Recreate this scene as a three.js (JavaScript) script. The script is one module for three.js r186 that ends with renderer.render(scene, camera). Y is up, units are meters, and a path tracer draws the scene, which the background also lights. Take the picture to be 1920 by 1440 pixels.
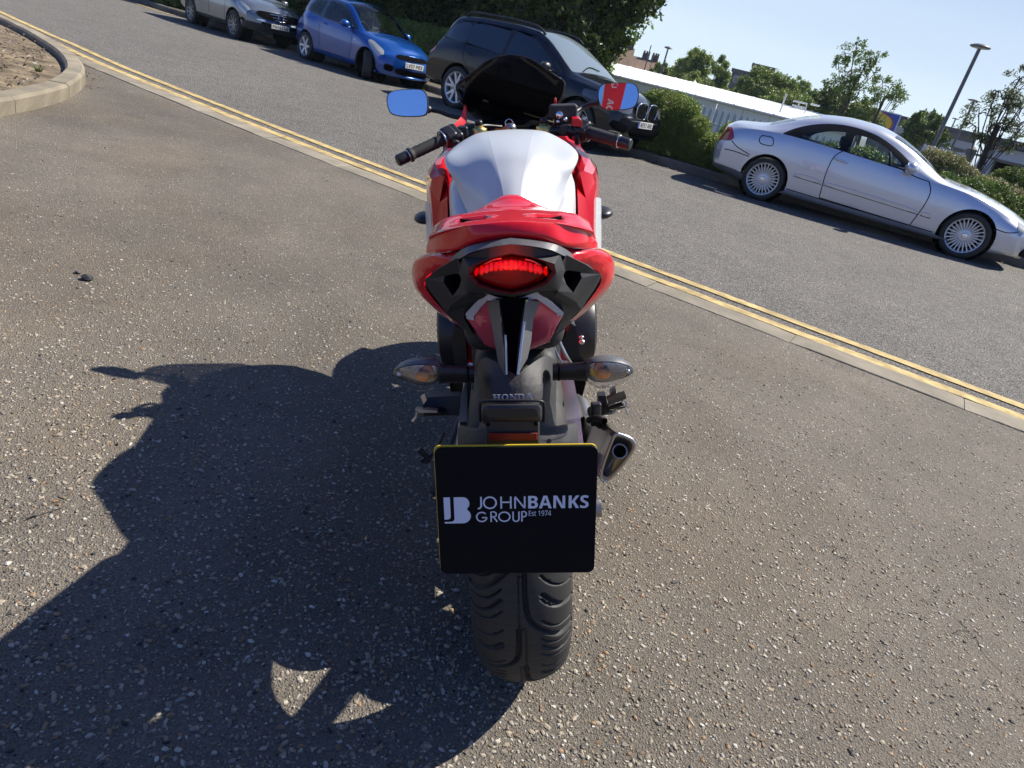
import * as THREE from 'three';
import { RoundedBoxGeometry } from 'three/addons/geometries/RoundedBoxGeometry.js';
import { mergeGeometries, mergeVertices, toCreasedNormals } from 'three/addons/utils/BufferGeometryUtils.js';
import { FontLoader } from 'three/addons/loaders/FontLoader.js';
import { TextGeometry } from 'three/addons/geometries/TextGeometry.js';

// ---------------------------------------------------------------- camera, sky, sun, exposure
const D2R = Math.PI / 180;
const scene = new THREE.Scene();
const camera = new THREE.PerspectiveCamera(58.98, 4 / 3, 0.05, 1500);
camera.rotation.set(-26.2 * D2R, 0, 12.6 * D2R, 'ZXY');
camera.position.set(-0.24585, 1.09986, 0);
camera.updateMatrixWorld(true);
const renderer = new THREE.WebGLRenderer({ antialias: true });
renderer.toneMapping = THREE.LinearToneMapping;
renderer.toneMappingExposure = 1.68;
renderer.shadowMap.enabled = true;

const SUN_AZ = 66 * D2R, SUN_EL = 49.5 * D2R;
const sunDir = new THREE.Vector3(Math.sin(SUN_AZ) * Math.cos(SUN_EL), Math.sin(SUN_EL), -Math.cos(SUN_AZ) * Math.cos(SUN_EL));
const sun = new THREE.DirectionalLight(new THREE.Color().setRGB(1, 0.945, 0.85), 5);
sun.position.copy(sunDir).multiplyScalar(60);
sun.castShadow = true;
sun.shadow.mapSize.set(4096, 4096);
Object.assign(sun.shadow.camera, { left: -25, right: 25, top: 25, bottom: -25, near: 1, far: 140 });
scene.add(sun, sun.target);

function makeSky() {
  const W = 1024, H = 512, d = new Float32Array(W * H * 4);
  const zen = [0.017, 0.052, 0.19], mid = [0.048, 0.135, 0.41], hor = [0.49, 0.585, 0.64];
  for (let j = 0; j < H; j++) for (let i = 0; i < W; i++) {
    const v = (j + 0.5) / H, u = (i + 0.5) / W, el = (v - 0.5) * Math.PI, ph = (u - 0.5) * 2 * Math.PI;
    const x = Math.cos(el) * Math.cos(ph), y = Math.sin(el), z = Math.cos(el) * Math.sin(ph);
    const c = x * sunDir.x + y * sunDir.y + z * sunDir.z, ang = Math.acos(Math.min(1, Math.max(-1, c)));
    const fw = 0.5 + 0.5 * (x * 0.25 + z * -0.97) / Math.max(0.05, Math.hypot(x, z));
    const e = Math.max(0, el / D2R), t = Math.exp(-e / (4 + 16 * fw * fw)), t2 = 1 - Math.exp(-((e / 38) ** 1.6));
    const glow = 0.16 * Math.exp(-ang / 0.30) + 0.05 * Math.exp(-ang / 0.7);
    const wisp = 0.02 * t * (Math.sin(ph * 7 + el * 31) * Math.sin(ph * 3.1 - el * 55 + 1) + 0.3);
    const o = (j * W + i) * 4, g = [1, 0.97, 0.9];
    for (let k = 0; k < 3; k++) {
      let s = mid[k] + (zen[k] - mid[k]) * t2;
      s = s + (hor[k] - s) * t + glow * g[k] + wisp;
      if (el < 0) s = [0.16, 0.15, 0.13][k] + (s - [0.16, 0.15, 0.13][k]) * Math.exp(el / 0.02);
      d[o + k] = s;
    }
    d[o + 3] = 1;
  }
  const t = new THREE.DataTexture(d, W, H, THREE.RGBAFormat, THREE.FloatType);
  t.mapping = THREE.EquirectangularReflectionMapping; t.magFilter = t.minFilter = THREE.LinearFilter;
  t.needsUpdate = true; return t;
}
const skyTex = makeSky();
scene.background = skyTex; scene.environment = skyTex;
scene.fog = new THREE.FogExp2(new THREE.Color().setRGB(0.62, 0.72, 0.80), 0.0004);

// ---------------------------------------------------------------- helpers
function rng(seed) { let a = seed >>> 0; return () => { a = (a + 0x6D2B79F5) | 0; let t = Math.imul(a ^ (a >>> 15), 1 | a); t = (t + Math.imul(t ^ (t >>> 7), 61 | t)) ^ t; return ((t ^ (t >>> 14)) >>> 0) / 4294967296; }; }
const V3 = (a) => new THREE.Vector3(a[0], a[1], a[2]);
const lerp = (a, b, t) => a + (b - a) * t, clamp = (x, a, b) => Math.min(b, Math.max(a, x));
const sstep = (a, b, x) => { const t = clamp((x - a) / (b - a), 0, 1); return t * t * (3 - 2 * t); };
function hash2(i, j, s) { let h = Math.imul(i, 374761393) ^ Math.imul(j, 668265263) ^ Math.imul(s, 1274126177); h = Math.imul(h ^ (h >>> 13), 1274126177); return ((h ^ (h >>> 16)) >>> 0) / 4294967296; }
function vnoise(x, y, s, P) {
  const i = Math.floor(x), j = Math.floor(y), fx = x - i, fy = y - j, u = fx * fx * (3 - 2 * fx), w = fy * fy * (3 - 2 * fy);
  const m = (a) => P ? ((a % P) + P) % P : a;
  const h = (a, b) => hash2(m(a), m(b), s);
  return lerp(lerp(h(i, j), h(i + 1, j), u), lerp(h(i, j + 1), h(i + 1, j + 1), u), w);
}
function fbm(x, y, s, o = 4) { let a = 0, k = 0.5, n = 0; for (let q = 0; q < o; q++) { a += k * vnoise(x, y, s + q); n += k; k *= 0.5; x *= 2; y *= 2; } return a / n; }
const used = new Map();
function numbered(n) { const k = used.get(n) || 0; used.set(n, k + 1); return k ? n + '_' + String(k).padStart(3, '0') : n; }
function tag(o, label, category, group, kind) { o.userData.label = label; if (category) o.userData.category = category; if (group) o.userData.group = group; if (kind) o.userData.kind = kind; return o; }
function shade(o) { o.traverse((m) => { if (m.isMesh) { m.castShadow = true; m.receiveShadow = true; } }); return o; }
function mesh(name, geo, m, parent) { const o = new THREE.Mesh(Array.isArray(geo) ? mg(geo) : geo, m); o.name = parent && parent !== scene ? name : numbered(name); (parent || scene).add(o); o.castShadow = o.receiveShadow = true; return o; }
function group(name, pos = [0, 0, 0], turn = 0) { const g = new THREE.Group(); g.name = numbered(name); g.position.set(...pos); g.rotation.y = turn; scene.add(g); return g; }
function sub(name, parent) { const g = new THREE.Group(); g.name = name; parent.add(g); return g; }
function mg(list) {
  const a = list.map((g) => { g = g.index ? g.toNonIndexed() : g.clone(); for (const k of Object.keys(g.attributes)) if (!['position', 'normal', 'uv'].includes(k)) g.deleteAttribute(k); if (!g.attributes.normal) g.computeVertexNormals(); if (!g.attributes.uv) g.setAttribute('uv', new THREE.BufferAttribute(new Float32Array(g.attributes.position.count * 2), 2)); return g; });
  return mergeGeometries(a);
}
function soup(tris, nrm, uv) { const g = new THREE.BufferGeometry(); g.setAttribute('position', new THREE.Float32BufferAttribute(tris, 3)); if (nrm) g.setAttribute('normal', new THREE.Float32BufferAttribute(nrm, 3)); else g.computeVertexNormals(); g.setAttribute('uv', new THREE.Float32BufferAttribute(uv || new Array(tris.length / 3 * 2).fill(0), 2)); return g; }
function gridG(rows, crease, uvm) { // rows of points -> surface
  const nu = rows.length, nv = rows[0].length, p = [], uv = [], idx = [];
  for (let i = 0; i < nu; i++) for (let j = 0; j < nv; j++) { p.push(...rows[i][j]); uv.push(j / (nv - 1) * (uvm ? uvm[0] : 1), i / (nu - 1) * (uvm ? uvm[1] : 1)); }
  for (let i = 0; i < nu - 1; i++) for (let j = 0; j < nv - 1; j++) { const a = i * nv + j, b = a + 1, c = a + nv, d = c + 1; idx.push(a, c, b, b, c, d); }
  const g = new THREE.BufferGeometry(); g.setAttribute('position', new THREE.Float32BufferAttribute(p, 3)); g.setAttribute('uv', new THREE.Float32BufferAttribute(uv, 2)); g.setIndex(idx);
  g.computeVertexNormals();
  return crease ? toCreasedNormals(g, crease) : g;
}
function cr(a, b, c, d, t) { const t2 = t * t, t3 = t2 * t; return 0.5 * (2 * b + (c - a) * t + (2 * a - 5 * b + 4 * c - d) * t2 + (3 * b - a - 3 * c + d) * t3); }
function crCurve(pts, n) { // smooth resample of a point list
  const out = [], m = pts.length - 1;
  for (let i = 0; i < m; i++) for (let k = 0; k < n; k++) { const q = (x) => pts[clamp(x, 0, m)]; out.push(pts[0].map((_, c) => cr(q(i - 1)[c], q(i)[c], q(i + 1)[c], q(i + 2)[c], k / n))); }
  out.push(pts[m].slice()); return out;
}
function net(rows, su = 4, sv = 4) { const a = rows.map((r) => crCurve(r, sv)), cols = a[0].map((_, j) => crCurve(a.map((r) => r[j]), su)); return cols[0].map((_, i) => cols.map((c) => c[i])); }
const mir = (p) => [-p[0], p[1], p[2]];
function symRows(rows) { return rows.map((r) => { const h = r.map((p, i) => i ? p : [0, p[1], p[2]]); return [...h.slice(1).reverse().map(mir), ...h]; }); }
function mirG(g) { const c = (g.index ? g.toNonIndexed() : g.clone()); const p = c.attributes.position, n = c.attributes.normal; for (let i = 0; i < p.count; i++) { p.setX(i, -p.getX(i)); n.setX(i, -n.getX(i)); } for (const k of Object.keys(c.attributes)) { const at = c.attributes[k], s = at.itemSize, ar = at.array; for (let i = 0; i < at.count; i += 3) for (let q = 0; q < s; q++) { const t = ar[(i + 1) * s + q]; ar[(i + 1) * s + q] = ar[(i + 2) * s + q]; ar[(i + 2) * s + q] = t; } } return c; }
function both(g) { return mg([g, mirG(g)]); }
function tube(pts, r, seg = 8, n = 6, closed = false) { const c = new THREE.CatmullRomCurve3(pts.map(V3), closed, 'catmullrom', 0.5); return new THREE.TubeGeometry(c, Math.max(2, (pts.length - 1) * n), r, seg, closed); }
function rod(a, b, r1, r2 = r1, seg = 10, caps = true) { const A = V3(a), B = V3(b), d = B.clone().sub(A), g = new THREE.CylinderGeometry(r2, r1, d.length(), seg, 1, !caps); g.applyQuaternion(new THREE.Quaternion().setFromUnitVectors(new THREE.Vector3(0, 1, 0), d.clone().normalize())); const m = A.add(B).multiplyScalar(0.5); return g.translate(m.x, m.y, m.z); }
function box(w, h, d, x = 0, y = 0, z = 0, r = 0) { const g = r ? new RoundedBoxGeometry(w, h, d, 2, Math.min(r, w / 2.01, h / 2.01, d / 2.01)) : new THREE.BoxGeometry(w, h, d); return g.translate(x, y, z); }
function ell(rx, ry, rz, x, y, z, a = 16, b = 12) { return new THREE.SphereGeometry(1, a, b).scale(rx, ry, rz).translate(x, y, z); }
function lathe(pr, seg, axis) { const g = new THREE.LatheGeometry(pr.map((p) => new THREE.Vector2(p[0], p[1])), seg); if (axis === 'z') g.rotateX(Math.PI / 2); if (axis === 'x') g.rotateZ(-Math.PI / 2); return g; }
function polyLoft(rings, caps = true, crease) { // closed rings -> solid
  const n = rings[0].length, rows = rings.map((r) => [...r, r[0]]), list = [gridG(rows)];
  if (caps) for (const r of [rings[0], rings[rings.length - 1]]) { const c = [0, 1, 2].map((k) => r.reduce((s, p) => s + p[k], 0) / n), t = []; for (let i = 0; i < n; i++) t.push(...r[i], ...r[(i + 1) % n], ...c); list.push(soup(t)); }
  const g = mg(list); return crease ? toCreasedNormals(g, crease) : g;
}
function slab(outline, off, crease = 0.5) { return polyLoft([outline, outline.map((p) => [p[0] + off[0], p[1] + off[1], p[2] + off[2]])], true, crease); } // thick panel
function mat(c, rough, metal = 0, extra = {}) { const { map, ...e } = extra; const C = Array.isArray(c) ? new THREE.Color().setRGB(...c) : new THREE.Color(c); const phys = 'clearcoat' in e || 'transmission' in e || 'sheen' in e || 'ior' in e; const m = new (phys ? THREE.MeshPhysicalMaterial : THREE.MeshStandardMaterial)({ color: C, roughness: rough, metalness: metal, ...e }); if (map) m.map = map; return m; }
const font = await new FontLoader().loadAsync('fonts/droid/droid_sans_bold.typeface.json');
const fontR = await new FontLoader().loadAsync('fonts/droid/droid_sans_regular.typeface.json');
const fontS = await new FontLoader().loadAsync('fonts/droid/droid_serif_bold.typeface.json');
function textG(str, size, depth, f = font, wid) { const g = new TextGeometry(str, { font: f, size, depth, curveSegments: 4, bevelEnabled: false }); g.computeBoundingBox(); const b = g.boundingBox, w = b.max.x - b.min.x; g.translate(-(b.max.x + b.min.x) / 2, -(b.max.y + b.min.y) / 2, 0); if (wid) g.scale(wid / w, 1, 1); return g; }
function canvasTex(w, h, draw) { const c = document.createElement('canvas'); c.width = w; c.height = h; draw(c.getContext('2d'), w, h); const t = new THREE.CanvasTexture(c); t.colorSpace = THREE.SRGBColorSpace; t.anisotropy = 8; return t; }
// pixel of the survey photograph (1920 wide) to the place it shows
const CQ = camera.quaternion.clone(), CP = camera.position.clone();
function ray(px, py) { return new THREE.Vector3((px - 960) / 1273, -(py - 720) / 1273, -1).applyQuaternion(CQ); }
function at(px, py, dist) { return ray(px, py).normalize().multiplyScalar(dist).add(CP); }
function gnd(px, py, h = 0) { const r = ray(px, py), t = (h - CP.y) / r.y; return r.multiplyScalar(t).add(CP); }

// ---------------------------------------------------------------- ground textures
function chipTex(size, metres, seed, base, chips, dens, grain) {
  const n = size * size, col = new Float32Array(n * 3), hgt = new Float32Array(n), R = rng(seed), ppm = size / metres;
  for (let j = 0; j < size; j++) for (let i = 0; i < size; i++) {
    const o = j * size + i, P = 16, f = vnoise(i / size * P, j / size * P, seed, P) * 0.5 + vnoise(i / size * 64, j / size * 64, seed + 3, 64) * 0.3 + vnoise(i / size * 256, j / size * 256, seed + 5, 256) * 0.2;
    const g = (hash2(i, j, seed + 9) - 0.5) * grain + (vnoise(i * 0.5, j * 0.5, seed + 11, size / 2) - 0.5) * grain * 1.4, k = 0.82 + 0.36 * f + g;
    for (let c = 0; c < 3; c++) col[o * 3 + c] = base[c] * k;
    hgt[o] = 0.45 + 0.25 * (f - 0.5) + g * 0.5;
  }
  const N = Math.round(dens * metres * metres);
  for (let q = 0; q < N; q++) {
    const cx = R() * size, cy = R() * size, r = (0.0014 + 0.0036 * R() * R()) * ppm, ar = 0.5 + 0.5 * R(), th = R() * 6.283, ct = Math.cos(th), st = Math.sin(th);
    let w = R(), c = chips[chips.length - 1]; for (const k of chips) { if (w < k[3]) { c = k; break; } w -= k[3]; }
    const tone = 0.65 + 0.6 * R(), e = Math.ceil(r + 1), lob = 0.25 * R(), lp = R() * 6;
    for (let y = -e; y <= e; y++) for (let x = -e; x <= e; x++) {
      const a = (x * ct + y * st) / r, b = (-x * st + y * ct) / (r * ar), dd = Math.hypot(a, b) * (1 + lob * Math.sin(3 * Math.atan2(b, a) + lp)); if (dd > 1) continue;
      const o = (((Math.floor(cy) + y + size) % size) * size + (Math.floor(cx) + x + size) % size), m = Math.min(1, (1 - dd) * 3);
      for (let k = 0; k < 3; k++) col[o * 3 + k] = lerp(col[o * 3 + k], c[k] * tone, m);
      hgt[o] = lerp(hgt[o], 0.8 + 0.2 * Math.sqrt(1 - dd * dd), m);
    }
  }
  const toS = (x) => { x = clamp(x, 0, 1); return 255 * (x <= 0.0031308 ? 12.92 * x : 1.055 * Math.pow(x, 1 / 2.4) - 0.055); };
  const a = new Uint8Array(n * 4), h = new Uint8Array(n * 4);
  for (let o = 0; o < n; o++) { for (let k = 0; k < 3; k++) { a[o * 4 + k] = toS(col[o * 3 + k]); h[o * 4 + k] = 255 * clamp(hgt[o], 0, 1); } a[o * 4 + 3] = h[o * 4 + 3] = 255; }
  const mk = (d, srgb) => { const t = new THREE.DataTexture(d, size, size, THREE.RGBAFormat); t.wrapS = t.wrapT = THREE.RepeatWrapping; t.magFilter = THREE.LinearFilter; t.minFilter = THREE.LinearMipmapLinearFilter; t.generateMipmaps = true; if (srgb) t.colorSpace = THREE.SRGBColorSpace; t.needsUpdate = true; return t; };
  return [mk(a, true), mk(h, false)];
}
const CH_TAN = [[0.42, 0.37, 0.30, 0.34], [0.52, 0.49, 0.43, 0.22], [0.33, 0.22, 0.12, 0.16], [0.22, 0.21, 0.20, 0.14], [0.62, 0.60, 0.57, 0.06], [0.02, 0.02, 0.02, 0.08]];
const CH_GREY = [[0.21, 0.20, 0.185, 0.36], [0.33, 0.315, 0.285, 0.22], [0.03, 0.03, 0.032, 0.30], [0.50, 0.48, 0.44, 0.12]];
const [tarC, tarH] = chipTex(2048, 2.4, 11, [0.128, 0.112, 0.091], CH_TAN, 5200, 0.55);
const [roadC, roadH] = chipTex(1024, 1.6, 23, [0.158, 0.146, 0.128], CH_GREY, 9000, 1.3);
const M = {
  tar: mat([1, 1, 1], 0.88, 0, { map: tarC, bumpMap: tarH, bumpScale: 0.008, vertexColors: true }),
  road: mat([1, 1, 1], 0.85, 0, { map: roadC, bumpMap: roadH, bumpScale: 0.016, vertexColors: true }),
};
function noiseTex(size, seed, lo, hi, P = 8, srgb = true, tint = [1, 1, 1], streak = 1) { const d = new Uint8Array(size * size * 4); for (let j = 0; j < size; j++) for (let i = 0; i < size; i++) { let f = 0, k = 0.5, p = P; for (let q = 0; q < 5; q++) { f += k * vnoise(i / size * p, j / size * p * streak, seed + q, p); p *= 2; k *= 0.55; } f = clamp(f / 1.05, 0, 1); for (let c = 0; c < 3; c++) d[(j * size + i) * 4 + c] = 255 * clamp(lerp(lo, hi, f) * tint[c], 0, 1); d[(j * size + i) * 4 + 3] = 255; } const t = new THREE.DataTexture(d, size, size, THREE.RGBAFormat); t.wrapS = t.wrapT = THREE.RepeatWrapping; t.magFilter = THREE.LinearFilter; t.minFilter = THREE.LinearMipmapLinearFilter; t.generateMipmaps = true; if (srgb) t.colorSpace = THREE.SRGBColorSpace; t.needsUpdate = true; return t; }
const concT = noiseTex(512, 41, 0.72, 1.0, 8, true, [1, 0.985, 0.95]), bumpT = noiseTex(512, 47, 0, 1, 32, false), smudge = noiseTex(512, 53, 0.6, 1, 6, false);
Object.assign(M, {
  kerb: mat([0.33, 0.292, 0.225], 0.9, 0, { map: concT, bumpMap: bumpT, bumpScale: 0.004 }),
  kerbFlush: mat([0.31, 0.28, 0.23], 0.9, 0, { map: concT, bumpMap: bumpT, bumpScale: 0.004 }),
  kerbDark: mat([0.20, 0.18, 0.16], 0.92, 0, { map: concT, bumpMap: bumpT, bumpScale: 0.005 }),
  yellow: mat([0.56, 0.415, 0.17], 0.85, 0, { map: noiseTex(512, 59, 0.60, 1.10, 40), bumpMap: bumpT, bumpScale: 0.003 }),
  soil: mat([0.27, 0.205, 0.13], 1, 0, { map: noiseTex(512, 61, 0.45, 1.1, 16), bumpMap: bumpT, bumpScale: 0.02 }),
  earth: mat([0.10, 0.085, 0.05], 1, 0, { map: concT }),
  black: mat([0.014, 0.014, 0.016], 0.42, 0), blackSoft: mat([0.022, 0.022, 0.024], 0.62, 0, { bumpMap: bumpT, bumpScale: 0.0004 }), rubber: mat([0.026, 0.025, 0.023], 0.85, 0, { roughnessMap: smudge }),
  gloss: mat([0.008, 0.008, 0.009], 0.08, 0, { clearcoat: 1, clearcoatRoughness: 0.03 }), dark: mat([0.006, 0.006, 0.007], 0.9, 0, { ior: 1.2, specularIntensity: 0.1 }),
  red: mat([0.60, 0.005, 0.014], 0.34, 0.0, { clearcoat: 0.7, clearcoatRoughness: 0.03, specularIntensity: 0.4 }), white: mat([0.52, 0.545, 0.555], 0.42, 0.1, { clearcoat: 0.45, clearcoatRoughness: 0.25 }),
  chrome: mat([0.62, 0.60, 0.56], 0.16, 1, { roughnessMap: smudge }), alu: mat([0.55, 0.55, 0.56], 0.34, 1), steel: mat([0.32, 0.31, 0.30], 0.4, 1), gold: mat([0.62, 0.46, 0.16], 0.35, 1), grey: mat([0.10, 0.102, 0.108], 0.42, 0.1),
  mirror: mat([0.86, 0.92, 1.0], 0.012, 1), chrome2: mat([0.8, 0.8, 0.82], 0.08, 1),
});

// ---------------------------------------------------------------- the setting: forecourt, kerbs, lines, road, verge
function pathOf(pts, step = 0.15) { const c = new THREE.CatmullRomCurve3(pts.map((p) => new THREE.Vector3(p[0], 0, p[1])), false, 'centripetal'), L = c.getLength(), n = Math.ceil(L / step), P = c.getSpacedPoints(n); return P.map((p, i) => { const a = P[Math.max(0, i - 1)], b = P[Math.min(n, i + 1)], t = b.clone().sub(a).normalize(); return { x: p.x, z: p.z, nx: t.z, nz: -t.x, tx: t.x, tz: t.z, s: i * L / n }; }); }
const off = (q, o, y = 0) => [q.x + q.nx * o, y, q.z + q.nz * o];
function strip(path, offs, yf, tint, wob = 0) {
  const p = [], uv = [], col = [], idx = [], nv = offs.length;
  path.forEach((q, i) => offs.forEach((o, j) => { const w = wob && (j === 0 || j === nv - 1) ? (fbm(q.s * 9, j * 7, 77, 3) - 0.5) * wob : 0, a = off(q, o + w, yf(q.s, o)); p.push(...a); uv.push(a[0] / 2.4, a[2] / 2.4); const c = tint ? tint(a[0], a[2], o) : [1, 1, 1]; col.push(...c); }));
  for (let i = 0; i < path.length - 1; i++) for (let j = 0; j < nv - 1; j++) { const a = i * nv + j, b = a + 1, c = a + nv, d = c + 1; idx.push(a, c, b, b, c, d); }
  const g = new THREE.BufferGeometry(); g.setAttribute('position', new THREE.Float32BufferAttribute(p, 3)); g.setAttribute('uv', new THREE.Float32BufferAttribute(uv, 2)); g.setAttribute('color', new THREE.Float32BufferAttribute(col, 3)); g.setIndex(idx); g.computeVertexNormals();
  return g;
}
const LINE = pathOf([[-44, -46], [-12, -14.8], [-6.4, -9.62], [-5.6, -8.95], [-4.69, -8.15], [-2.79, -6.73], [-0.64, -5.24], [0.7, -4.36], [1.6, -3.77], [2.7, -3.06], [6, -1.0], [14, 3.9], [34, 15]]);
const nearL = (x, z) => { let b = 1e9, s = 0; for (let i = 0; i < LINE.length; i += 2) { const q = LINE[i], d = (q.x - x) ** 2 + (q.z - z) ** 2; if (d < b) { b = d; s = (x - q.x) * q.nx + (z - q.z) * q.nz; } } return s; };
const tarTint = (x, z, o) => { const a = fbm(x * 0.7, z * 0.7, 5, 4), b = fbm(x * 2.6 + 9, z * 2.6, 8, 4), k = 0.60 + 0.62 * a + 0.40 * (b - 0.5), w = sstep(0.52, 0.72, fbm(x * 1.3, z * 1.3 + 4, 15, 3)); return [k * (1.02 + 0.05 * w), k, k * (0.97 - 0.06 * w)]; };
const few = (a, b, n) => Array.from({ length: n + 1 }, (_, i) => lerp(a, b, i / n));
tag(mesh('forecourt', strip(LINE, [...few(-42, -9, 8), ...few(-8.8, -0.208, 58)], (s, o) => 0, tarTint), M.tar), 'tan weathered tarmac forecourt with pale stone chips under the motorcycle', 'forecourt', null, 'structure');
const roadTint = (x, z, o) => { const k = 0.86 + 0.2 * fbm(x * 0.5, z * 0.5, 31, 4) + 0.12 * fbm(o * 1.2, x * 0.15, 35, 3); return [k, k, k]; };
tag(mesh('road', strip(LINE, [...few(-0.01, 9, 30), 10.5, 13], (s, o) => -0.004 - 0.0 * o, roadTint), M.road), 'worn grey asphalt road between the double yellow lines and the parked cars', 'road', null, 'structure');
// flush kerb: concrete channel stones, one by one
function stonesAlong(parent, path, o0, o1, y0, y1, len, m, from, to, seed, rnd = 0.012, gap) {
  const R = rng(seed); let i = 0; const step = path[1].s; let s = from;
  while (s < to - 0.3) {
    const e = Math.min(to, s + len), n = Math.max(2, Math.round((e - s) / 0.15)), dy = (R() - 0.5) * 0.004, rings = [], uo = R() * 5;
    for (let k = 0; k <= n; k++) {
      const ss = s + (gap || 0.006) + (e - s - 2 * (gap || 0.006)) * k / n, q = path[clamp(Math.round(ss / step), 0, path.length - 1)], ds = ss - q.s, b = k === 0 || k === n ? 0.004 : 0;
      const P = (o, y) => { const a = off(q, o, y + dy); a[0] += q.tx * ds; a[2] += q.tz * ds; return a; };
      rings.push([P(o0, y0), P(o0, y1 - rnd - b), P(o0 + rnd, y1 - b), P(o1 - rnd, y1 - b), P(o1, y1 - rnd - b), P(o1, y0)]);
    }
    const g = polyLoft(rings, true, 0.6), p = g.attributes.position, uv = g.attributes.uv; for (let v = 0; v < p.count; v++) uv.setXY(v, (p.getX(v) + p.getY(v)) * 0.8 + uo, (p.getZ(v) + p.getY(v)) * 0.8);
    mesh('kerb_stone', g, Array.isArray(m) ? m[(R() * m.length) | 0] : m, parent); s = e; i++;
  }
}
const kv = (m, k) => { const c = m.clone(); c.color.multiplyScalar(k); return c; };
const sAt = (path, x) => path.reduce((b, q) => Math.abs(q.x - x) < Math.abs(b.x - x) ? q : b).s;
const flush = group('flush_kerb'); stonesAlong(flush, LINE, -0.205, -0.004, -0.06, 0.006, 0.9, [M.kerbFlush, kv(M.kerbFlush, 0.9), kv(M.kerbFlush, 1.08)], sAt(LINE, -9), sAt(LINE, 9), 3, 0.004, 0.0022);
tag(flush, 'flush strip of pale concrete kerb stones between tan forecourt and yellow lines', 'kerb', null, 'structure');
const sub2 = (path, a, b) => path.filter((q) => q.x > a && q.x < b);
tag(mesh('yellow_line', strip(sub2(LINE, -30, 20), few(0.012, 0.112, 4), () => 0.002, null, 0.02), M.yellow), 'worn yellow line nearest the forecourt kerb', 'road marking', 'double yellow lines on the near side', 'structure');
tag(mesh('yellow_line', strip(sub2(LINE, -30, 20), few(0.235, 0.33, 4), () => 0.002, null, 0.02), M.yellow), 'worn yellow line farther out on the grey road', 'road marking', 'double yellow lines on the near side', 'structure');
// cracks in the tarmac
{
  const R = rng(8), g = [];
  const crack = (a, b, w) => { let p = [...a]; const n = 26, t = []; for (let i = 0; i <= n; i++) { const f = i / n, x = lerp(a[0], b[0], f) + (fbm(f * 7, a[0] * 9, 4, 4) - 0.5) * 0.16, z = lerp(a[1], b[1], f) + (fbm(f * 7, a[1] * 9 + 5, 6, 4) - 0.5) * 0.16, ww = w * (0.15 + 0.6 * R()) * Math.sin(Math.PI * clamp(f, 0.05, 0.95)); t.push([[x - ww, 0.0022, z - ww * 0.5], [x + ww, 0.0022, z + ww * 0.5]]); } g.push(gridG(t)); };
  const c = (px, py) => { const q = gnd(px, py); return [q.x, q.z]; };
  crack(c(-20, 960), c(75, 985), 0.0016); crack(c(60, 990), c(140, 925), 0.0012); crack(c(1745, 1120), c(1850, 1260), 0.0022); crack(c(1540, 1010), c(1600, 1075), 0.002); crack(c(1850, 1260), c(1925, 1380), 0.0016);
  tag(mesh('tarmac_crack', g, M.dark), 'thin dark cracks in the tan forecourt tarmac', 'crack', null, 'structure');
}
// loose and bedded stone chips
{
  const base = new THREE.IcosahedronGeometry(1, 0), n0 = base.attributes.position; const mk = (sd) => { const g = mergeVertices(new THREE.IcosahedronGeometry(1, 0)); g.deleteAttribute('uv'); g.deleteAttribute('normal'); const h = mergeVertices(g), p = h.attributes.position, R = rng(sd); for (let i = 0; i < p.count; i++) { const k = 0.7 + 0.5 * R(); p.setXYZ(i, p.getX(i) * k, p.getY(i) * k, p.getZ(i) * k); } const f = h.toNonIndexed(); f.computeVertexNormals(); return f; };
  const R = rng(101), list = [[], [], []], mtx = new THREE.Matrix4(), q = new THREE.Quaternion(), e = new THREE.Euler();
  for (let k = 0; k < 130000; k++) {
    const a = (R() - 0.5) * 1.75, r = 0.55 + 5.6 * R() * R() ** 0.4, x = -0.2 + Math.sin(a) * r, z = -Math.cos(a) * r + 0.1, pr = R(), cl = fbm(x * 3, z * 3, 66, 3);
    if (pr > 0.40 / (1 + 0.06 * r * r) + 0.34 * (cl - 0.5)) continue; if (nearL(x, z) > -0.23) continue;
    if (x < -3.3 && z < -4) continue;
    const s = 0.0017 + 0.0044 * R() ** 2.2; list[(R() * 3) | 0].push([x, z, s, R(), R(), R(), R()]);
  }
  const cg = group('stone_chips'), m = mat([1, 1, 1], 0.62);
  list.forEach((L, i) => {
    const im = new THREE.InstancedMesh(mk(i + 5), m, L.length); im.name = 'stone_chip';
    L.forEach((c, j) => { e.set((c[3] - 0.5) * 0.5, c[4] * 6.28, (c[5] - 0.5) * 0.5); mtx.compose(new THREE.Vector3(c[0], c[2] * 0.16, c[1]), q.setFromEuler(e), new THREE.Vector3(c[2] * (0.9 + 0.7 * c[3]), c[2] * 0.55, c[2] * (0.75 + 0.3 * c[5]))); im.setMatrixAt(j, mtx); const w = c[6], t = 0.5 + 0.45 * c[4], col = w < 0.42 ? [0.34, 0.28, 0.20] : w < 0.68 ? [0.42, 0.38, 0.30] : w < 0.80 ? [0.30, 0.19, 0.10] : w < 0.87 ? [0.52, 0.49, 0.43] : w < 0.965 ? [0.19, 0.165, 0.135] : [0.02, 0.02, 0.02]; im.setColorAt(j, new THREE.Color().setRGB(col[0] * t, col[1] * t, col[2] * t)); });
    im.castShadow = im.receiveShadow = true; im.userData.kind = 'stuff'; cg.add(im);
  });
  tag(cg, 'pale, tan and dark stone chips bedded in the forecourt surface', 'gravel', null, 'stuff');
}
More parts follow.
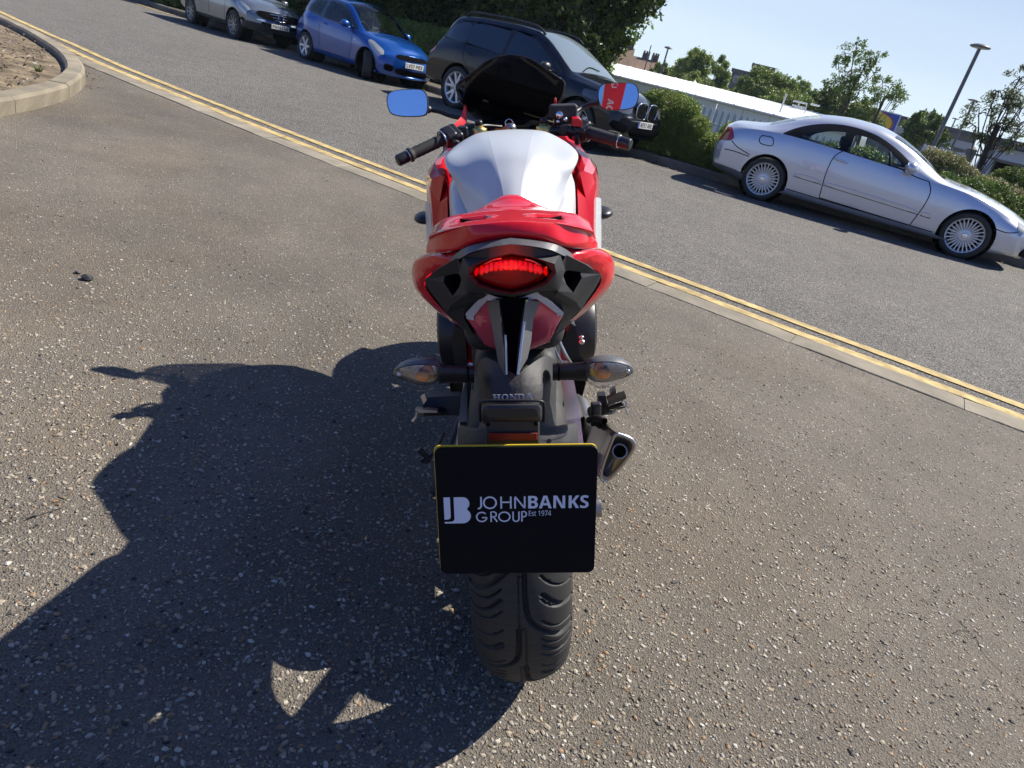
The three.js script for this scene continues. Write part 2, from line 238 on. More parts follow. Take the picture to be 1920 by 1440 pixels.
// planter bed at the left with its raised kerb
const PK = pathOf([[-1.9, -1.2], [-2.9, -3.4], [-3.36, -4.6], [-3.45, -5.2], [-3.56, -5.72], [-3.74, -6.24], [-4.0, -6.8], [-4.42, -7.45], [-4.98, -8.12], [-5.7, -8.86], [-6.8, -9.82], [-12.2, -14.8], [-30, -31.8]], 0.1);
{
  const g = group('planter_kerb', [0, 0, 0]); stonesAlong(g, PK, 0.0, 0.15, -0.03, 0.11, 0.95, [M.kerb, kv(M.kerb, 0.94), kv(M.kerb, 1.05)], sAt(PK, -2.2) > 0 ? 0.2 : 0, 26, 6, 0.02, 0.003);
  tag(g, 'pale raised concrete kerb curving round the soil bed at the left', 'kerb', null, 'structure');
  const PKs = PK.filter((q) => q.s < 30);
  const bed = strip(PKs, [0.14, 0.2, 0.3, 0.4, 0.5, 0.65, 0.8, 1, 1.2, 1.5, 2, 3, 4.5], (s, o) => 0.045 + 0.02 * fbm(s * 3, o * 3, 3, 4) * sstep(0.14, 0.5, o) + 0.03 * sstep(0.2, 1.2, o), (x, z) => { const k = 0.7 + 0.5 * fbm(x * 2, z * 2, 90, 4); return [k, k, k * 0.95]; });
  const sm = M.soil.clone(); sm.vertexColors = true; tag(mesh('soil_bed', bed, sm), 'dry sandy soil of the planting bed inside the curved kerb', 'soil', null, 'structure');
  const R = rng(61), lg = new THREE.BufferGeometry(); lg.setAttribute('position', new THREE.Float32BufferAttribute([-1, 0, 0, 0, 0.25, 0.45, 1, 0.1, 0, 0, 0.15, -0.45], 3)); lg.setIndex([0, 1, 2, 0, 2, 3]); lg.computeVertexNormals();
  const im = new THREE.InstancedMesh(lg.toNonIndexed(), mat([1, 1, 1], 0.9), 5200), mt = new THREE.Matrix4(), q = new THREE.Quaternion(), e = new THREE.Euler(); im.name = numbered('leaf_litter'); let n = 0;
  while (n < 5200) { const p = PKs[clamp(Math.round((2.6 + 9.5 * R()) / PK[1].s), 0, PKs.length - 1)], o = 0.22 + 2.4 * R(); if (fbm(p.s * 1.6, o * 1.6, 12, 3) < 0.47 && R() > 0.10) continue; const a = off(p, o, 0.085 + 0.02 * R()), s = 0.008 + 0.026 * R() * R(); e.set((R() - 0.5) * 1.2, R() * 6.3, (R() - 0.5) * 1.2); mt.compose(V3(a), q.setFromEuler(e), new THREE.Vector3(s, s, s)); im.setMatrixAt(n, mt); const t = 0.4 + 0.9 * R(), w = R(); im.setColorAt(n++, w < 0.5 ? new THREE.Color().setRGB(0.13 * t, 0.085 * t, 0.055 * t) : w < 0.8 ? new THREE.Color().setRGB(0.24 * t, 0.18 * t, 0.125 * t) : new THREE.Color().setRGB(0.36 * t, 0.31 * t, 0.26 * t)); }
  im.castShadow = im.receiveShadow = true; scene.add(im); tag(im, 'dry brown leaves and bark chips lying on the planting bed', 'leaf litter', null, 'stuff');
  const wp = gnd(72, 137, 0.06), wg = group('weed_tuft', [wp.x, 0.07, wp.z]); const bl = []; for (let i = 0; i < 46; i++) { const a = R() * 6.28, l = 0.04 + 0.06 * R(), t = 0.4 + 0.5 * R(), b = [Math.cos(a) * 0.03 * R(), 0, Math.sin(a) * 0.03 * R()], c = [b[0] + Math.cos(a) * l * t, l * 0.8, b[2] + Math.sin(a) * l * t]; const px = -Math.sin(a) * 0.003, pz = Math.cos(a) * 0.003; bl.push(...[b[0] - px, 0, b[2] - pz], ...[b[0] + px, 0, b[2] + pz], ...c); }
  mesh('blades', soup(bl), mat([0.09, 0.12, 0.03], 0.9), wg); tag(wg, 'small green weed tuft growing in the planting bed', 'weed');
  // dead leaves swept against the kerb foot
  const im2 = new THREE.InstancedMesh(lg.toNonIndexed(), mat([0.16, 0.085, 0.045], 0.9), 260); im2.name = numbered('leaf_litter'); for (let i = 0; i < 260; i++) { const p = PK[clamp(Math.round((5.6 + 2.8 * R()) / PK[1].s * 1), 0, PK.length - 1)], a = off(p, -0.02 - 0.16 * R() * R(), 0.006), s = 0.004 + 0.010 * R(); e.set((R() - 0.5), R() * 6.3, (R() - 0.5)); mt.compose(V3(a), q.setFromEuler(e), new THREE.Vector3(s, s, s)); im2.setMatrixAt(i, mt); } im2.castShadow = true; scene.add(im2); tag(im2, 'reddish dead leaves swept against the foot of the curved kerb', 'leaf litter', null, 'stuff');
}
// far kerb, verge and the lower ground beyond
const FK = pathOf([[-40, -50], [-16, -27], [-10.74, -21.5], [-7.6, -18.9], [-5.2, -17.3], [-2.7, -15.7], [-0.6, -13.9], [0.9, -12.65], [2.12, -11.6], [3.4, -10.85], [5.6, -9.85], [9, -8.2], [14, -5.4], [34, 6]]);
{
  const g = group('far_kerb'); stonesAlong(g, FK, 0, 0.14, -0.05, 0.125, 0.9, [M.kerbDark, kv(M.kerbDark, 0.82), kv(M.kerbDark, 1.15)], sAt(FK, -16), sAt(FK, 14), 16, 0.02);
  tag(g, 'grey raised kerb behind the parked cars, edging the planted verge', 'kerb', null, 'structure');
  const vm = M.earth.clone(); vm.vertexColors = true;
  tag(mesh('verge', strip(FK, [0.13, 0.4, 0.8, 1.3, 2, 3, 4.5, 6, 8], (s, o) => o < 1 ? 0.09 + 0.03 * fbm(s * 2, o * 3, 7, 3) : 0.1 - 0.143 * (o - 1), (x, z) => { const k = 0.6 + 0.8 * fbm(x * 2, z * 2, 19, 4); return [k, k, k]; }), vm), 'earth verge sloping down behind the far kerb', 'verge', null, 'structure');
  const gg = new THREE.PlaneGeometry(1800, 1800, 1, 1).rotateX(-Math.PI / 2).translate(0, -0.9, -500); tag(mesh('ground', gg, mat([0.13, 0.135, 0.12], 0.95)), 'flat lower ground of the retail park reaching to the horizon', 'ground', null, 'structure');
  tag(mesh('far_yellow_line', strip(FK.filter((q) => q.x > -30 && q.x < -8.6), few(-0.34, -0.24, 2), () => 0.003, null, 0.02), M.yellow), 'yellow line along the far kerb beyond the grey parked car', 'road marking', null, 'structure');
  const R = rng(71), lg = new THREE.BufferGeometry(); lg.setAttribute('position', new THREE.Float32BufferAttribute([-1, 0, 0, 0, 0.25, 0.5, 1, 0.1, 0, 0, 0.15, -0.5], 3)); lg.setIndex([0, 1, 2, 0, 2, 3]); lg.computeVertexNormals();
  const im = new THREE.InstancedMesh(lg.toNonIndexed(), mat([0.20, 0.13, 0.07], 0.9), 1500), mt = new THREE.Matrix4(), q = new THREE.Quaternion(), e = new THREE.Euler(); im.name = numbered('gutter_litter');
  for (let i = 0; i < 1500; i++) { const p = FK[clamp(Math.round((sAt(FK, -10) + R() * 26) / FK[1].s), 0, FK.length - 1)], a = off(p, -0.01 - 0.3 * R() ** 3, 0.008), s = 0.008 + 0.018 * R(); e.set((R() - 0.5), R() * 6.3, (R() - 0.5)); mt.compose(V3(a), q.setFromEuler(e), new THREE.Vector3(s, s, s)); im.setMatrixAt(i, mt); } im.castShadow = true; scene.add(im); tag(im, 'dry leaves gathered in the gutter along the far kerb', 'leaf litter', null, 'stuff');
}
// a dark stone and a twig lying on the forecourt
{ const p = gnd(163, 525), R = rng(77), mk = (s) => { const g = new THREE.IcosahedronGeometry(s, 1), h = mergeVertices((g.deleteAttribute('normal'), g.deleteAttribute('uv'), g)), v = h.attributes.position; for (let i = 0; i < v.count; i++) { const k = 0.75 + 0.45 * R(); v.setXYZ(i, v.getX(i) * k * 1.4, v.getY(i) * k * 0.7, v.getZ(i) * k); } h.computeVertexNormals(); return toCreasedNormals(h, 0.5); }; const s1 = mesh('loose_stone', mk(0.017), mat([0.03, 0.03, 0.033], 0.45)); s1.position.set(p.x, 0.009, p.z); tag(s1, 'dark loose stone lying on the forecourt at the left, larger one', 'stone'); const p2 = gnd(146, 513), s2 = mesh('loose_stone', mk(0.009), mat([0.05, 0.05, 0.05], 0.6)); s2.position.set(p2.x, 0.006, p2.z); tag(s2, 'small dark stone just behind the larger dark loose stone', 'stone'); }

// ---------------------------------------------------------------- the motorcycle, leaning on its side stand
const BIKE_LEAN = 14.28 * D2R, BIKE_POS = new THREE.Vector3(0.0256, 0, -1.10);
const bike = group('motorcycle'); bike.position.copy(BIKE_POS); bike.rotation.z = BIKE_LEAN;
tag(bike, 'red and white sports motorcycle with dealer plate leaning on its side stand', 'motorcycle');
const unlean = new THREE.Quaternion().setFromAxisAngle(new THREE.Vector3(0, 0, 1), -BIKE_LEAN);
function H(px, py, Z) { const r = ray(px, py), t = Z / -r.z, p = r.multiplyScalar(t).add(CP).sub(BIKE_POS).applyQuaternion(unlean); return [p.x, p.y, p.z]; } // survey point at Z metres ahead, in the motorcycle's own frame
const Hs = (a) => a.map((p) => H(p[0], p[1], p[2]));
const add3 = (p, d) => [p[0] + d[0], p[1] + d[1], p[2] + d[2]];
const part = (name, g, m, p = bike) => mesh(name, g, m, p);
const parts = (name, list, m, p = bike) => list.map((g) => mesh(name, g, m, p));
const pair = (name, g, m, p = bike) => [mesh(name, g, m, p), mesh(name, mirG(g), m, p)];
// --- rear wheel with cut tread
function treadMap(P) {
  const NS = 400, NX = 300, a = new Float32Array(NS * NX).fill(0);
  const line = (pts, w, d, soft = 0.0008) => { const c = crCurve(pts, 8); for (let i = 0; i < NS; i++) for (let j = 0; j < NX; j++) { const s = i / NS * P, x = (j / (NX - 1) - 0.5) * 0.2; let b = 9; for (let k = 0; k < c.length - 1; k++) for (const o of [-P, 0, P]) { const ax = c[k][0] + o, ay = c[k][1], dx = c[k + 1][0] - c[k][0], dy = c[k + 1][1] - c[k][1], t = clamp(((s - ax) * dx + (x - ay) * dy) / (dx * dx + dy * dy + 1e-12), 0, 1), q = Math.hypot(s - ax - t * dx, x - ay - t * dy); if (q < b) b = q; } const v = d * (1 - sstep(w - soft, w + soft, b)); if (v > a[i * NX + j]) a[i * NX + j] = v; } };
  const fl = (pts, o) => pts.map((p) => [p[0] + o, -p[1]]), sh = (pts, o) => pts.map((p) => [p[0] + o, p[1]]);
  const A = [[0, 0.0055], [0.05, 0.0065], [0.08, 0.013], [0.105, 0.033], [0.124, 0.058], [0.126, 0.088]], B = [[0, 0.033], [0.018, 0.05], [0.028, 0.066], [0.026, 0.088]], C = [[0, 0.031], [0.013, 0.043], [0.022, 0.06], [0.022, 0.078]];
  for (const [f, o] of [[sh, 0], [fl, P / 2]]) { line(f(A, o), 0.0036, 0.009); line(f(B, o + 0.055 - 0.02), 0.0031, 0.0085); line(f(B, o - 0.075 - 0.02), 0.0031, 0.0085); line(f(B, o - 0.035 - 0.02), 0.0031, 0.0085); for (const k of [0.015, 0.055, 0.095, 0.135, 0.175]) line(f(C, o + k - 0.012), 0.0013, 0.007, 0.0004); for (const k of [0.015, 0.055, 0.095, 0.135, 0.175]) line(f([[0.011, 0.042], [0.0112, 0.0421]], o + k - 0.012), 0.0024, 0.004); }
  line([[0, -0.004], [0.096, -0.004], [0.100, 0.005], [P - 0.004, 0.005], [P, -0.004]], 0.0010, 0.005, 0.0004);
  return (s, x) => { const u = ((s / P) % 1 + 1) % 1 * NS, v = clamp((x / 0.2 + 0.5) * (NX - 1), 0, NX - 1.001), i = Math.floor(u) % NS, j = Math.floor(v), fu = u - Math.floor(u), fv = v - j, g = (q, w) => a[(q % NS) * NX + w]; return lerp(lerp(g(i, j), g(i + 1, j), fu), lerp(g(i, j + 1), g(i + 1, j + 1), fu), fv); };
}
function tyreG(R, W, bead, nu, nv, tread) {
  const P = 2 * Math.PI * R / 10, rows = [];
  const prof = []; for (let j = 0; j <= nv; j++) { const a = lerp(-1, 1, j / nv), th = a * 1.75, x = W * Math.sin(clamp(th, -1.62, 1.62)), r = R - 0.062 * (W / 0.09) + 0.062 * (W / 0.09) * Math.cos(Math.abs(th) > 1.5 ? 1.5 * Math.sign(th) : th); prof.push([x, r]); }
  prof.unshift([-W * 0.86, bead]); prof.push([W * 0.86, bead]);
  const G = new THREE.BufferGeometry(), p = [], idx = [], m = prof.length;
  const AN = []; if (tread) { for (let i = 0; i <= nu; i++) AN.push((48 + 152 * i / nu) * D2R); for (let i = 1; i <= 80; i++) AN.push((200 + 208 * i / 80) * D2R); nu = AN.length - 1; } else for (let i = 0; i <= nu; i++) AN.push(i / nu * 2 * Math.PI);
  for (let i = 0; i <= nu; i++) { const a = AN[i]; prof.forEach(([x, r], j) => { const d = tread ? tread(a * R, x * 1.0) : 0, rr = r - d * (Math.abs(x) < W * 0.985 ? 1 : 0); p.push(x, rr * Math.cos(a), rr * Math.sin(a)); }); }
  for (let i = 0; i < nu; i++) for (let j = 0; j < m - 1; j++) { const a = i * m + j, b = a + 1, c = a + m, d = c + 1; idx.push(a, b, c, b, d, c); }
  G.setAttribute('position', new THREE.Float32BufferAttribute(p, 3)); G.setIndex(idx); G.setAttribute('uv', new THREE.Float32BufferAttribute(new Array(p.length / 3 * 2).fill(0).map((_, i) => (i % 2 ? Math.floor(i / 2 / m) / nu * 20 : 0)), 2)); G.computeVertexNormals(); return G;
}
function bikeWheel(name, pos, R, W, bead, nu, nv, tread, spokes) {
  const w = sub(name, bike); w.position.set(...pos);
  part('tyre', tyreG(R, W, bead, nu, nv, tread), M.rubber, w);
  const rim = [lathe([[bead - 0.006, -W * 0.78], [bead + 0.006, -W * 0.8], [bead + 0.002, -W * 0.6], [bead - 0.03, -W * 0.4], [bead - 0.03, W * 0.4], [bead + 0.002, W * 0.6], [bead + 0.006, W * 0.8], [bead - 0.006, W * 0.78]], 48, 'x'), lathe([[0, -0.05], [0.045, -0.05], [0.05, 0], [0.045, 0.05], [0, 0.05]], 24, 'x')];
  for (let k = 0; k < spokes; k++) { const a = k / spokes * 6.283; rim.push(box(0.03, bead - 0.03, 0.026, 0, bead / 2, 0, 0.008).rotateX(a)); }
  part('rim', rim, M.black, w);
  return w;
}
bikeWheel('rear_wheel', [0, 0.315, 0], 0.315, 0.0835, 0.222, 800, 150, treadMap(2 * Math.PI * 0.315 / 10), 5);
bikeWheel('front_wheel', [0, 0.298, -1.25], 0.298, 0.06, 0.222, 96, 24, null, 5);
{ const disc = (x, r, z) => lathe([[r * (z === 0 ? 0.2 : 0.55), -0.0025], [r, -0.0025], [r, 0.0025], [r * (z === 0 ? 0.2 : 0.55), 0.0025], [r * (z === 0 ? 0.2 : 0.55), -0.0025]], 48, 'x').translate(x, z === 0 ? 0.315 : 0.298, z);
  part('brake_disc', disc(0.115, 0.12, 0), M.steel); part('brake_disc', disc(0.085, 0.15, -1.25), M.steel); part('brake_disc', disc(-0.085, 0.15, -1.25), M.steel);
  part('sprocket', disc(-0.118, 0.1, 0), M.steel); parts('chain', [tube([[-0.118, 0.415, 0], [-0.118, 0.43, -0.3], [-0.118, 0.41, -0.58]], 0.009, 6, 6), tube([[-0.118, 0.215, 0], [-0.118, 0.27, -0.3], [-0.118, 0.33, -0.58]], 0.009, 6, 6)], M.steel);
  parts('swingarm', [slab([[0.135, 0.285, 0.05], [0.135, 0.36, 0.05], [0.132, 0.44, -0.2], [0.125, 0.47, -0.5], [0.125, 0.33, -0.52]], [-0.035, 0, 0]), slab([[-0.135, 0.285, 0.05], [-0.135, 0.345, 0.05], [-0.125, 0.46, -0.5], [-0.125, 0.33, -0.52]], [0.035, 0, 0]), box(0.25, 0.1, 0.1, 0, 0.4, -0.46, 0.02)], M.alu);
  parts('frame_rail', [slab([[0.115, 0.5, -0.3], [0.115, 0.56, -0.28], [0.1, 0.72, -0.45], [0.1, 0.42, -0.5]], [-0.02, 0, 0]), slab([[-0.115, 0.5, -0.3], [-0.115, 0.56, -0.28], [-0.1, 0.72, -0.45], [-0.1, 0.42, -0.5]], [0.02, 0, 0])], M.red);
  parts('axle_nut', [rod([0.13, 0.315, 0], [0.16, 0.315, 0], 0.02), rod([-0.13, 0.315, 0], [-0.16, 0.315, 0], 0.02)], M.steel); }
// --- engine, covers, belly, seat and inner structure (mostly behind the tail)
parts('engine', [box(0.30, 0.34, 0.42, 0, 0.42, -0.75, 0.05), box(0.26, 0.30, 0.25, 0, 0.58, -0.95, 0.05), box(0.19, 0.28, 0.4, 0, 0.62, -0.40, 0.04), box(0.15, 0.10, 0.34, 0, 0.60, -0.17, 0.03), box(0.13, 0.14, 0.12, 0, 0.54, -0.33, 0.03), box(0.17, 0.30, 0.12, 0, 0.38, -0.42, 0.03), box(0.17, 0.14, 0.52, 0, 0.745, -0.20, 0.03), box(0.22, 0.16, 0.36, 0, 0.75, -0.62, 0.04)], M.blackSoft);
{ const cov = (s, a) => { const ring = (x, k) => a.map((p) => { const c = [a.reduce((q, w) => q + w[0], 0) / a.length, a.reduce((q, w) => q + w[1], 0) / a.length]; return [x, lerp(c[1], p[1], k), lerp(c[0], p[0], k)]; }); return polyLoft([ring(s * 0.13, 1), ring(s * 0.185, 1), ring(s * 0.205, 0.9), ring(s * 0.212, 0.7)], true, 0.7); };
  const circ = (cz, cy, r, n = 20) => Array.from({ length: n }, (_, i) => [cz + r * Math.cos(i / n * 6.283), cy + r * Math.sin(i / n * 6.283)]);
  part('engine_cover', cov(1, circ(-0.63, 0.455, 0.105)), M.black); part('engine_cover', cov(-1, circ(-0.66, 0.44, 0.11)), M.black);
  parts('rear_hanger', [slab(Hs([[1071, 606, 1.36], [1079, 612, 1.36], [1086, 650, 1.36], [1086, 672, 1.36], [1060, 676, 1.36], [1056, 640, 1.36]]), [0, 0, -0.04]), slab(Hs([[852, 612, 1.36], [846, 640, 1.36], [852, 682, 1.36], [876, 688, 1.36], [872, 620, 1.36]]), [0, 0, -0.04])], M.black);
  parts('cable', [tube(Hs([[1046, 634, 1.2], [1053, 650, 1.2], [1062, 668, 1.2], [1072, 684, 1.22]]), 0.0035), tube(Hs([[1036, 640, 1.2], [1044, 662, 1.2], [1056, 684, 1.2]]), 0.0022)], M.alu);
  parts('cover_bolt', [ell(0.006, 0.004, 0.005, ...H(1090, 632, 1.5)), ell(0.007, 0.006, 0.006, ...H(1091, 641, 1.49))], M.alu); }
pair('belly_pan', (gridG(net([[[-0.04, 0.20, -0.5], [-0.17, 0.30, -0.5], [-0.18, 0.42, -0.6]], [[-0.05, 0.15, -0.8], [-0.18, 0.25, -0.8], [-0.20, 0.46, -0.8]], [[-0.04, 0.16, -1.05], [-0.16, 0.26, -1.05], [-0.20, 0.46, -1.05]]], 4, 4))), M.black);
part('rider_seat', gridG(symRows(net([[[0, 0.785, -0.25], [0.10, 0.775, -0.25], [0.13, 0.73, -0.26]], [[0, 0.775, -0.36], [0.10, 0.78, -0.36], [0.125, 0.72, -0.36]], [[0, 0.79, -0.46], [0.06, 0.785, -0.46], [0.09, 0.72, -0.46]]], 3, 3))), M.blackSoft);
// --- tank
{
  const rows = [
    [[961, 252, 1.80], [999, 252, 1.80], [1022, 255, 1.80], [1048, 268, 1.79], [1070, 284, 1.78], [1074, 305, 1.77]],
    [[961, 243.5, 1.75], [1001, 243.5, 1.75], [1023, 247, 1.745], [1051, 260, 1.735], [1075, 278, 1.72], [1077, 300, 1.71]],
    [[961, 262, 1.635], [996, 262, 1.635], [1014.5, 266, 1.635], [1045, 275, 1.635], [1081.5, 287, 1.63], [1082, 305, 1.625]],
    [[961, 285, 1.56], [991, 286, 1.56], [1005, 290, 1.56], [1038, 299, 1.57], [1076, 309, 1.58], [1070, 326, 1.58]],
    [[961, 313, 1.515], [985, 314, 1.515], [995.5, 319, 1.515], [1025, 329, 1.53], [1052, 337, 1.545], [1062, 350, 1.555]],
    [[961, 346, 1.47], [978, 347, 1.47], [985, 351, 1.47], [1010, 357, 1.485], [1032, 366, 1.505], [1050, 382, 1.52]],
    [[961, 392, 1.42], [973, 393, 1.42], [979, 396, 1.42], [997, 400, 1.43], [1012, 408, 1.45], [1030, 424, 1.46]]].map(Hs);
  const cols = rows[0].map((_, j) => crCurve(rows.map((r) => r[j]), 6)), dense = cols[0].map((_, i) => cols.map((c) => c[i]));
  const mid = dense.map((r) => { const o = []; for (let k = 0; k <= 4; k++) { const t = k / 4, p = [0, 1, 2].map((c) => lerp(r[0][c], r[1][c], t)); p[1] += 0.0012 * (1 - t * t) ; o.push(p); } return o; });
  const tank = part('fuel_tank', [gridG(symRows(mid)), ...[0, 1].map((k) => { const g = gridG(dense.map((r) => crCurve(r.slice(1), 5))); return k ? mirG(g) : g; })], M.white);
  const low = [
    [[1074, 312, 1.725], [1070, 340, 1.70], [1068, 380, 1.69], [1066, 430, 1.68]],
    [[1068, 330, 1.595], [1077, 342, 1.60], [1079, 380, 1.60], [1078, 430, 1.60]],
    [[1060, 350, 1.56], [1072, 362, 1.56], [1076, 392, 1.55], [1076, 440, 1.55]],
    [[1048, 382, 1.525], [1062, 392, 1.52], [1070, 412, 1.51], [1072, 450, 1.51]],
    [[1028, 424, 1.465], [1044, 430, 1.465], [1056, 440, 1.465], [1060, 470, 1.465]]].map(Hs);
  pair('tank_side', (gridG(net(low, 4, 4))), M.white, tank);
  pair('tank_trim', (slab(Hs([[1056, 318, 1.59], [1076, 309, 1.60], [1077, 322, 1.59], [1066, 324, 1.585]]), [0, -0.004, -0.006])), M.red, tank);
}
// --- side fairings: red upper, white lower
{
  const [red, redL] = pair('side_fairing', (toCreasedNormals(polyLoft([
    Hs([[1082, 335, 1.69], [1087, 324, 1.65], [1095, 320, 1.66], [1111, 327, 1.69], [1115, 342, 1.70], [1113, 388, 1.67], [1113, 480, 1.65], [1086, 466, 1.62], [1083, 365, 1.63]]),
    Hs([[1080, 332, 1.73], [1086, 318, 1.70], [1096, 314.5, 1.71], [1114, 322, 1.76], [1118, 341, 1.77], [1117, 388, 1.74], [1116, 482, 1.72], [1084, 468, 1.69], [1078, 362, 1.70]]),
    [[0.165, 0.86, -0.78], [0.185, 0.875, -0.78], [0.205, 0.87, -0.78], [0.225, 0.85, -0.78], [0.232, 0.82, -0.78], [0.235, 0.74, -0.78], [0.225, 0.62, -0.78], [0.2, 0.62, -0.78], [0.16, 0.76, -0.78]],
    [[0.12, 0.90, -0.93], [0.15, 0.91, -0.93], [0.18, 0.9, -0.93], [0.205, 0.87, -0.93], [0.215, 0.83, -0.93], [0.225, 0.74, -0.93], [0.215, 0.60, -0.93], [0.19, 0.60, -0.93], [0.13, 0.76, -0.93]],
    [[0.10, 0.91, -1.05], [0.12, 0.925, -1.05], [0.14, 0.91, -1.05], [0.155, 0.88, -1.05], [0.165, 0.83, -1.05], [0.175, 0.74, -1.05], [0.16, 0.60, -1.05], [0.13, 0.60, -1.05], [0.10, 0.76, -1.05]],
    [[0.04, 0.84, -1.16], [0.05, 0.85, -1.16], [0.06, 0.84, -1.16], [0.065, 0.82, -1.16], [0.07, 0.79, -1.16], [0.07, 0.74, -1.16], [0.06, 0.66, -1.16], [0.05, 0.66, -1.16], [0.04, 0.76, -1.16]]]), 0.45)), M.red);
  pair('fairing_ear', toCreasedNormals(polyLoft([[[1044, 192], [1042, 200], 2.15], [[1052, 213], [1043, 222], 2.13], [[1066, 227], [1046, 240], 2.10], [[1082, 240], [1050, 254], 2.06], [[1088, 266], [1056, 270], 2.0], [[1090, 312], [1064, 306], 1.9]].map(([o, i, Z]) => [H(o[0], o[1], Z), H(i[0], i[1], Z), H(i[0] - 2, i[1] - 2, Z + 0.06), H(o[0] - 2, o[1] - 2, Z + 0.06)])), 0.6), M.red);
  pair('lower_fairing', (gridG(net([
    [[0.195, 0.80, -0.62], [0.199, 0.70, -0.605], [0.203, 0.60, -0.595], [0.201, 0.52, -0.605], [0.19, 0.44, -0.66]],
    [[0.235, 0.77, -0.74], [0.238, 0.70, -0.74], [0.238, 0.60, -0.74], [0.228, 0.50, -0.74], [0.20, 0.40, -0.76]],
    [[0.222, 0.72, -0.92], [0.224, 0.66, -0.92], [0.222, 0.58, -0.92], [0.21, 0.48, -0.91], [0.19, 0.38, -0.92]],
    [[0.196, 0.66, -1.06], [0.198, 0.60, -1.05], [0.196, 0.55, -1.04], [0.19, 0.48, -1.02], [0.17, 0.38, -1.0]]], 5, 5))), M.white);
  pair('front_indicator', (ell(0.032, 0.016, 0.045, 0.240, 0.728, -0.77)), M.black);
}
// --- front end: nose, screen, dash, forks, bars
part('nose_fairing', gridG(symRows(net([
  [[0, 0.945, -1.15], [0.08, 0.94, -1.14], [0.135, 0.915, -1.10], [0.16, 0.86, -1.08]],
  [[0, 0.87, -1.225], [0.07, 0.86, -1.215], [0.12, 0.84, -1.17], [0.15, 0.77, -1.12]],
  [[0, 0.76, -1.245], [0.05, 0.75, -1.24], [0.10, 0.73, -1.20], [0.14, 0.68, -1.14]],
  [[0, 0.63, -1.17], [0.05, 0.63, -1.16], [0.08, 0.62, -1.14], [0.12, 0.60, -1.10]]], 4, 4))), M.black);
part('front_mudguard', gridG(symRows(net(Array.from({ length: 6 }, (_, i) => { const a = -0.6 + i * 0.45; return [[0, 0.335, 0.068], [0.045, 0.325, 0.068], [0.066, 0.28, 0.06]].map(([x, r]) => [x, 0.298 + r * Math.cos(a), -1.25 + r * Math.sin(a)]); }), 3, 3))), M.black);
pair('fork_leg', (rod([0.1, 0.298, -1.24], [0.1, 0.84, -0.96], 0.027, 0.024)), M.alu);
{
  const smoke = mat([0.085, 0.085, 0.095], 0.04, 0, { transmission: 1, thickness: 0, ior: 1.3 });
  const rows = [
    [[959, 103, 2.200], [980, 105.5, 2.200], [1000, 113, 2.202], [1021, 127, 2.206], [1041, 141.5, 2.213], [1056, 151, 2.225]],
    [[959, 120, 2.238], [985, 123, 2.238], [1008, 130, 2.238], [1030, 142, 2.238], [1046, 154, 2.238], [1058, 162, 2.242]],
    [[959, 150, 2.284], [985, 152, 2.284], [1008, 157, 2.280], [1030, 166, 2.276], [1043, 175, 2.271], [1052, 183, 2.267]],
    [[959, 192, 2.318], [980, 192, 2.318], [1000, 194, 2.309], [1018, 197, 2.301], [1030, 200, 2.292], [1038, 204, 2.284]],
    [[959, 236, 2.343], [976, 236, 2.343], [990, 235, 2.334], [1000, 234, 2.326], [1008, 232, 2.318], [1014, 230, 2.309]]].map(Hs);
  const g = gridG(symRows(net(rows, 5, 5))), sc = part('windscreen', [g], smoke);
  const e = crCurve(Hs([[959, 103, 2.200], [980, 105.5, 2.200], [1000, 113, 2.202], [1021, 127, 2.206], [1041, 141.5, 2.213], [1056, 151, 2.225], [1058, 162, 2.242], [1052, 183, 2.267], [1038, 204, 2.284], [1014, 230, 2.309]]), 3);
  pair('screen_edge', (tube(e, 0.0022, 6, 2)), M.gloss, sc);
}
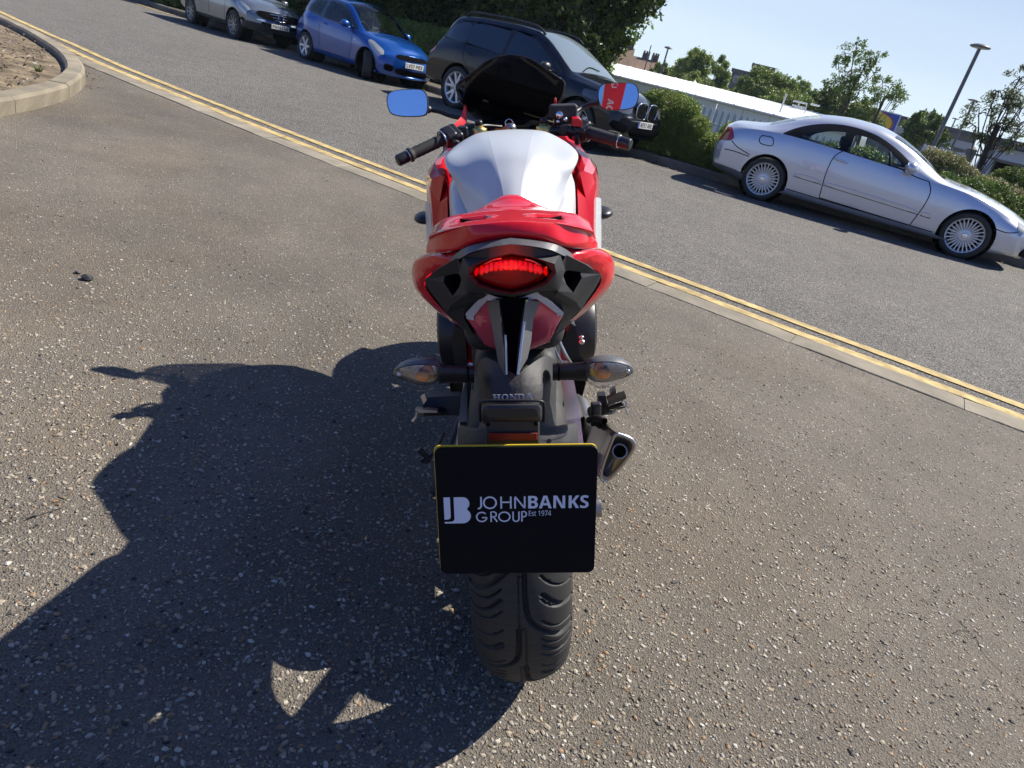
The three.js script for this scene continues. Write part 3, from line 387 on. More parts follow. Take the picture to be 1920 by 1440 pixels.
{
  // inner nose panel and clocks
  part('nose_lining', gridG(symRows(net([
    [[0, 0.93, -1.10], [0.07, 0.926, -1.09], [0.12, 0.912, -1.06], [0.15, 0.87, -1.04]],
    [[0, 0.94, -1.14], [0.08, 0.934, -1.13], [0.132, 0.91, -1.095], [0.157, 0.85, -1.075]],
    [[0, 0.87, -1.215], [0.07, 0.86, -1.205], [0.117, 0.835, -1.16], [0.146, 0.765, -1.11]],
    [[0, 0.76, -1.235], [0.05, 0.75, -1.23], [0.097, 0.725, -1.19], [0.136, 0.68, -1.13]]], 3, 3))), M.dark);
  part('inner_fairing', gridG(symRows(net([
    [[0, 0.875, -0.98], [0.07, 0.875, -0.98], [0.11, 0.87, -0.97], [0.13, 0.85, -0.95]],
    [[0, 0.905, -1.06], [0.07, 0.905, -1.06], [0.115, 0.90, -1.05], [0.14, 0.88, -1.03]],
    [[0, 0.93, -1.105], [0.07, 0.926, -1.095], [0.12, 0.912, -1.065], [0.15, 0.87, -1.045]]], 3, 3))), M.dark);
  const dash = part('instrument_cluster', box(0.15, 0.05, 0.05, 0, 0.905, -1.06, 0.015), M.dark);
  part('display', box(0.12, 0.035, 0.004, 0, 0.905, -1.034, 0.002), M.black, dash);
  parts('top_yoke', [box(0.24, 0.035, 0.06, 0, 0.86, -0.975, 0.012), rod([0.1, 0.83, -0.985], [0.1, 0.885, -0.965], 0.03), rod([-0.1, 0.83, -0.985], [-0.1, 0.885, -0.965], 0.03)], M.black);
  for (const s of [-1, 1]) { const c = H(s < 0 ? 898 : 1020, s < 0 ? 244 : 240, 1.985); const cap = part('fork_cap', [lathe([[0, 0.012], [0.012, 0.012], [0.013, 0.006], [0.022, 0.004], [0.023, -0.02], [0, -0.02]], 20).translate(...c)], M.gold); part('adjuster', lathe([[0, 0.026], [0.009, 0.026], [0.011, 0.02], [0.011, 0.01], [0, 0.01]], 12).translate(...c), M.black, cap); }
  const bar = (s, a, b, coll, sw) => {
    const A = V3(a), B = V3(b), d = B.clone().sub(A), L = d.length(), q = new THREE.Quaternion().setFromUnitVectors(new THREE.Vector3(0, 1, 0), d.clone().normalize());
    const put = (g) => g.applyQuaternion(q).translate(A.x, A.y, A.z);
    const grip = part('handlebar_grip', put(lathe([[0, 0], [0.0155, 0], [0.0172, 0.004], [0.0155, 0.01], ...Array.from({ length: 14 }, (_, i) => [0.0152 + (i % 2) * 0.0009, 0.014 + (L - 0.05) * i / 13]), [0.019, L - 0.032], [0.019, L - 0.026], [0.0145, L - 0.024], [0, L - 0.024]], 20)), M.rubber);
    part('bar_end', put(lathe([[0, L - 0.024], [0.0145, L - 0.022], [0.0155, L - 0.018], [0.0155, L + 0.006], [0.013, L + 0.010], [0, L + 0.010]], 20)), M.black, grip);
    part('bar_ring', put(lathe([[0.0145, L - 0.0255], [0.0166, L - 0.0255], [0.0166, L - 0.0225], [0.0145, L - 0.0225]], 20)), M.chrome2, grip);
    return { put, grip };
  };
  const L = bar(-1, H(838, 258, 1.95), H(751, 299, 1.88)), R = bar(1, H(1096, 246, 1.95), H(1176, 270, 1.88));
  const switchgear = (put, s, red) => { const sw = part('switchgear', put(mg([box(0.044, 0.040, 0.050, 0, -0.006, 0, 0.012), box(0.036, 0.030, 0.058, 0, -0.024, 0.002, 0.010), box(0.03, 0.014, 0.02, s * 0.004, -0.005, 0.028, 0.004)])), M.black); part('switch_button', put(mg([box(0.014, 0.010, 0.010, 0, -0.012, 0.034, 0.003)])), red ? M.red : M.grey, sw); part('switch_band', put(lathe([[0.0235, 0.012], [0.0248, 0.012], [0.0248, 0.016], [0.0235, 0.016], [0.0235, 0.012]], 20)), red ? M.black : M.alu, sw); };
  switchgear(L.put, -1, false); switchgear(R.put, 1, true);
  part('kill_switch', slab(Hs([[1072, 236, 1.93], [1074, 224, 1.93], [1086, 222, 1.93], [1092, 230, 1.93], [1090, 238, 1.93]]), [0, 0.004, -0.03]), M.red);
  parts('clip_on', [rod(H(838, 258, 1.95), H(893, 250, 1.985), 0.0125), rod(H(1096, 246, 1.95), H(1024, 246, 1.985), 0.0125), box(0.03, 0.03, 0.05, ...H(868, 247, 1.98), 0.006), box(0.03, 0.03, 0.05, ...H(1058, 243, 1.98), 0.006), box(0.026, 0.024, 0.03, ...H(882, 240, 2.0), 0.006)], M.black);
  part('brake_lever', tube([H(1062, 238, 2.0), H(1092, 238, 2.0), H(1130, 247, 1.97), H(1160, 259, 1.93)], 0.006), M.black); part('clutch_lever', tube([H(872, 242, 2.0), H(842, 248, 2.0), H(806, 268, 1.97), H(778, 283, 1.93)], 0.006), M.black);
  const res = part('brake_reservoir', [box(0.076, 0.038, 0.046, ...H(1056, 209, 2.0), 0.008), box(0.062, 0.010, 0.034, ...H(1058, 199, 2.005), 0.004), box(0.05, 0.03, 0.03, ...H(1056, 222, 2.0), 0.008)], M.blackSoft);
  part('reservoir_bolt', [ell(0.010, 0.010, 0.005, ...H(1049, 216, 1.965)), ell(0.006, 0.006, 0.004, ...H(1060, 224, 1.965)), ell(0.005, 0.005, 0.004, ...H(1046, 228, 1.965))], M.chrome2, res);
  parts('brake_hose', [tube(Hs([[1048, 226, 1.99], [1040, 236, 2.0], [1030, 250, 2.03]]), 0.006), tube(Hs([[880, 232, 2.02], [870, 240, 2.02], [862, 256, 2.02]]), 0.006), tube(Hs([[886, 246, 1.99], [905, 236, 2.06], [940, 238, 2.1]]), 0.005)], M.black, res);
  part('red_cap', ell(0.004, 0.008, 0.004, ...H(1041, 189, 2.06)), M.red, res);
  part('key_barrel', lathe([[0, 0.02], [0.012, 0.02], [0.016, 0.012], [0.018, -0.01], [0, -0.01]], 16).translate(...H(957, 246, 2.02)), M.steel);
}
// key ring with its tag, hanging from the ignition
{
  const w = (p) => { const v = V3(p).applyAxisAngle(new THREE.Vector3(0, 0, 1), BIKE_LEAN).add(BIKE_POS); return [v.x, v.y, v.z]; };
  const c = w(H(954.5, 231, 1.99)), g = group('key_ring', c), rel = (px, py, Z) => { const a = w(H(px, py, Z)); return [a[0] - c[0], a[1] - c[1], a[2] - c[2]]; };
  mesh('ring', new THREE.TorusGeometry(0.0105, 0.0011, 8, 28).rotateX(-0.3), M.chrome2, g); mesh('key', [slab([rel(957, 240, 2.0), rel(960, 240, 2.0), rel(960, 247, 2.01), rel(957, 247, 2.01)], [0, 0, -0.003])], M.steel, g);
  mesh('tag', [slab([rel(926, 246, 1.985), rel(930, 240.5, 1.985), rel(940, 241, 1.985), rel(950, 235, 1.985), rel(952, 239, 1.985), rel(944, 245, 1.985)], [0, -0.002, -0.004])], mat([0.62, 0.20, 0.03], 0.6), g);
  tag(g, 'steel key ring with an orange tag in the motorcycle ignition', 'key ring');
}
// --- mirrors
let FLAGREF;
{
  const shape = (out, Z) => crCurve([...out, out[0]].map((p) => H(p[0], p[1], Z)), 5).slice(0, -1);
  const mk = (out, Z, tilt, yaw, stemPts) => {
    const pl = shape(out, Z), n = pl.length, c = [0, 1, 2].map((k) => pl.reduce((s, p) => s + p[k], 0) / n), q = new THREE.Quaternion().setFromEuler(new THREE.Euler(tilt, yaw, 0, 'YXZ'));
    const loc = pl.map((p) => V3([p[0] - c[0], p[1] - c[1], 0])), ringAt = (k, dz) => loc.map((v) => { const w = new THREE.Vector3(v.x * k, v.y * k, dz).applyQuaternion(q); return [c[0] + w.x, c[1] + w.y, c[2] + w.z]; });
    const m = part('mirror', polyLoft([ringAt(0.955, 0.001), ringAt(1.0, 0.002), ringAt(1.02, -0.004), ringAt(1.0, -0.012), ringAt(0.8, -0.03), ringAt(0.45, -0.042)], true, 0.8), M.black);
    const g0 = ringAt(0.958, 0.0022), t = []; for (let i = 0; i < n; i++) t.push(...g0[i], ...g0[(i + 1) % n], ...c.map((v, k) => v + new THREE.Vector3(0, 0, 0.0022).applyQuaternion(q).toArray()[k])); const nn = new THREE.Vector3(0, 0, 1).applyQuaternion(q), gg = (() => { const e1 = V3(t.slice(3, 6)).sub(V3(t.slice(0, 3))), e2 = V3(t.slice(6, 9)).sub(V3(t.slice(0, 3))); if (e1.cross(e2).dot(nn) < 0) for (let i = 0; i < t.length; i += 9) { const w = t.slice(i, i + 3); for (let k = 0; k < 3; k++) { t[i + k] = t[i + 3 + k]; t[i + 3 + k] = w[k]; } } return soup(t); })(); for (let i = 0; i < gg.attributes.normal.count; i++) gg.attributes.normal.setXYZ(i, nn.x, nn.y, nn.z);
    part('mirror_glass', gg, M.mirror, m); part('mirror_stem', [tube(stemPts, 0.007, 8, 5), ell(0.013, 0.012, 0.014, ...stemPts[0])], M.black, m);
    return { c, nn, q };
  };
  mk([[724.5, 190], [727, 176], [740, 169.5], [765, 167], [790, 168], [800, 178], [803, 194], [802, 210], [795, 217], [770, 219], [745, 217], [731, 210]], 2.13, -0.20, -0.03, Hs([[802, 205, 2.16], [824, 209, 2.17], [842, 216, 2.17], [868, 222, 2.16]]));
  const r = mk([[1120.5, 186], [1121, 172], [1128, 159], [1145, 155.5], [1170, 155], [1190, 157], [1197.5, 170], [1196, 188], [1188, 201], [1170, 206], [1145, 207], [1127, 203]], 2.13, -0.20, 0.03, Hs([[1123, 193, 2.16], [1104, 197, 2.17], [1090, 203, 2.17], [1074, 213, 2.14]]));
  // feather flag behind the photographer, seen only in this mirror
  const toW = (p) => V3(p).applyAxisAngle(new THREE.Vector3(0, 0, 1), BIKE_LEAN).add(BIKE_POS), mc = toW(r.c), mn = r.nn.clone().applyAxisAngle(new THREE.Vector3(0, 0, 1), BIKE_LEAN);
  FLAGREF = { mc, mn };
}

// --- tail: seat cowl, trims, lamp, undertray, mudguard, plate, indicators, silencer
{
  // seat cowl (half, from the survey), with two hooded scoops
  const rows = [
    [[959, 447, 0.925], [985, 448, 0.926], [1010, 451, 0.930], [1038, 457, 0.938], [1064, 463, 0.955], [1095, 465, 0.99], [1121, 465, 1.04]],
    [[959, 437, 0.918], [985, 438, 0.919], [1010, 440, 0.923], [1038, 446, 0.932], [1064, 453, 0.952], [1098, 455, 0.99], [1120, 454, 1.045]],
    [[959, 417, 0.9250], [985, 417.5, 0.9258], [1010, 419, 0.9290], [1036, 421, 0.9370], [1056, 424, 0.9546], [1092, 433, 0.9850], [1115, 441, 1.0330]],
    [[959, 413.5, 0.9354], [985, 414, 0.9359], [1010, 415.5, 0.9380], [1036, 417, 0.9432], [1058, 420, 0.9536], [1090, 427, 0.9744], [1113, 435, 1.0056]],
    [[959, 403, 0.9796], [985, 403.5, 0.9796], [1010, 405, 0.9796], [1036, 407, 0.9848], [1062, 411, 0.9900], [1088, 417, 0.9952], [1108, 426, 1.0160]],
    [[959, 393, 1.0316], [985, 393.5, 1.0316], [1010, 394, 1.0316], [1036, 396, 1.0316], [1060, 398, 1.0316], [1084, 404, 1.0368], [1103, 415, 1.0472]],
    [[959, 386, 1.0732], [980, 387, 1.0732], [1005, 389, 1.0732], [1030, 393, 1.0732], [1056, 397, 1.0732], [1079, 402, 1.0732], [1097, 413, 1.0784]],
    [[961, 374, 1.1018], [976, 376, 1.1018], [996, 382, 1.0992], [1024, 391.5, 1.0940], [1050, 397, 1.0940], [1073, 403, 1.0940], [1090, 415, 1.0992]],
    [[961, 366.5, 1.1174], [974, 368, 1.1174], [994, 376, 1.1148], [1018, 388, 1.1096], [1044, 396, 1.1096], [1068, 404, 1.1096], [1084, 418, 1.1148]],
    [[961, 368, 1.1304], [974, 370, 1.1304], [992, 380, 1.1278], [1014, 392, 1.1252], [1038, 402, 1.1252], [1060, 412, 1.1252], [1076, 428, 1.1252]]].map(Hs); for (const [y, z, w] of [[0.885, -0.085, 1], [0.835, -0.17, 1.05], [0.775, -0.262, 1.1]]) { const L = rows[9], q = L.map((p) => [p[0] * w, p[1] + (y - rows[8][0][1]), z + (p[2] - L[0][2]) * 0.5]); rows.push(q); }
  const f = net(rows, 9, 9), crz = (a, b) => a;
  // scoops: push the surface down in a tapering trough
  const c0 = H(1024, 411, 1.0), sl = [0.070, 0, 0];
  const g = symRows(f).map((r) => r.map((p) => { const x = Math.abs(p[0]), z = p[2], u = (x - 0.053) / 0.025, w = (z - 0.118 + (x - 0.053) * 0.25) / 0.011; const d = Math.pow(Math.abs(u) ** 3 + Math.abs(w) ** 3, 1 / 3); const lip = Math.exp(-((d - 1.15) ** 2) / 0.05) * 0.0035 * (w < 0.3 ? 1 : 0.3); return [p[0], p[1] - 0.006 * (1 - sstep(0.7, 1.0, d)) + lip * 0.4, p[2]]; }));
  const half = g.map((r) => r.slice((r.length - 1) / 2)), cc = 36, mid = (rs) => gridG(rs.map((r) => { const h = r.slice(0, cc + 1); return [...h.slice(1).reverse().map(mir), ...h]; })), edge = (rs) => gridG(rs.map((r) => r.slice(cc)));
  const cowl = part('seat_cowl', [mid(half.slice(0, 19)), edge(half.slice(0, 19)), mirG(edge(half.slice(0, 19))), mid(half.slice(18)), edge(half.slice(18)), mirG(edge(half.slice(18)))], M.red);
  pair('scoop', slab([[0.034, 0.009], [0.046, 0.004], [0.060, -0.002], [0.074, -0.007], [0.071, 0.000], [0.058, 0.005], [0.044, 0.010]].map(([x, dz]) => { let b = 9, y = 0; const z = 0.114 + dz; for (const r of g) for (const q of r) { const d = (q[0] - x) ** 2 + (q[2] - z) ** 2; if (d < b) { b = d; y = q[1]; } } return [x, y + 0.004, z]; }), [0, -0.006, 0]), M.dark, cowl);
  part('cowl_base', gridG(symRows(net([[[959, 448, 0.93], [1010, 452, 0.935], [1064, 464, 0.96], [1095, 467, 1.0], [1118, 467, 1.045]], [[959, 452, 1.05], [1010, 454, 1.06], [1064, 466, 1.08], [1095, 470, 1.1], [1108, 470, 1.12]], [[959, 450, 1.20], [1005, 450, 1.20], [1044, 455, 1.20], [1060, 460, 1.20], [1076, 464, 1.20]]].map(Hs), 3, 3))), M.dark, cowl);
  // grey top trim between cowl and lamp
  const tr = [
    [[959, 441, 0.96], [1000, 446, 0.965], [1034, 452, 0.97], [1052, 460, 0.985], [1070, 470, 1.01]],
    [[958, 446.5, 0.912], [998, 450.5, 0.917], [1036, 457, 0.925], [1056, 465, 0.94], [1072, 475, 0.97]],
    [[958, 457.5, 0.898], [998, 461.5, 0.903], [1034, 469, 0.912], [1056, 479, 0.93], [1077, 487, 0.97]]].map(Hs);
  part('tail_trim', gridG(symRows(net(tr, 1, 5)), 0.5), M.grey);
  // black lower shell round the lamp
  const frame = [[958, 474], [1000, 481.5], [1040, 495], [1043, 512], [1026, 533], [990, 546], [958, 552.5]];
  const outer = [[958, 457.5, 0.898], [1000, 462, 0.904], [1050, 476, 0.926], [1060, 506, 0.93], [1048, 545, 0.932], [1008, 548, 0.925], [956, 558, 0.925]];
  const inner = frame.map((p) => H(p[0], p[1], 0.905)), lensR = [[958, 479], [990, 483], [1014, 491], [1031, 508], [1022, 523], [992, 537], [958, 546]].map((p) => H(p[0], p[1], 0.920));
  const shell = part('tail_shell', toCreasedNormals(both(mg([
    gridG([Hs(outer), inner]), gridG([inner, frame.map((p, i) => { const q = [lerp(p[0], [958, 990, 1014, 1031, 1022, 992, 958][i], 0.75), lerp(p[1], [479, 483, 491, 508, 523, 537, 546][i], 0.75)]; return H(q[0], q[1], 0.925); })]),
  ])), 0.5), M.blackSoft);
  // wings with their vents
  const W = (l) => toCreasedNormals(gridG(l.map(Hs)), 0.45);
  const ven = [[1054, 512, 0.955], [1066, 507, 0.962], [1088, 510, 0.985], [1091, 521, 0.985], [1075, 549, 0.97], [1062, 534, 0.955]];
  const ring = [[1043, 510, 0.928], [1062, 478, 0.935], [1100, 497, 0.985], [1126, 514, 1.02], [1080, 566, 0.99], [1046, 546, 0.932]];
  const far = [[1047, 470, 0.928], [1077, 487, 0.97], [1104, 497, 1.0], [1128, 518, 1.04], [1090, 581, 1.03], [1040, 556, 0.945]];
  const ringClose = (a) => [...a, a[0]];
  pair('tail_wing', toCreasedNormals((mg([
    gridG([Hs(ringClose(far)), Hs(ringClose(ring))]), gridG([Hs(ringClose(ring)), Hs(ringClose(ven))]),
    gridG([Hs(ringClose(ven)), Hs(ringClose(ven)).map((p) => add3(p, [-0.012, -0.004, -0.045]))]),
  ])), 0.42), M.blackSoft, shell);
  pair('vent', (slab(Hs(ven).map((p) => add3(p, [-0.012, -0.004, -0.045])), [0, 0, -0.004])), M.dark, shell);
  // underside of the shell, narrowing down to the frame
  pair('tail_underside', toCreasedNormals(gridG([
    Hs([[1008, 549, 0.955], [1046, 546, 0.934], [1080, 566, 0.992], [1128, 520, 1.042]]),
    Hs([[1034, 567, 0.992], [1054, 572, 0.99], [1090, 581, 1.034], [1124, 538, 1.06]]),
    Hs([[1057, 590, 1.005], [1060, 592, 1.01], [1068, 602, 1.08], [1100, 578, 1.12]]),
    Hs([[1040, 626, 1.02], [1045, 624, 1.04], [1052, 622, 1.10], [1072, 602, 1.18]])]), 0.5), M.blackSoft, shell);
  pair('side_cowl', (gridG(net([
    [[1062, 464, 0.975], [1077, 487, 0.974], [1104, 497, 1.004], [1126, 514, 1.034], [1124, 536, 1.045], [1090, 581, 1.034], [1067, 602, 1.08]],
    [[1076, 465, 0.99], [1096, 474, 0.99], [1120, 485, 1.015], [1141, 507, 1.05], [1136, 535, 1.06], [1104, 574, 1.06], [1074, 601, 1.10]],
    [[1096, 466, 1.02], [1122, 469, 1.03], [1144, 481, 1.06], [1151, 505, 1.09], [1144, 535, 1.10], [1112, 572, 1.11], [1080, 600, 1.14]],
    [[1104, 464, 1.10], [1124, 466, 1.12], [1140, 478, 1.15], [1147, 503, 1.17], [1138, 538, 1.18], [1108, 572, 1.19], [1080, 598, 1.22]],
    [[1088, 460, 1.30], [1098, 463, 1.32], [1106, 475, 1.34], [1108, 500, 1.36], [1100, 535, 1.38], [1084, 560, 1.38], [1070, 580, 1.38]]].map(Hs), 5, 4), 0.6)), M.red);
  // lamp: lens with a lit LED band
  const lensUp = [[882.5, 511], [896, 497], [915, 487], [936, 481.5], [958, 479.5], [980, 481.5], [1002, 487.5], [1019, 496], [1031, 509]], lensDn = [[1031, 509], [1027, 519], [1012, 529], [985, 540], [957, 545.5], [930, 540], [905, 530], [889, 521], [882.5, 511]];
  const ol = [...lensUp.slice(0, -1), ...lensDn.slice(0, -1)], bul = (k, Z) => ol.map((p) => H(lerp(957, p[0], k), lerp(512, p[1], k), Z));
  const lamp = sub('tail_lamp', bike);
  part('lamp_back', polyLoft([bul(1, 0.93), bul(0.98, 0.945)], true), mat([0.05, 0.002, 0.002], 0.5), lamp);
  const led = mat([0.5, 0.01, 0.01], 0.35, 0, { emissive: new THREE.Color().setRGB(1, 0.03, 0.015), emissiveIntensity: 0.07 }), ledH = mat([0.8, 0.1, 0.05], 0.3, 0, { emissive: new THREE.Color().setRGB(1, 0.12, 0.05), emissiveIntensity: 0.6 });
  const arc = (u, lo) => { const x = lerp(888, 1026, u), t = (u - 0.5) * 2; return lo ? [x, 506 + 9 * t * t] : [x, 487 + 19 * t * t]; };
  const bandRows = [0, 0.25, 0.5, 0.75, 1].map((v) => Array.from({ length: 40 }, (_, i) => { const u = i / 39, a = arc(u, 0), b = arc(u, 1); return H(lerp(a[0], b[0], v), lerp(a[1], b[1], v), 0.928 + 0.002 * Math.sin(i * 2.4)); }));
  part('led_band', gridG(bandRows), led, lamp);
  const cells = []; { const R = rng(4); for (let i = 0; i < 15; i++) for (let k = 0; k < 2; k++) { const u = (i + 0.5) / 15, a = arc(u, 0), b = arc(u, 1), v = k ? 0.68 : 0.30; cells.push(ell(0.0021 + 0.001 * R(), 0.0036 + 0.002 * R(), 0.0015, ...H(lerp(a[0], b[0], v) + R() * 2, lerp(a[1], b[1], v) + R() * 2, 0.926), 8, 6)); } }
  part('led', cells, ledH, lamp);
  parts('lens_rib', [tube(Hs([[905, 497, 0.915], [925, 487, 0.912], [940, 484.5, 0.911]]), 0.0012), tube(Hs([[985, 486, 0.911], [1000, 490, 0.912], [1014, 498, 0.915]]), 0.0012)], mat([0.7, 0.1, 0.08], 0.2, 0), lamp);
  part('lens', gridG([1, 0.92, 0.75, 0.5, 0.2, 0.001].map((k, i) => { const r = bul(k, [0.922, 0.914, 0.910, 0.908, 0.907, 0.907][i]); return [...r, r[0]]; })), mat([0.62, 0.02, 0.03], 0.08, 0, { transmission: 0.9, thickness: 0, ior: 1.4 }), lamp);
  part('reflex_strip', slab(Hs([[890, 514, 0.925], [930, 518, 0.925], [957, 519, 0.925], [985, 518, 0.925], [1024, 514, 0.925], [1012, 527, 0.925], [957, 542, 0.925], [905, 528, 0.925]]), [0, 0, -0.003]), mat([0.16, 0.006, 0.01], 0.3, 0, { clearcoat: 0.6 }), lamp);
  const gl = new THREE.PointLight(new THREE.Color().setRGB(1, 0.06, 0.03), 0.004, 1); gl.position.set(...H(957, 498, 0.89)); bike.add(gl);
}
{
  // red undertray with its grey rim
  const top = [[911, 550, 0.975], [928, 556, 0.972], [953, 561.5, 0.97], [980, 557, 0.972], [1008, 547, 0.975], [1034, 565, 0.985], [1057, 586, 1.0], [1056, 592, 1.0]], bot = [[1030, 641, 1.025], [992, 657, 1.03], [930, 655, 1.03], [908, 646, 1.025], [874, 596, 1.0], [873, 588, 1.0], [890, 569, 0.985]];
  const out = [...top, ...bot], cx = 963, cy = 600, R2 = (k, dz) => out.map((p) => H(lerp(cx, p[0], k), lerp(cy, p[1], k), p[2] + dz));
  const under = mat([0.80, 0.10, 0.16], 0.2, 0.15, { clearcoat: 1, clearcoatRoughness: 0.03 });
  const ut = part('undertray', toCreasedNormals(polyLoft([R2(1, 0.03), R2(1, 0.006), R2(0.97, 0), R2(0.8, -0.004), R2(0.5, -0.008)], true), 0.7), under);
  const rim = top.map((p) => p), rimIn = [[914, 563], [930, 566], [953, 570], [980, 566], [1006, 560], [1026, 574], [1044, 588], [1045, 592]];
  const rimG = (a, b, dz) => toCreasedNormals(polyLoft(a.map((p, i) => [H(p[0], p[1], p[2] - 0.009), H(b[i][0], b[i][1], p[2] - 0.010), H(b[i][0], b[i][1], p[2] - 0.002), H(p[0], p[1], p[2] + 0.004)]), true), 0.5);
  const rimM = mat([0.56, 0.56, 0.57], 0.35, 0.1, { clearcoat: 0.6 });
  part('undertray_rim', [rimG(top, rimIn), rimG([[911, 550, 0.975], [890, 569, 0.985], [873, 588, 1.0], [875, 598, 1.0]], [[914, 563], [901, 577], [888, 594], [889, 601]])], rimM, ut);
  // mudguard stalk: two grey ribs with a dark channel
  const stalkM = M.grey, rib = (a) => toCreasedNormals(polyLoft(a.map(Hs), true), 0.5);
  const [st] = parts('mudguard_stalk', [rib([[[913, 566, 0.968], [935, 562, 0.945], [938, 562, 0.965], [918, 568, 0.99]], [[922, 610, 0.955], [940, 610, 0.925], [944, 610, 0.945], [926, 610, 0.975]], [[930, 655, 0.94], [945, 660, 0.908], [949, 660, 0.925], [934, 655, 0.965]], [[934, 682, 0.93], [947, 704, 0.895], [951, 704, 0.912], [938, 682, 0.955]]]),
    rib([[[1013, 566, 0.968], [986, 562, 0.945], [983, 562, 0.965], [1008, 568, 0.99]], [[1000, 600, 0.957], [980, 606, 0.927], [976, 606, 0.947], [996, 600, 0.977]], [[996, 640, 0.943], [974, 655, 0.91], [970, 655, 0.927], [992, 640, 0.967]], [[989, 672, 0.93], [971, 703, 0.895], [967, 703, 0.912], [985, 672, 0.955]]])], stalkM);
  part('channel', rib([[[930, 560, 0.958], [990, 558, 0.958], [990, 558, 0.99], [930, 560, 0.99]], [[938, 630, 0.945], [984, 630, 0.945], [984, 630, 0.97], [938, 630, 0.97]], [[944, 704, 0.915], [974, 704, 0.915], [974, 704, 0.94], [944, 704, 0.94]]]), M.dark, st);
  parts('rib_edge', [tube(Hs([[948, 628, 0.916], [949, 660, 0.905], [950, 702, 0.893]]), 0.0016), tube(Hs([[983, 603, 0.925], [977, 650, 0.908], [971, 702, 0.892]]), 0.0022)], M.alu, st);
}
{
  // rear mudguard
  const rowsG = [
    [[963, 704, 0.900], [975, 697, 0.905], [992, 684, 0.920], [1010, 672, 0.945], [1022, 667, 0.965], [1034, 672, 0.985], [1041, 690, 1.01]],
    [[963, 722, 0.888], [976, 720, 0.890], [994, 712, 0.900], [1012, 703, 0.915], [1026, 699, 0.940], [1038, 704, 0.975], [1042, 716, 1.01]],
    [[963, 740, 0.880], [977, 740, 0.881], [996, 737, 0.886], [1014, 733, 0.896], [1028, 732, 0.920], [1038, 736, 0.960], [1041, 745, 1.0]],
    [[963, 760, 0.872], [979, 760, 0.873], [1000, 760, 0.877], [1015, 760, 0.886], [1028, 762, 0.910], [1037, 765, 0.950], [1041, 770, 1.0]],
    [[963, 785, 0.862], [979, 785, 0.863], [1002, 787, 0.866], [1018, 790, 0.874], [1032, 795, 0.890], [1042, 798, 0.93], [1046, 800, 1.0]],
    [[963, 812, 0.850], [979, 812, 0.850], [1004, 814, 0.854], [1022, 812, 0.862], [1044, 803, 0.880], [1062, 797, 0.91], [1078, 792, 0.96]],
    [[963, 838, 0.838], [979, 838, 0.838], [1004, 838, 0.842], [1024, 838, 0.850], [1048, 836, 0.864], [1068, 836, 0.88], [1083, 834, 0.91]],
    [[963, 870, 0.83], [979, 870, 0.83], [1004, 870, 0.835], [1024, 870, 0.845], [1048, 870, 0.86], [1068, 868, 0.88], [1083, 864, 0.91]]].map(Hs);
  const mgd = part('rear_mudguard', toCreasedNormals(gridG(symRows(net(rowsG, 5, 2)).map((r) => r.map((p) => [p[0] + 0.0015, p[1], p[2]]))), 0.34), M.blackSoft);
  const hn = H(961.5, 744.5, 0.874), hg = textG('HONDA', 0.0085, 0.0014, fontS, 0.058); hg.rotateX(-0.30).translate(hn[0], hn[1], hn[2]);
  part('emblem', hg, mat([0.55, 0.54, 0.53], 0.35), mgd);
  // plate lamp housing and reflector
  const sq = (x0, y0, x1, y1, Z, r) => { const p = []; for (const [cx, cy, a0] of [[x1 - r, y0 + r, -90], [x1 - r, y1 - r, 0], [x0 + r, y1 - r, 90], [x0 + r, y0 + r, 180]]) for (let k = 0; k <= 4; k++) { const a = (a0 + k * 22.5) * D2R; p.push(H(cx + r * Math.cos(a), cy + r * Math.sin(a), Z)); } return p; };
  const hs = part('plate_lamp', toCreasedNormals(polyLoft([sq(903, 757, 1016, 795, 0.875, 9), sq(903, 757, 1016, 794, 0.842, 9), sq(906, 760, 1013, 789, 0.829, 8), sq(912, 766, 1007, 783, 0.826, 7)]), 0.8), M.black);
  part('housing_back', polyLoft([sq(910, 788, 1012, 836, 0.862, 5), sq(910, 788, 1012, 836, 0.838, 5), sq(913, 790, 1009, 834, 0.834, 5)]), M.blackSoft, hs);
  parts('screw', [ell(0.003, 0.003, 0.0015, ...H(915, 796, 0.833)), ell(0.003, 0.003, 0.0015, ...H(1005, 795, 0.833))], M.dark, hs);
  part('reflector', polyLoft([sq(916, 811, 1008, 826, 0.836, 2), sq(916, 811, 1008, 826, 0.8315, 2), sq(918, 813, 1006, 824, 0.830, 1.5)]), mat([0.17, 0.005, 0.008], 0.4, 0, { bumpMap: bumpT, bumpScale: 0.001 }), hs);
  part('hood_edge', tube(Hs([[900, 790, 0.872], [900, 760, 0.866], [908, 752, 0.862], [962, 751, 0.858], [1012, 752, 0.862], [1020, 760, 0.866], [1020, 790, 0.872]]), 0.0022), M.black, hs);
}
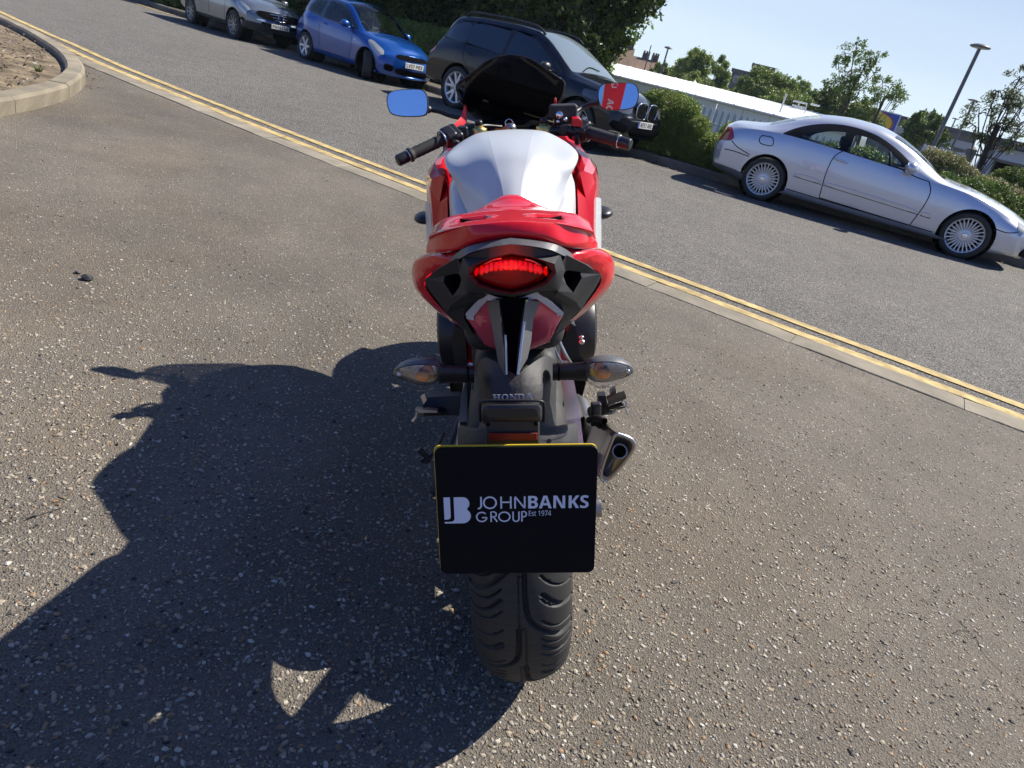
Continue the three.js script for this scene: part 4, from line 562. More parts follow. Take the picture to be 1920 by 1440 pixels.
{
  // dealer plate over a yellow number plate
  const TL = H(819, 841, 0.806), TR = H(1113, 836, 0.806), BR = H(1121, 1073, 0.781), BL = H(823, 1076, 0.781);
  const o = V3(BL), ux = V3(BR).sub(o), uy = V3(TL).sub(o), w = (ux.length() + V3(TR).sub(V3(TL)).length()) / 2, h = uy.length(), X = ux.clone().normalize(), N = X.clone().cross(uy).normalize(), Y = N.clone().cross(X), c = [0, 1, 2].map((k) => (TL[k] + TR[k] + BR[k] + BL[k]) / 4);
  const B = new THREE.Matrix4().makeBasis(X, Y, N).setPosition(...c), rr = (W2, H2, r, d) => { const s = new THREE.Shape(); const a = W2 / 2, b = H2 / 2; s.moveTo(-a + r, -b); s.lineTo(a - r, -b); s.absarc(a - r, -b + r, r, -Math.PI / 2, 0); s.lineTo(a, b - r); s.absarc(a - r, b - r, r, 0, Math.PI / 2); s.lineTo(-a + r, b); s.absarc(-a + r, b - r, r, Math.PI / 2, Math.PI); s.lineTo(-a, -b + r); s.absarc(-a + r, -b + r, r, Math.PI, 1.5 * Math.PI); return new THREE.ExtrudeGeometry(s, { depth: d, bevelEnabled: true, bevelSize: 0.0005, bevelThickness: 0.0005, bevelSegments: 1, curveSegments: 6 }); };
  const plate = sub('number_plate', bike);
  part('yellow_plate', rr(w, h, 0.008, 0.002).translate(-0.0012, 0.0018, -0.006).applyMatrix4(B), mat([0.62, 0.42, 0.03], 0.4), plate);
  part('dealer_plate', rr(w, h, 0.010, 0.0018).translate(0, 0, -0.002).applyMatrix4(B), mat([0.003, 0.0038, 0.007], 0.5, 0, { ior: 1.3, specularIntensity: 0.5 }), plate);
  // printing: strokes and shapes, as thin as print
  const u = w / 297, Z0 = 0.0006, ink = [], st = (pts, wd, closed) => { const n = pts.length, L = []; for (let i = 0; i < n; i++) { const a = pts[closed ? (i - 1 + n) % n : Math.max(0, i - 1)], b = pts[closed ? (i + 1) % n : Math.min(n - 1, i + 1)]; let dx = b[0] - a[0], dy = b[1] - a[1]; const l = Math.hypot(dx, dy) || 1; L.push([[pts[i][0] - dy / l * wd / 2, pts[i][1] + dx / l * wd / 2], [pts[i][0] + dy / l * wd / 2, pts[i][1] - dx / l * wd / 2]]); } if (closed) L.push(L[0]); ink.push(gridG(L.map((q) => q.map((p) => [(p[0] - 148.5) * u, (118.5 - p[1]) * u, Z0])))); };
  const arcP = (cx, cy, rx, ry, a0, a1, n = 24) => Array.from({ length: n + 1 }, (_, i) => { const a = (a0 + (a1 - a0) * i / n) * D2R; return [cx + rx * Math.cos(a), cy - ry * Math.sin(a)]; });
  const th = 3.1; // letters in plate units (1/297 of its width), origin at the top left
  const y0 = 84.5, y1 = 110;                                // JOHN
  st([[82, y0], [82, y1 - 7], ...arcP(76.5, y1 - 7, 5.5, 6.2, 0, -100, 8)], th); st(arcP(98.5, (y0 + y1) / 2, 11.6, 11.8, 0, 360, 36).slice(0, -1), th, true);
  st([[119.5, y0], [119.5, y1]], th); st([[137.5, y0], [137.5, y1]], th); st([[119.5, 96.5], [137.5, 96.5]], th);
  st([[145.5, y1], [145.5, y0 + 1]], th); st([[145.5, y0 + 0.5], [163.5, y1 - 0.5]], th); st([[163.5, y1 - 1], [163.5, y0]], th);
  const g0 = 116.5, g1 = 138, gm = 127.2;                   // GROUP
  st([...arcP(82.5, gm, 9.6, 9.8, 40, 345, 26), [91.8, gm + 1.4], [83, gm + 1.4]], 2.7); st([[100, g1], [100, g0], [104.5, g0], ...arcP(104.5, g0 + 5.4, 5.4, 5.4, 90, -90, 8), [100, g0 + 10.8]], 2.7); st([[104.5, g0 + 10.8], [111.5, g1]], 2.7);
  st(arcP(125, gm, 10.4, 9.8, 0, 360, 30).slice(0, -1), 2.7, true); st([[141.5, g0], [141.5, g1 - 6], ...arcP(147, g1 - 6.2, 5.5, 5.6, 180, 360, 10), [152.5, g0]], 2.7); st([[158, g1], [158, g0], [161.5, g0], ...arcP(161.5, g0 + 5.6, 5, 5.6, 90, -90, 8), [158, g0 + 11.2]], 2.7);
  const txt = (s, size, cx, cy, wd, f) => { const g = textG(s, size * u, 0.0001, f, wd * u); g.translate((cx - 148.5) * u, (118.5 - cy) * u, Z0 - 0.0001); ink.push(g); };
  txt('BANKS', 26.5, 226.5, 97, 113, font); txt('Est 1974', 11, 192, 120.5, 42, fontR);
  // emblem: a J cut out of a B
  const poly = (pts) => { const s = new THREE.Shape(); pts.forEach((p, i) => s[i ? 'lineTo' : 'moveTo']((p[0] - 148.5) * u, (118.5 - p[1]) * u)); ink.push(new THREE.ShapeGeometry(s).translate(0, 0, Z0)); };
  poly([[12, 85], [24, 85], [24, 126], ...arcP(17, 126, 7, 6, 0, -90, 6), [12, 132]]);
  poly([[31, 85], [46, 85], ...arcP(48, 98.5, 12, 13.5, 90, -50, 10), ...arcP(46, 124.5, 16, 15.8, 55, -90, 12), [12, 140.5], [12, 137], [20, 137], ...arcP(23, 130, 8, 7, -80, 0, 6), [31, 128]]);
  part('plate_lettering', ink.map((g) => g.applyMatrix4(B)), mat([0.62, 0.66, 0.78], 0.5), plate);
  part('plate_bracket', slab(Hs([[870, 836, 0.85], [1060, 836, 0.85], [1050, 1000, 0.83], [880, 1000, 0.83]]), [0, 0, -0.006]), M.black, plate);
}
{
  // rear indicators
  const amber = mat([0.75, 0.25, 0.04], 0.4), clear = mat([0.93, 0.93, 0.95], 0.04, 0, { transmission: 0.97, thickness: 0, ior: 1.45 });
  for (const s of [-1, 1]) {
    const w = sub('indicator', bike), m = (l) => l.map((p) => H(s > 0 ? p[0] : 1925.5 - p[0], s > 0 ? p[1] : p[1] + 5, p[2]));
    const rg = (x, ya, yb, Z, dz) => { const yc = (ya + yb) / 2, r = (yb - ya) / 2; return m(Array.from({ length: 14 }, (_, i) => { const a = i / 14 * 6.283; return [x, yc - r * Math.sin(a), Z + dz * Math.cos(a)]; })); };
    part('stalk', polyLoft([rg(1036, 681, 714, 0.935, 0.014), rg(1064, 680, 713, 0.925, 0.013), rg(1090, 678, 714, 0.92, 0.014), rg(1102, 676, 716, 0.915, 0.018)]), M.black, w);
    part('ring', polyLoft([rg(1046, 680, 715, 0.931, 0.016), rg(1049, 680, 715, 0.931, 0.016)]), M.dark, w);
    const body = (k, dz, yo = 0) => [[1099, 680, 712], [1104, 674, 719], [1114, 669, 726], [1130, 667, 728.5], [1148, 668, 727], [1164, 672, 721], [1178, 680, 712], [1186, 689, 703], [1188, 694, 698]].map(([x, a, b]) => { const yc = (a + b) / 2, r = (b - a) / 2 * k; return m(Array.from({ length: 20 }, (_, i) => { const t = i / 20 * 6.283; return [x, yc + yo - r * Math.sin(t), 0.915 - dz * 0.6 * r / 30 * Math.cos(t)]; })); });
    const rings = body(1, 0.05);
    part('lens', polyLoft(rings.map((r) => r), true), clear, w);
    const shell = rings.map((r) => r.filter((_, i) => i <= 10 || i >= 20).slice(0, 11).map((p) => add3(p, [0, 0.0012, 0]))); // upper housing
    const cut = rings.map((r, q) => { const up = r.map((p, i) => ({ p, i })).filter(({ i }) => i >= 2 && i <= 12).map(({ p }) => add3(p, [0, 0.0014, -0.0006])); return up; });
    part('housing', [gridG(cut), gridG(cut.map((r) => r.map((p) => add3(p, [0, -0.002, -0.001]))))], M.grey, w);
    part('reflector_bowl', polyLoft([0, 1, 2, 3, 4, 5, 6].map((q) => body(0.85, 0.02)[q].map((p) => add3(p, [0, 0, -0.012])))), mat([0.30, 0.29, 0.29], 0.25, 1), w);
    part('bulb', [ell(0.011, 0.0085, 0.009, ...m([[1132, 700, 0.905]])[0]), ell(0.008, 0.011, 0.004, ...m([[1123, 690, 0.915]])[0])], amber, w);
    part('lens_screw', lathe([[0, 0.002], [0.0035, 0.0015], [0.0035, -0.002], [0, -0.002]], 12, 'z').translate(...m([[1177, 697, 0.896]])[0]), M.alu, w);
  }
}
{
  // silencer
  const cap = (k, Z, dx = 0, dy = 0) => crCurve([[1158, 813], [1172, 817], [1185, 824], [1190, 834], [1185, 848], [1164, 876], [1143, 898], [1132, 901], [1126, 893], [1132, 868], [1143, 838], [1151, 818]].map((p) => [lerp(1157, p[0], k) + dx, lerp(850, p[1], k) + dy, Z]).concat([]), 4).map((p) => H(p[0], p[1], p[2]));
  const sil = part('silencer', toCreasedNormals(polyLoft([cap(0.96, 0.955), cap(1.0, 0.962), cap(1.01, 0.975), cap(1.02, 1.03, -11, -7), cap(1.0, 1.12, -26, -20), cap(0.92, 1.22, -42, -36), cap(0.6, 1.34, -60, -52)], false), 0.8), M.chrome);
  part('end_cap', gridG([cap(0.96, 0.9548), cap(0.86, 0.9548), cap(0.82, 0.968), cap(0.5, 0.972), cap(0.02, 0.974)].map((r) => [...r, r[0]]), 0.5), M.steel, sil);
  part('cap_rim', new THREE.TubeGeometry(new THREE.CatmullRomCurve3(cap(0.99, 0.957).map(V3), true), 120, 0.0028, 8, true), M.alu, sil);
  const pc = H(1162, 846, 0.955), pd = V3(H(1156, 842, 1.0)).sub(V3(pc)).normalize();
  part('outlet_pipe', lathe([[0.0105, 0], [0.0125, -0.001], [0.0140, 0.002], [0.0140, 0.03], [0.011, 0.03], [0.0105, 0]], 24).applyQuaternion(new THREE.Quaternion().setFromUnitVectors(new THREE.Vector3(0, 1, 0), pd)).translate(...pc), M.steel, sil);
  part('outlet_core', lathe([[0, 0.008], [0.0115, 0.008], [0.0115, 0.01], [0, 0.01]], 20).applyQuaternion(new THREE.Quaternion().setFromUnitVectors(new THREE.Vector3(0, 1, 0), pd)).translate(...pc), M.dark, sil);
  part('exhaust_pipe', tube([H(1098, 800, 1.32), [0.14, 0.36, -0.35], [0.1, 0.26, -0.5], [0, 0.2, -0.62]], 0.026, 10, 6), M.steel);
  part('silencer_strap', [tube(Hs([[1104, 788, 1.16], [1118, 784, 1.14], [1134, 790, 1.12]]), 0.007), box(0.02, 0.05, 0.015, ...H(1117, 776, 1.16), 0.004)], M.black);
  // footpegs, hangers and pedals
  const peg = (l, r) => { const p = Hs(l); return rod(p[0], p[1], r); };
  const pr = part('passenger_peg', [peg([[1108, 772, 1.28], [1148, 766, 1.24]], 0.012), peg([[1144, 766, 1.24], [1172, 758, 1.22]], 0.007), slab(Hs([[1122, 742, 1.26], [1136, 742, 1.26], [1142, 776, 1.24], [1120, 780, 1.25]]), [0, 0, -0.02])], M.black);
  part('peg_rubber', [slab(Hs([[1140, 752, 1.22], [1174, 742, 1.20], [1174, 748, 1.20], [1142, 760, 1.22]]), [0, -0.004, -0.03])], M.rubber, pr);
  part('peg_plate', [slab(Hs([[1145, 729, 1.24], [1153, 722, 1.24], [1156, 738, 1.24], [1146, 745, 1.24]]), [0, -0.01, -0.02]), tube(Hs([[1167, 752, 1.22], [1172, 764, 1.22], [1177, 776, 1.22]]), 0.0025)], M.alu, pr);
  const pl = part('passenger_peg', [slab(Hs([[862, 742, 1.26], [796, 745, 1.26], [792, 768, 1.24], [860, 780, 1.25]]), [0, 0, -0.02]), peg([[862, 770, 1.28], [790, 772, 1.22]], 0.010)], M.black);
  part('peg_plate', [slab(Hs([[788, 743, 1.22], [796, 737, 1.22], [800, 750, 1.22], [794, 758, 1.22]]), [0, -0.004, -0.01]), slab(Hs([[778, 768, 1.20], [820, 770, 1.22], [820, 774, 1.22], [781, 774, 1.20]]), [0, -0.004, -0.02]), tube(Hs([[782, 772, 1.2], [780, 782, 1.2], [774, 790, 1.2]]), 0.003)], M.alu, pl);
  part('swingarm_cover', slab(Hs([[872, 718, 1.22], [876, 730, 1.22], [876, 790, 1.2], [860, 792, 1.2], [863, 750, 1.21]]), [0, 0, -0.01]), mat([0.16, 0.19, 0.24], 0.4, 0.5));
  part('side_stand', [rod([-0.14, 0.27, -0.55], [-0.235, 0.066, -0.42], 0.012), slab([[-0.20, 0.066, -0.46], [-0.26, 0.05, -0.46], [-0.26, 0.05, -0.38], [-0.20, 0.066, -0.38]], [0.002, -0.008, 0])], M.black);
  part('gear_pedal', [tube([H(833, 812, 1.42), H(812, 850, 1.40), H(790, 866, 1.38)], 0.006), rod(H(785, 842, 1.38), H(806, 862, 1.38), 0.007), ell(0.014, 0.008, 0.014, ...H(800, 862, 1.39))], M.black);
}

// ---------------------------------------------------------------- parked cars
function tab(T) { const n = T.length; return (x) => { if (x <= T[0][0]) return T[0][1]; if (x >= T[n - 1][0]) return T[n - 1][1]; let i = 0; while (x > T[i + 1][0]) i++; const [x0, y0] = T[i], [x1, y1] = T[i + 1], h = x1 - x0, sl = (k) => { if (k <= 0) return (T[1][1] - T[0][1]) / (T[1][0] - T[0][0]); if (k >= n - 1) return (T[n - 1][1] - T[n - 2][1]) / (T[n - 1][0] - T[n - 2][0]); const a = (T[k][1] - T[k - 1][1]) / (T[k][0] - T[k - 1][0]), b = (T[k + 1][1] - T[k][1]) / (T[k + 1][0] - T[k][0]); return a * b <= 0 ? 0 : 2 * a * b / (a + b); }, t = (x - x0) / h, m0 = sl(i) * h, m1 = sl(i + 1) * h, t2 = t * t, t3 = t2 * t; return (2 * t3 - 3 * t2 + 1) * y0 + (t3 - 2 * t2 + t) * m0 + (-2 * t3 + 3 * t2) * y1 + (t3 - t2) * m1; }; }
function polySdf(pts, smooth) { const P = smooth ? crCurve([...pts, pts[0]], smooth).slice(0, -1) : pts; return (x, y) => { let d = 1e9, s = -1; for (let i = 0, j = P.length - 1; i < P.length; j = i++) { const ex = P[j][0] - P[i][0], ey = P[j][1] - P[i][1], wx = x - P[i][0], wy = y - P[i][1], t = clamp((wx * ex + wy * ey) / (ex * ex + ey * ey + 1e-12), 0, 1); d = Math.min(d, (wx - ex * t) ** 2 + (wy - ey * t) ** 2); if ((P[i][1] > y) !== (P[j][1] > y) && x < (P[j][0] - P[i][0]) * (y - P[i][1]) / (P[j][1] - P[i][1]) + P[i][0]) s = -s; } return s * Math.sqrt(d); }; }
function carShell(S) {
  const yTop = tab(S.top), yB = tab(S.belt), wB = tab(S.wBelt), wM = tab(S.wMax), wR = tab(S.wRoof), yQ = tab(S.crown), yS = tab(S.sill), nose = tab(S.nose), tail = tab(S.tail), NL = 16, NU = 12, NF = 6, NT = 9, xf = S.xf, xr = S.xr, W0 = S.W;
  const fn = (z) => 1 - Math.pow(1 - Math.pow(Math.min(0.9999, Math.abs(z) / W0), S.np || 2.8), 1 / (S.np || 2.8));
  function ring(s) {
    const w = wM(s), b = [yB(s), wB(s)], ys = yS(s), o = crCurve([[ys, w - 0.07], [ys + 0.05, w - 0.02], [lerp(ys, b[0], 0.5), w], [lerp(ys, b[0], 0.86), w - 0.012], b], NL / 4);
    const q1 = [yTop(s) - yQ(s), wR(s)], q2 = [yTop(s), 0], d1 = [b[0] - q1[0], b[1] - q1[1]], l1 = Math.hypot(...d1), r1 = Math.min(0.10, l1 * 0.45), a = [q1[0] + d1[0] / l1 * r1, q1[1] + d1[1] / l1 * r1], r2 = Math.min(0.12, q1[1] * 0.4), e = [q1[0] + yQ(s) * (r2 / q1[1]) * 1.0, q1[1] - r2];
    for (let k = 1; k <= NU; k++) { const t = k / NU, bow = Math.sin(Math.PI * t) * (S.bow || 0.012) * Math.min(1, l1 / 0.3); o.push([lerp(b[0], a[0], t), lerp(b[1], a[1], t) + bow]); }
    for (let k = 1; k <= NF; k++) { const t = k / NF, u = 1 - t; o.push([u * u * a[0] + 2 * u * t * q1[0] + t * t * e[0], u * u * a[1] + 2 * u * t * q1[1] + t * t * e[1]]); }
    for (let k = 1; k <= NT; k++) { const t = k / NT, z = e[1] * (1 - t), c = 1 - (z / e[1]) ** 2; o.push([e[0] + (yTop(s) - e[0]) * c, z]); }
    return o;
  }
  const Mv = NL + NU + NF + NT, vD = NL, vF = NL + NU + NF * 0.5;
  const px = (s, y, z) => { const f = s >= 0, X = s / (f ? xf : -xr), k = Math.abs(X) ** 3, end = f ? nose(y) * k : -tail(y) * k; return s + end - Math.sign(s) * (f ? S.df : S.dr) * fn(z) * k; };
  const st = []; { const n = S.n || 120; for (let i = 0; i <= n; i++) { const u = i / n; st.push(lerp(xr, xf, 0.5 - 0.5 * Math.cos(Math.PI * u) * 0.35 - 0.5 * (1 - 2 * u) * 0.65)); } st[0] = xr; st[n] = xf; }
  const grids = [];
  const full = (r) => [...r.map((q) => [q[0], q[1]]), ...r.slice(0, -1).reverse().map((q) => [q[0], -q[1]])];
  const addGrid = (tagName, P) => { const nu = P.length, nv = P[0].length, N = P.map((r) => r.map(() => new THREE.Vector3())); for (let i = 0; i < nu - 1; i++) for (let j = 0; j < nv - 1; j++) { const a = V3(P[i][j]), b = V3(P[i + 1][j]), c = V3(P[i][j + 1]), d = V3(P[i + 1][j + 1]); const n = d.clone().sub(a).cross(c.clone().sub(b)); if (n.lengthSq() < 1e-16) continue; for (const [p, q] of [[i, j], [i + 1, j], [i, j + 1], [i + 1, j + 1]]) N[p][q].add(n.clone().normalize()); } for (const r of N) for (const n of r) n.normalize(); grids.push({ tagName, P, N, nv }); };
  addGrid('m', st.map((s) => full(ring(s)).map(([y, z]) => [px(s, y, z), y, z])));
  for (const [t, s, sg] of [['f', xf, 1], ['r', xr, -1]]) { const r = ring(s), Q = 15; addGrid(t, Array.from({ length: 2 * Q + 1 }, (_, i) => { const q = (Q - i) / Q * sg, row = r.map(([y, z]) => { const zz = z * q; return [px(s, y, zz), y, zz]; }); return row; })); }
  const trim = (sdf, offset = 0, sides = 0) => { // keep where sdf > 0
    const pos = [], nor = [];
    for (const G of grids) {
      const nu = G.P.length, nv = G.P[0].length, val = G.P.map((r, i) => r.map((p, j) => sdf(p[0], p[1], p[2], G.tagName === 'm' ? Math.min(j, 2 * Mv - j) : j, G.tagName)));
      const emit = (list) => { for (let k = 1; k < list.length - 1; k++) for (const q of [list[0], list[k], list[k + 1]]) { pos.push(q.p[0] + q.n.x * offset, q.p[1] + q.n.y * offset, q.p[2] + q.n.z * offset); nor.push(q.n.x, q.n.y, q.n.z); } };
      const V = (i, j) => ({ p: G.P[i][j], n: G.N[i][j], v: val[i][j] });
      for (let i = 0; i < nu - 1; i++) for (let j = 0; j < nv - 1; j++) for (const T of [[V(i, j), V(i + 1, j), V(i + 1, j + 1)], [V(i, j), V(i + 1, j + 1), V(i, j + 1)]]) {
        if (T.every((q) => q.v <= 0)) continue;
        const a = V3(T[0].p), ar = V3(T[1].p).sub(a).cross(V3(T[2].p).sub(a)).length(); if (ar < 1e-9) continue;
        if (T.every((q) => q.v > 0)) { emit(T); continue; }
        const o = []; for (let k = 0; k < 3; k++) { const A = T[k], B = T[(k + 1) % 3]; if (A.v > 0) o.push(A); if ((A.v > 0) !== (B.v > 0)) { const t = A.v / (A.v - B.v); o.push({ p: A.p.map((c, q) => lerp(c, B.p[q], t)), n: A.n.clone().lerp(B.n, t).normalize(), v: 0 }); } } if (o.length > 2) emit(o);
      }
    }
    return soup(pos, nor);
  };
  const side = (x, y, out = 0) => { let s = x, r, p; for (let k = 0; k < 8; k++) { r = ring(s); let i = 0; while (i < NL + NU && r[i + 1][0] < y) i++; const t = clamp((y - r[i][0]) / (r[i + 1][0] - r[i][0] + 1e-9), 0, 1), z = lerp(r[i][1], r[i + 1][1], t); p = [x, y, z + out]; s = clamp(s + (x - px(s, y, z)), xr, xf); } return p; };
  return { trim, side, ring, px, vD, vF, Mv, NL };
}
function carWheel(parent, x, y, z, r, w, rr, style, turn, rimM) {
  const g = sub('wheel', parent); g.position.set(x, y, z); const s = Math.sign(z); g.rotation.y = turn;
  mesh('tyre', lathe([[rr * 0.98, -w / 2 + 0.02], [rr * 1.02, -w / 2 + 0.002], [rr + (r - rr) * 0.5, -w / 2 - 0.004], [r - 0.018, -w / 2 + 0.006], [r - 0.004, -w / 2 + 0.024], [r, 0], [r - 0.004, w / 2 - 0.024], [r - 0.018, w / 2 - 0.006], [rr + (r - rr) * 0.5, w / 2 + 0.004], [rr * 1.02, w / 2 - 0.002], [rr * 0.98, w / 2 - 0.02]], 48, 'z'), M.rubber, g);
  const f = w / 2 - 0.012, R = [lathe([[rr * 0.9, -w / 2 + 0.03], [rr * 0.9, f - 0.03], [rr * 0.95, f - 0.004], [rr * 1.0, f + 0.004], [rr * 1.03, f], [rr * 1.0, f - 0.02]], 48, 'z'), lathe([[0, f - 0.012], [rr * style.hub * 0.7, f - 0.012], [rr * style.hub, f - 0.02], [rr * style.hub, f - 0.06]], 32, 'z')];
  for (let k = 0; k < style.n; k++) { const a = k / style.n * 6.2832 + (style.a0 || 0); for (const o of style.pair || [0]) { const i0 = style.hub * rr * 0.9, L = rr * 0.98 - i0, wd0 = style.w0, wd1 = style.w1, b = toCreasedNormals(polyLoft([[[i0, -wd0, f - 0.045], [i0, wd0, f - 0.045], [i0, wd0 * 0.8, f - 0.012], [i0, -wd0 * 0.8, f - 0.012]], [[i0 + L, -wd1, f - 0.04], [i0 + L, wd1, f - 0.04], [i0 + L, wd1 * 0.8, f - 0.002], [i0 + L, -wd1 * 0.8, f - 0.002]]].map((q) => q.map((p) => { const t = (p[0] - i0) / L, aa = a + (o * t); return [p[0] * Math.cos(aa) - p[1] * Math.sin(aa), p[0] * Math.sin(aa) + p[1] * Math.cos(aa), p[2]]; })), true), 0.5); R.push(b); } }
  for (let k = 0; k < 5; k++) { const a = k / 5 * 6.283 + 0.3; R.push(rod([rr * style.hub * 0.55 * Math.cos(a), rr * style.hub * 0.55 * Math.sin(a), f - 0.014], [rr * style.hub * 0.55 * Math.cos(a), rr * style.hub * 0.55 * Math.sin(a), f - 0.006], rr * 0.035, rr * 0.03, 6)); }
  const rim = mesh('rim', R, rimM, g); mesh('brake_disc', lathe([[0, 0], [rr * 0.72, 0], [rr * 0.72, 0.012], [0, 0.012]], 32, 'z').translate(0, 0, f - 0.09), M.steel, g);
  if (s < 0) g.rotation.y += Math.PI;
}
const glassClear = mat([0.86, 0.90, 0.88], 0.02, 0, { transmission: 1, thickness: 0, ior: 1.5 }), glassTint = mat([0.012, 0.012, 0.013], 0.03, 0, { clearcoat: 1, clearcoatRoughness: 0.02 }), lensM = mat([0.52, 0.53, 0.47], 0.10, 0.35, { clearcoat: 1, clearcoatRoughness: 0.02 }), seatM = mat([0.02, 0.02, 0.022], 0.85), tailRed = mat([0.36, 0.012, 0.016], 0.10, 0, { clearcoat: 1 }), amberM = mat([0.55, 0.2, 0.03], 0.2);
function plateG(parent, str, pos, rotY, tilt, band) {
  const g = sub('number_plate', parent); g.position.set(...pos); g.rotation.set(0, rotY, 0); const p = mesh('plate', box(0.52, 0.111, 0.008, 0, 0, 0, 0.003), mat([0.70, 0.70, 0.66], 0.35), g);
  mesh('characters', textG(str, 0.078, 0.0012, fontS && font, band ? 0.42 : 0.46).translate(band ? 0.025 : 0, 0, 0.0041), mat([0.01, 0.01, 0.01], 0.5), g);
  if (band) mesh('band', box(0.04, 0.108, 0.002, -0.237, 0, 0.0042), mat([0.01, 0.05, 0.35], 0.4), g); return g;
}
function makeCar(S, pos, heading, name, label, category, grp) {
  const g = group(name, pos, -heading); if (S.scale) g.scale.setScalar(S.scale); tag(g, label, category, grp);
  const C = carShell(S), { trim, side, vD, vF, Mv } = C, P = S.paint;
  const arch = (x, y) => Math.min(...S.wheels.map((w) => Math.hypot(x - w, (y - S.wy) * (y > S.wy ? 1 : 0.82)) - S.archR));
  const winO = polySdf(S.winOut, 5), panes = S.panes.map((p) => polySdf(p, 4)), isSide = (v) => v < vF + 1.5;
  const scr = (x, z, a, b, zl) => Math.min(x - a - S.scrBow * z * z, b + S.scrBow * z * z - x);
  const wsT = (x, y, z, v, G) => G !== 'm' ? -1 : Math.min(x + S.scrBow * z * z - S.ws[0], S.ws[1] - x - S.scrBow * z * z * 0.6, (v - vF - 0.7) * 0.05), rsT = (x, y, z, v, G) => G !== 'm' || !S.rs ? -1 : Math.min(x - S.rs[0], S.rs[1] - x, (v - vF - 0.7) * 0.05);
  const inSide = (x, y, z, v, G) => G !== 'm' || !isSide(v) ? -1 : winO(x, y);
  const cutArch = (x, y, z, v, G) => G === 'm' && v <= vD ? arch(x, y) : 1;
  const clad = S.clad ? (x, y, z, v, G) => S.clad(x, y, z, v, G) : () => -1;
  const body = (x, y, z, v, G) => Math.min(-inSide(x, y, z, v, G), -wsT(x, y, z, v, G), -rsT(x, y, z, v, G), cutArch(x, y, z, v, G), -clad(x, y, z, v, G));
  const bd = mesh('body', trim(body), P, g);
  if (S.clad) mesh('lower_cladding', trim((...a) => Math.min(clad(...a), cutArch(...a))), S.cladM, g);
  mesh('window_trim', trim((x, y, z, v, G) => Math.min(inSide(x, y, z, v, G), ...panes.map((p) => -p(x, y)))), S.trimM || M.gloss, g);
  panes.forEach((p) => { for (const sd of [1, -1]) mesh('window', trim((x, y, z, v, G) => Math.min(inSide(x, y, z, v, G), p(x, y), z * sd)), S.glass, g); });
  mesh('windscreen', trim(wsT), S.wsGlass || glassClear, g); if (S.rs) mesh('rear_window', trim(rsT), S.glass, g);
  // seams, mouldings and small fittings on both flanks
  const seam = S.seams.map((l) => tube(crCurve(l, 4).map((p) => side(p[0], p[1], 0.0005)), S.seamR || 0.004, 5, 1)); for (const q of seam) { mesh('panel_gap', q, M.dark, g); }
  (S.strips || []).forEach((l) => { const c = crCurve(l, 6), o = []; c.forEach((p, i) => { const k = Math.min(1, i / 2, (c.length - 1 - i) / 2) * 0.7 + 0.3, a = side(p[0], p[1] - S.stripH * k), b = side(p[0], p[1] + S.stripH * k); o.push([a, add3(a, [0, 0.004, 0.012 * k]), add3(b, [0, -0.006, 0.014 * k]), b]); }); const st = gridG(o, 0.6); mesh('side_moulding', st, S.stripM || P, g); mesh('side_moulding', mz(st), S.stripM || P, g); mesh('panel_gap', tube(c.map((p) => side(p[0], p[1] - S.stripH, 0.002)), 0.004, 5, 1), M.dark, g); });
  for (const h of S.handles) for (const sd of [1, -1]) { const p = side(h[0], h[1]), hg = mesh('door_handle', [tube([[-0.09, 0.008, -0.005], [-0.07, 0.006, 0.022], [0.06, -0.004, 0.024], [0.09, -0.006, -0.005]], 0.012, 8, 4), ell(0.06, 0.022, 0.004, 0, -0.002, 0.001)].map((q) => q.translate(...p)), S.handleM || P, g); if (sd < 0) hg.geometry = mz(hg.geometry); }
  for (const sd of [1, -1]) { const p = side(S.mir[0], S.mir[1]), m = mesh('door_mirror', [ell(0.075, 0.078, 0.115, 0.0, 0.05, 0.12, 18, 14), box(0.06, 0.03, 0.09, 0.03, 0.0, 0.03, 0.012)].map((q) => q.translate(...p)), S.mirM || P, g); const gl = mesh('mirror_glass', lathe([[0, 0.002], [0.06, 0.002], [0.066, 0], [0, 0]], 20).scale(1, 1, 1.45).rotateZ(Math.PI / 2).translate(p[0] - 0.062, p[1] + 0.05, p[2] + 0.12), M.mirror, m); if (sd < 0) { m.geometry = mz(m.geometry); gl.geometry = mz(gl.geometry); } }
  for (const h of S.lamps || []) { const f = polySdf(h.pts, 4), zone = (x, y, z, v, G) => h.front ? (G === 'f' || (G === 'm' && x > 0) ? f(Math.abs(z), y) : -1) : (G !== 'f' && v <= vD + 8 ? f(x, y) : -1); const half = (sd) => trim((x, y, z, v, G) => Math.min(h.front && x < (h.minX ?? S.xf - 0.9) ? -1 : zone(x, y, z, v, G), z * sd), h.off ?? 0.006); for (const sd of [1, -1]) mesh(h.name, half(sd), h.m, g); }
  for (const h of S.front || []) { const f = polySdf(h.pts, h.sm ?? 3); mesh(h.name, trim((x, y, z, v, G) => (G === 'f' || (G === 'm' && x > S.xf - 0.7)) && !(x < S.xf - 0.9) ? f(h.sym === false ? z : Math.abs(z) * 1, y) : -1, h.off ?? 0.006), h.m, g); }
  // wheel housings, underbody, cabin
  for (const w of S.wheels) for (const sd of [1, -1]) { const h = new THREE.CylinderGeometry(S.archR + 0.004, S.archR + 0.004, 0.32, 28, 1, true, 0, Math.PI * 2).rotateX(Math.PI / 2).translate(w, S.wy, sd * (S.W - 0.24)); mesh('wheel_housing', [h, new THREE.CircleGeometry(S.archR, 28).translate(w, S.wy, sd * (S.W - 0.40))], M.dark, g); }
  mesh('underbody', box(S.xf - S.xr - 0.5, 0.10, S.W * 2 - 0.5, (S.xf + S.xr) / 2, S.sill[0][1] + 0.10, 0), M.dark, g);
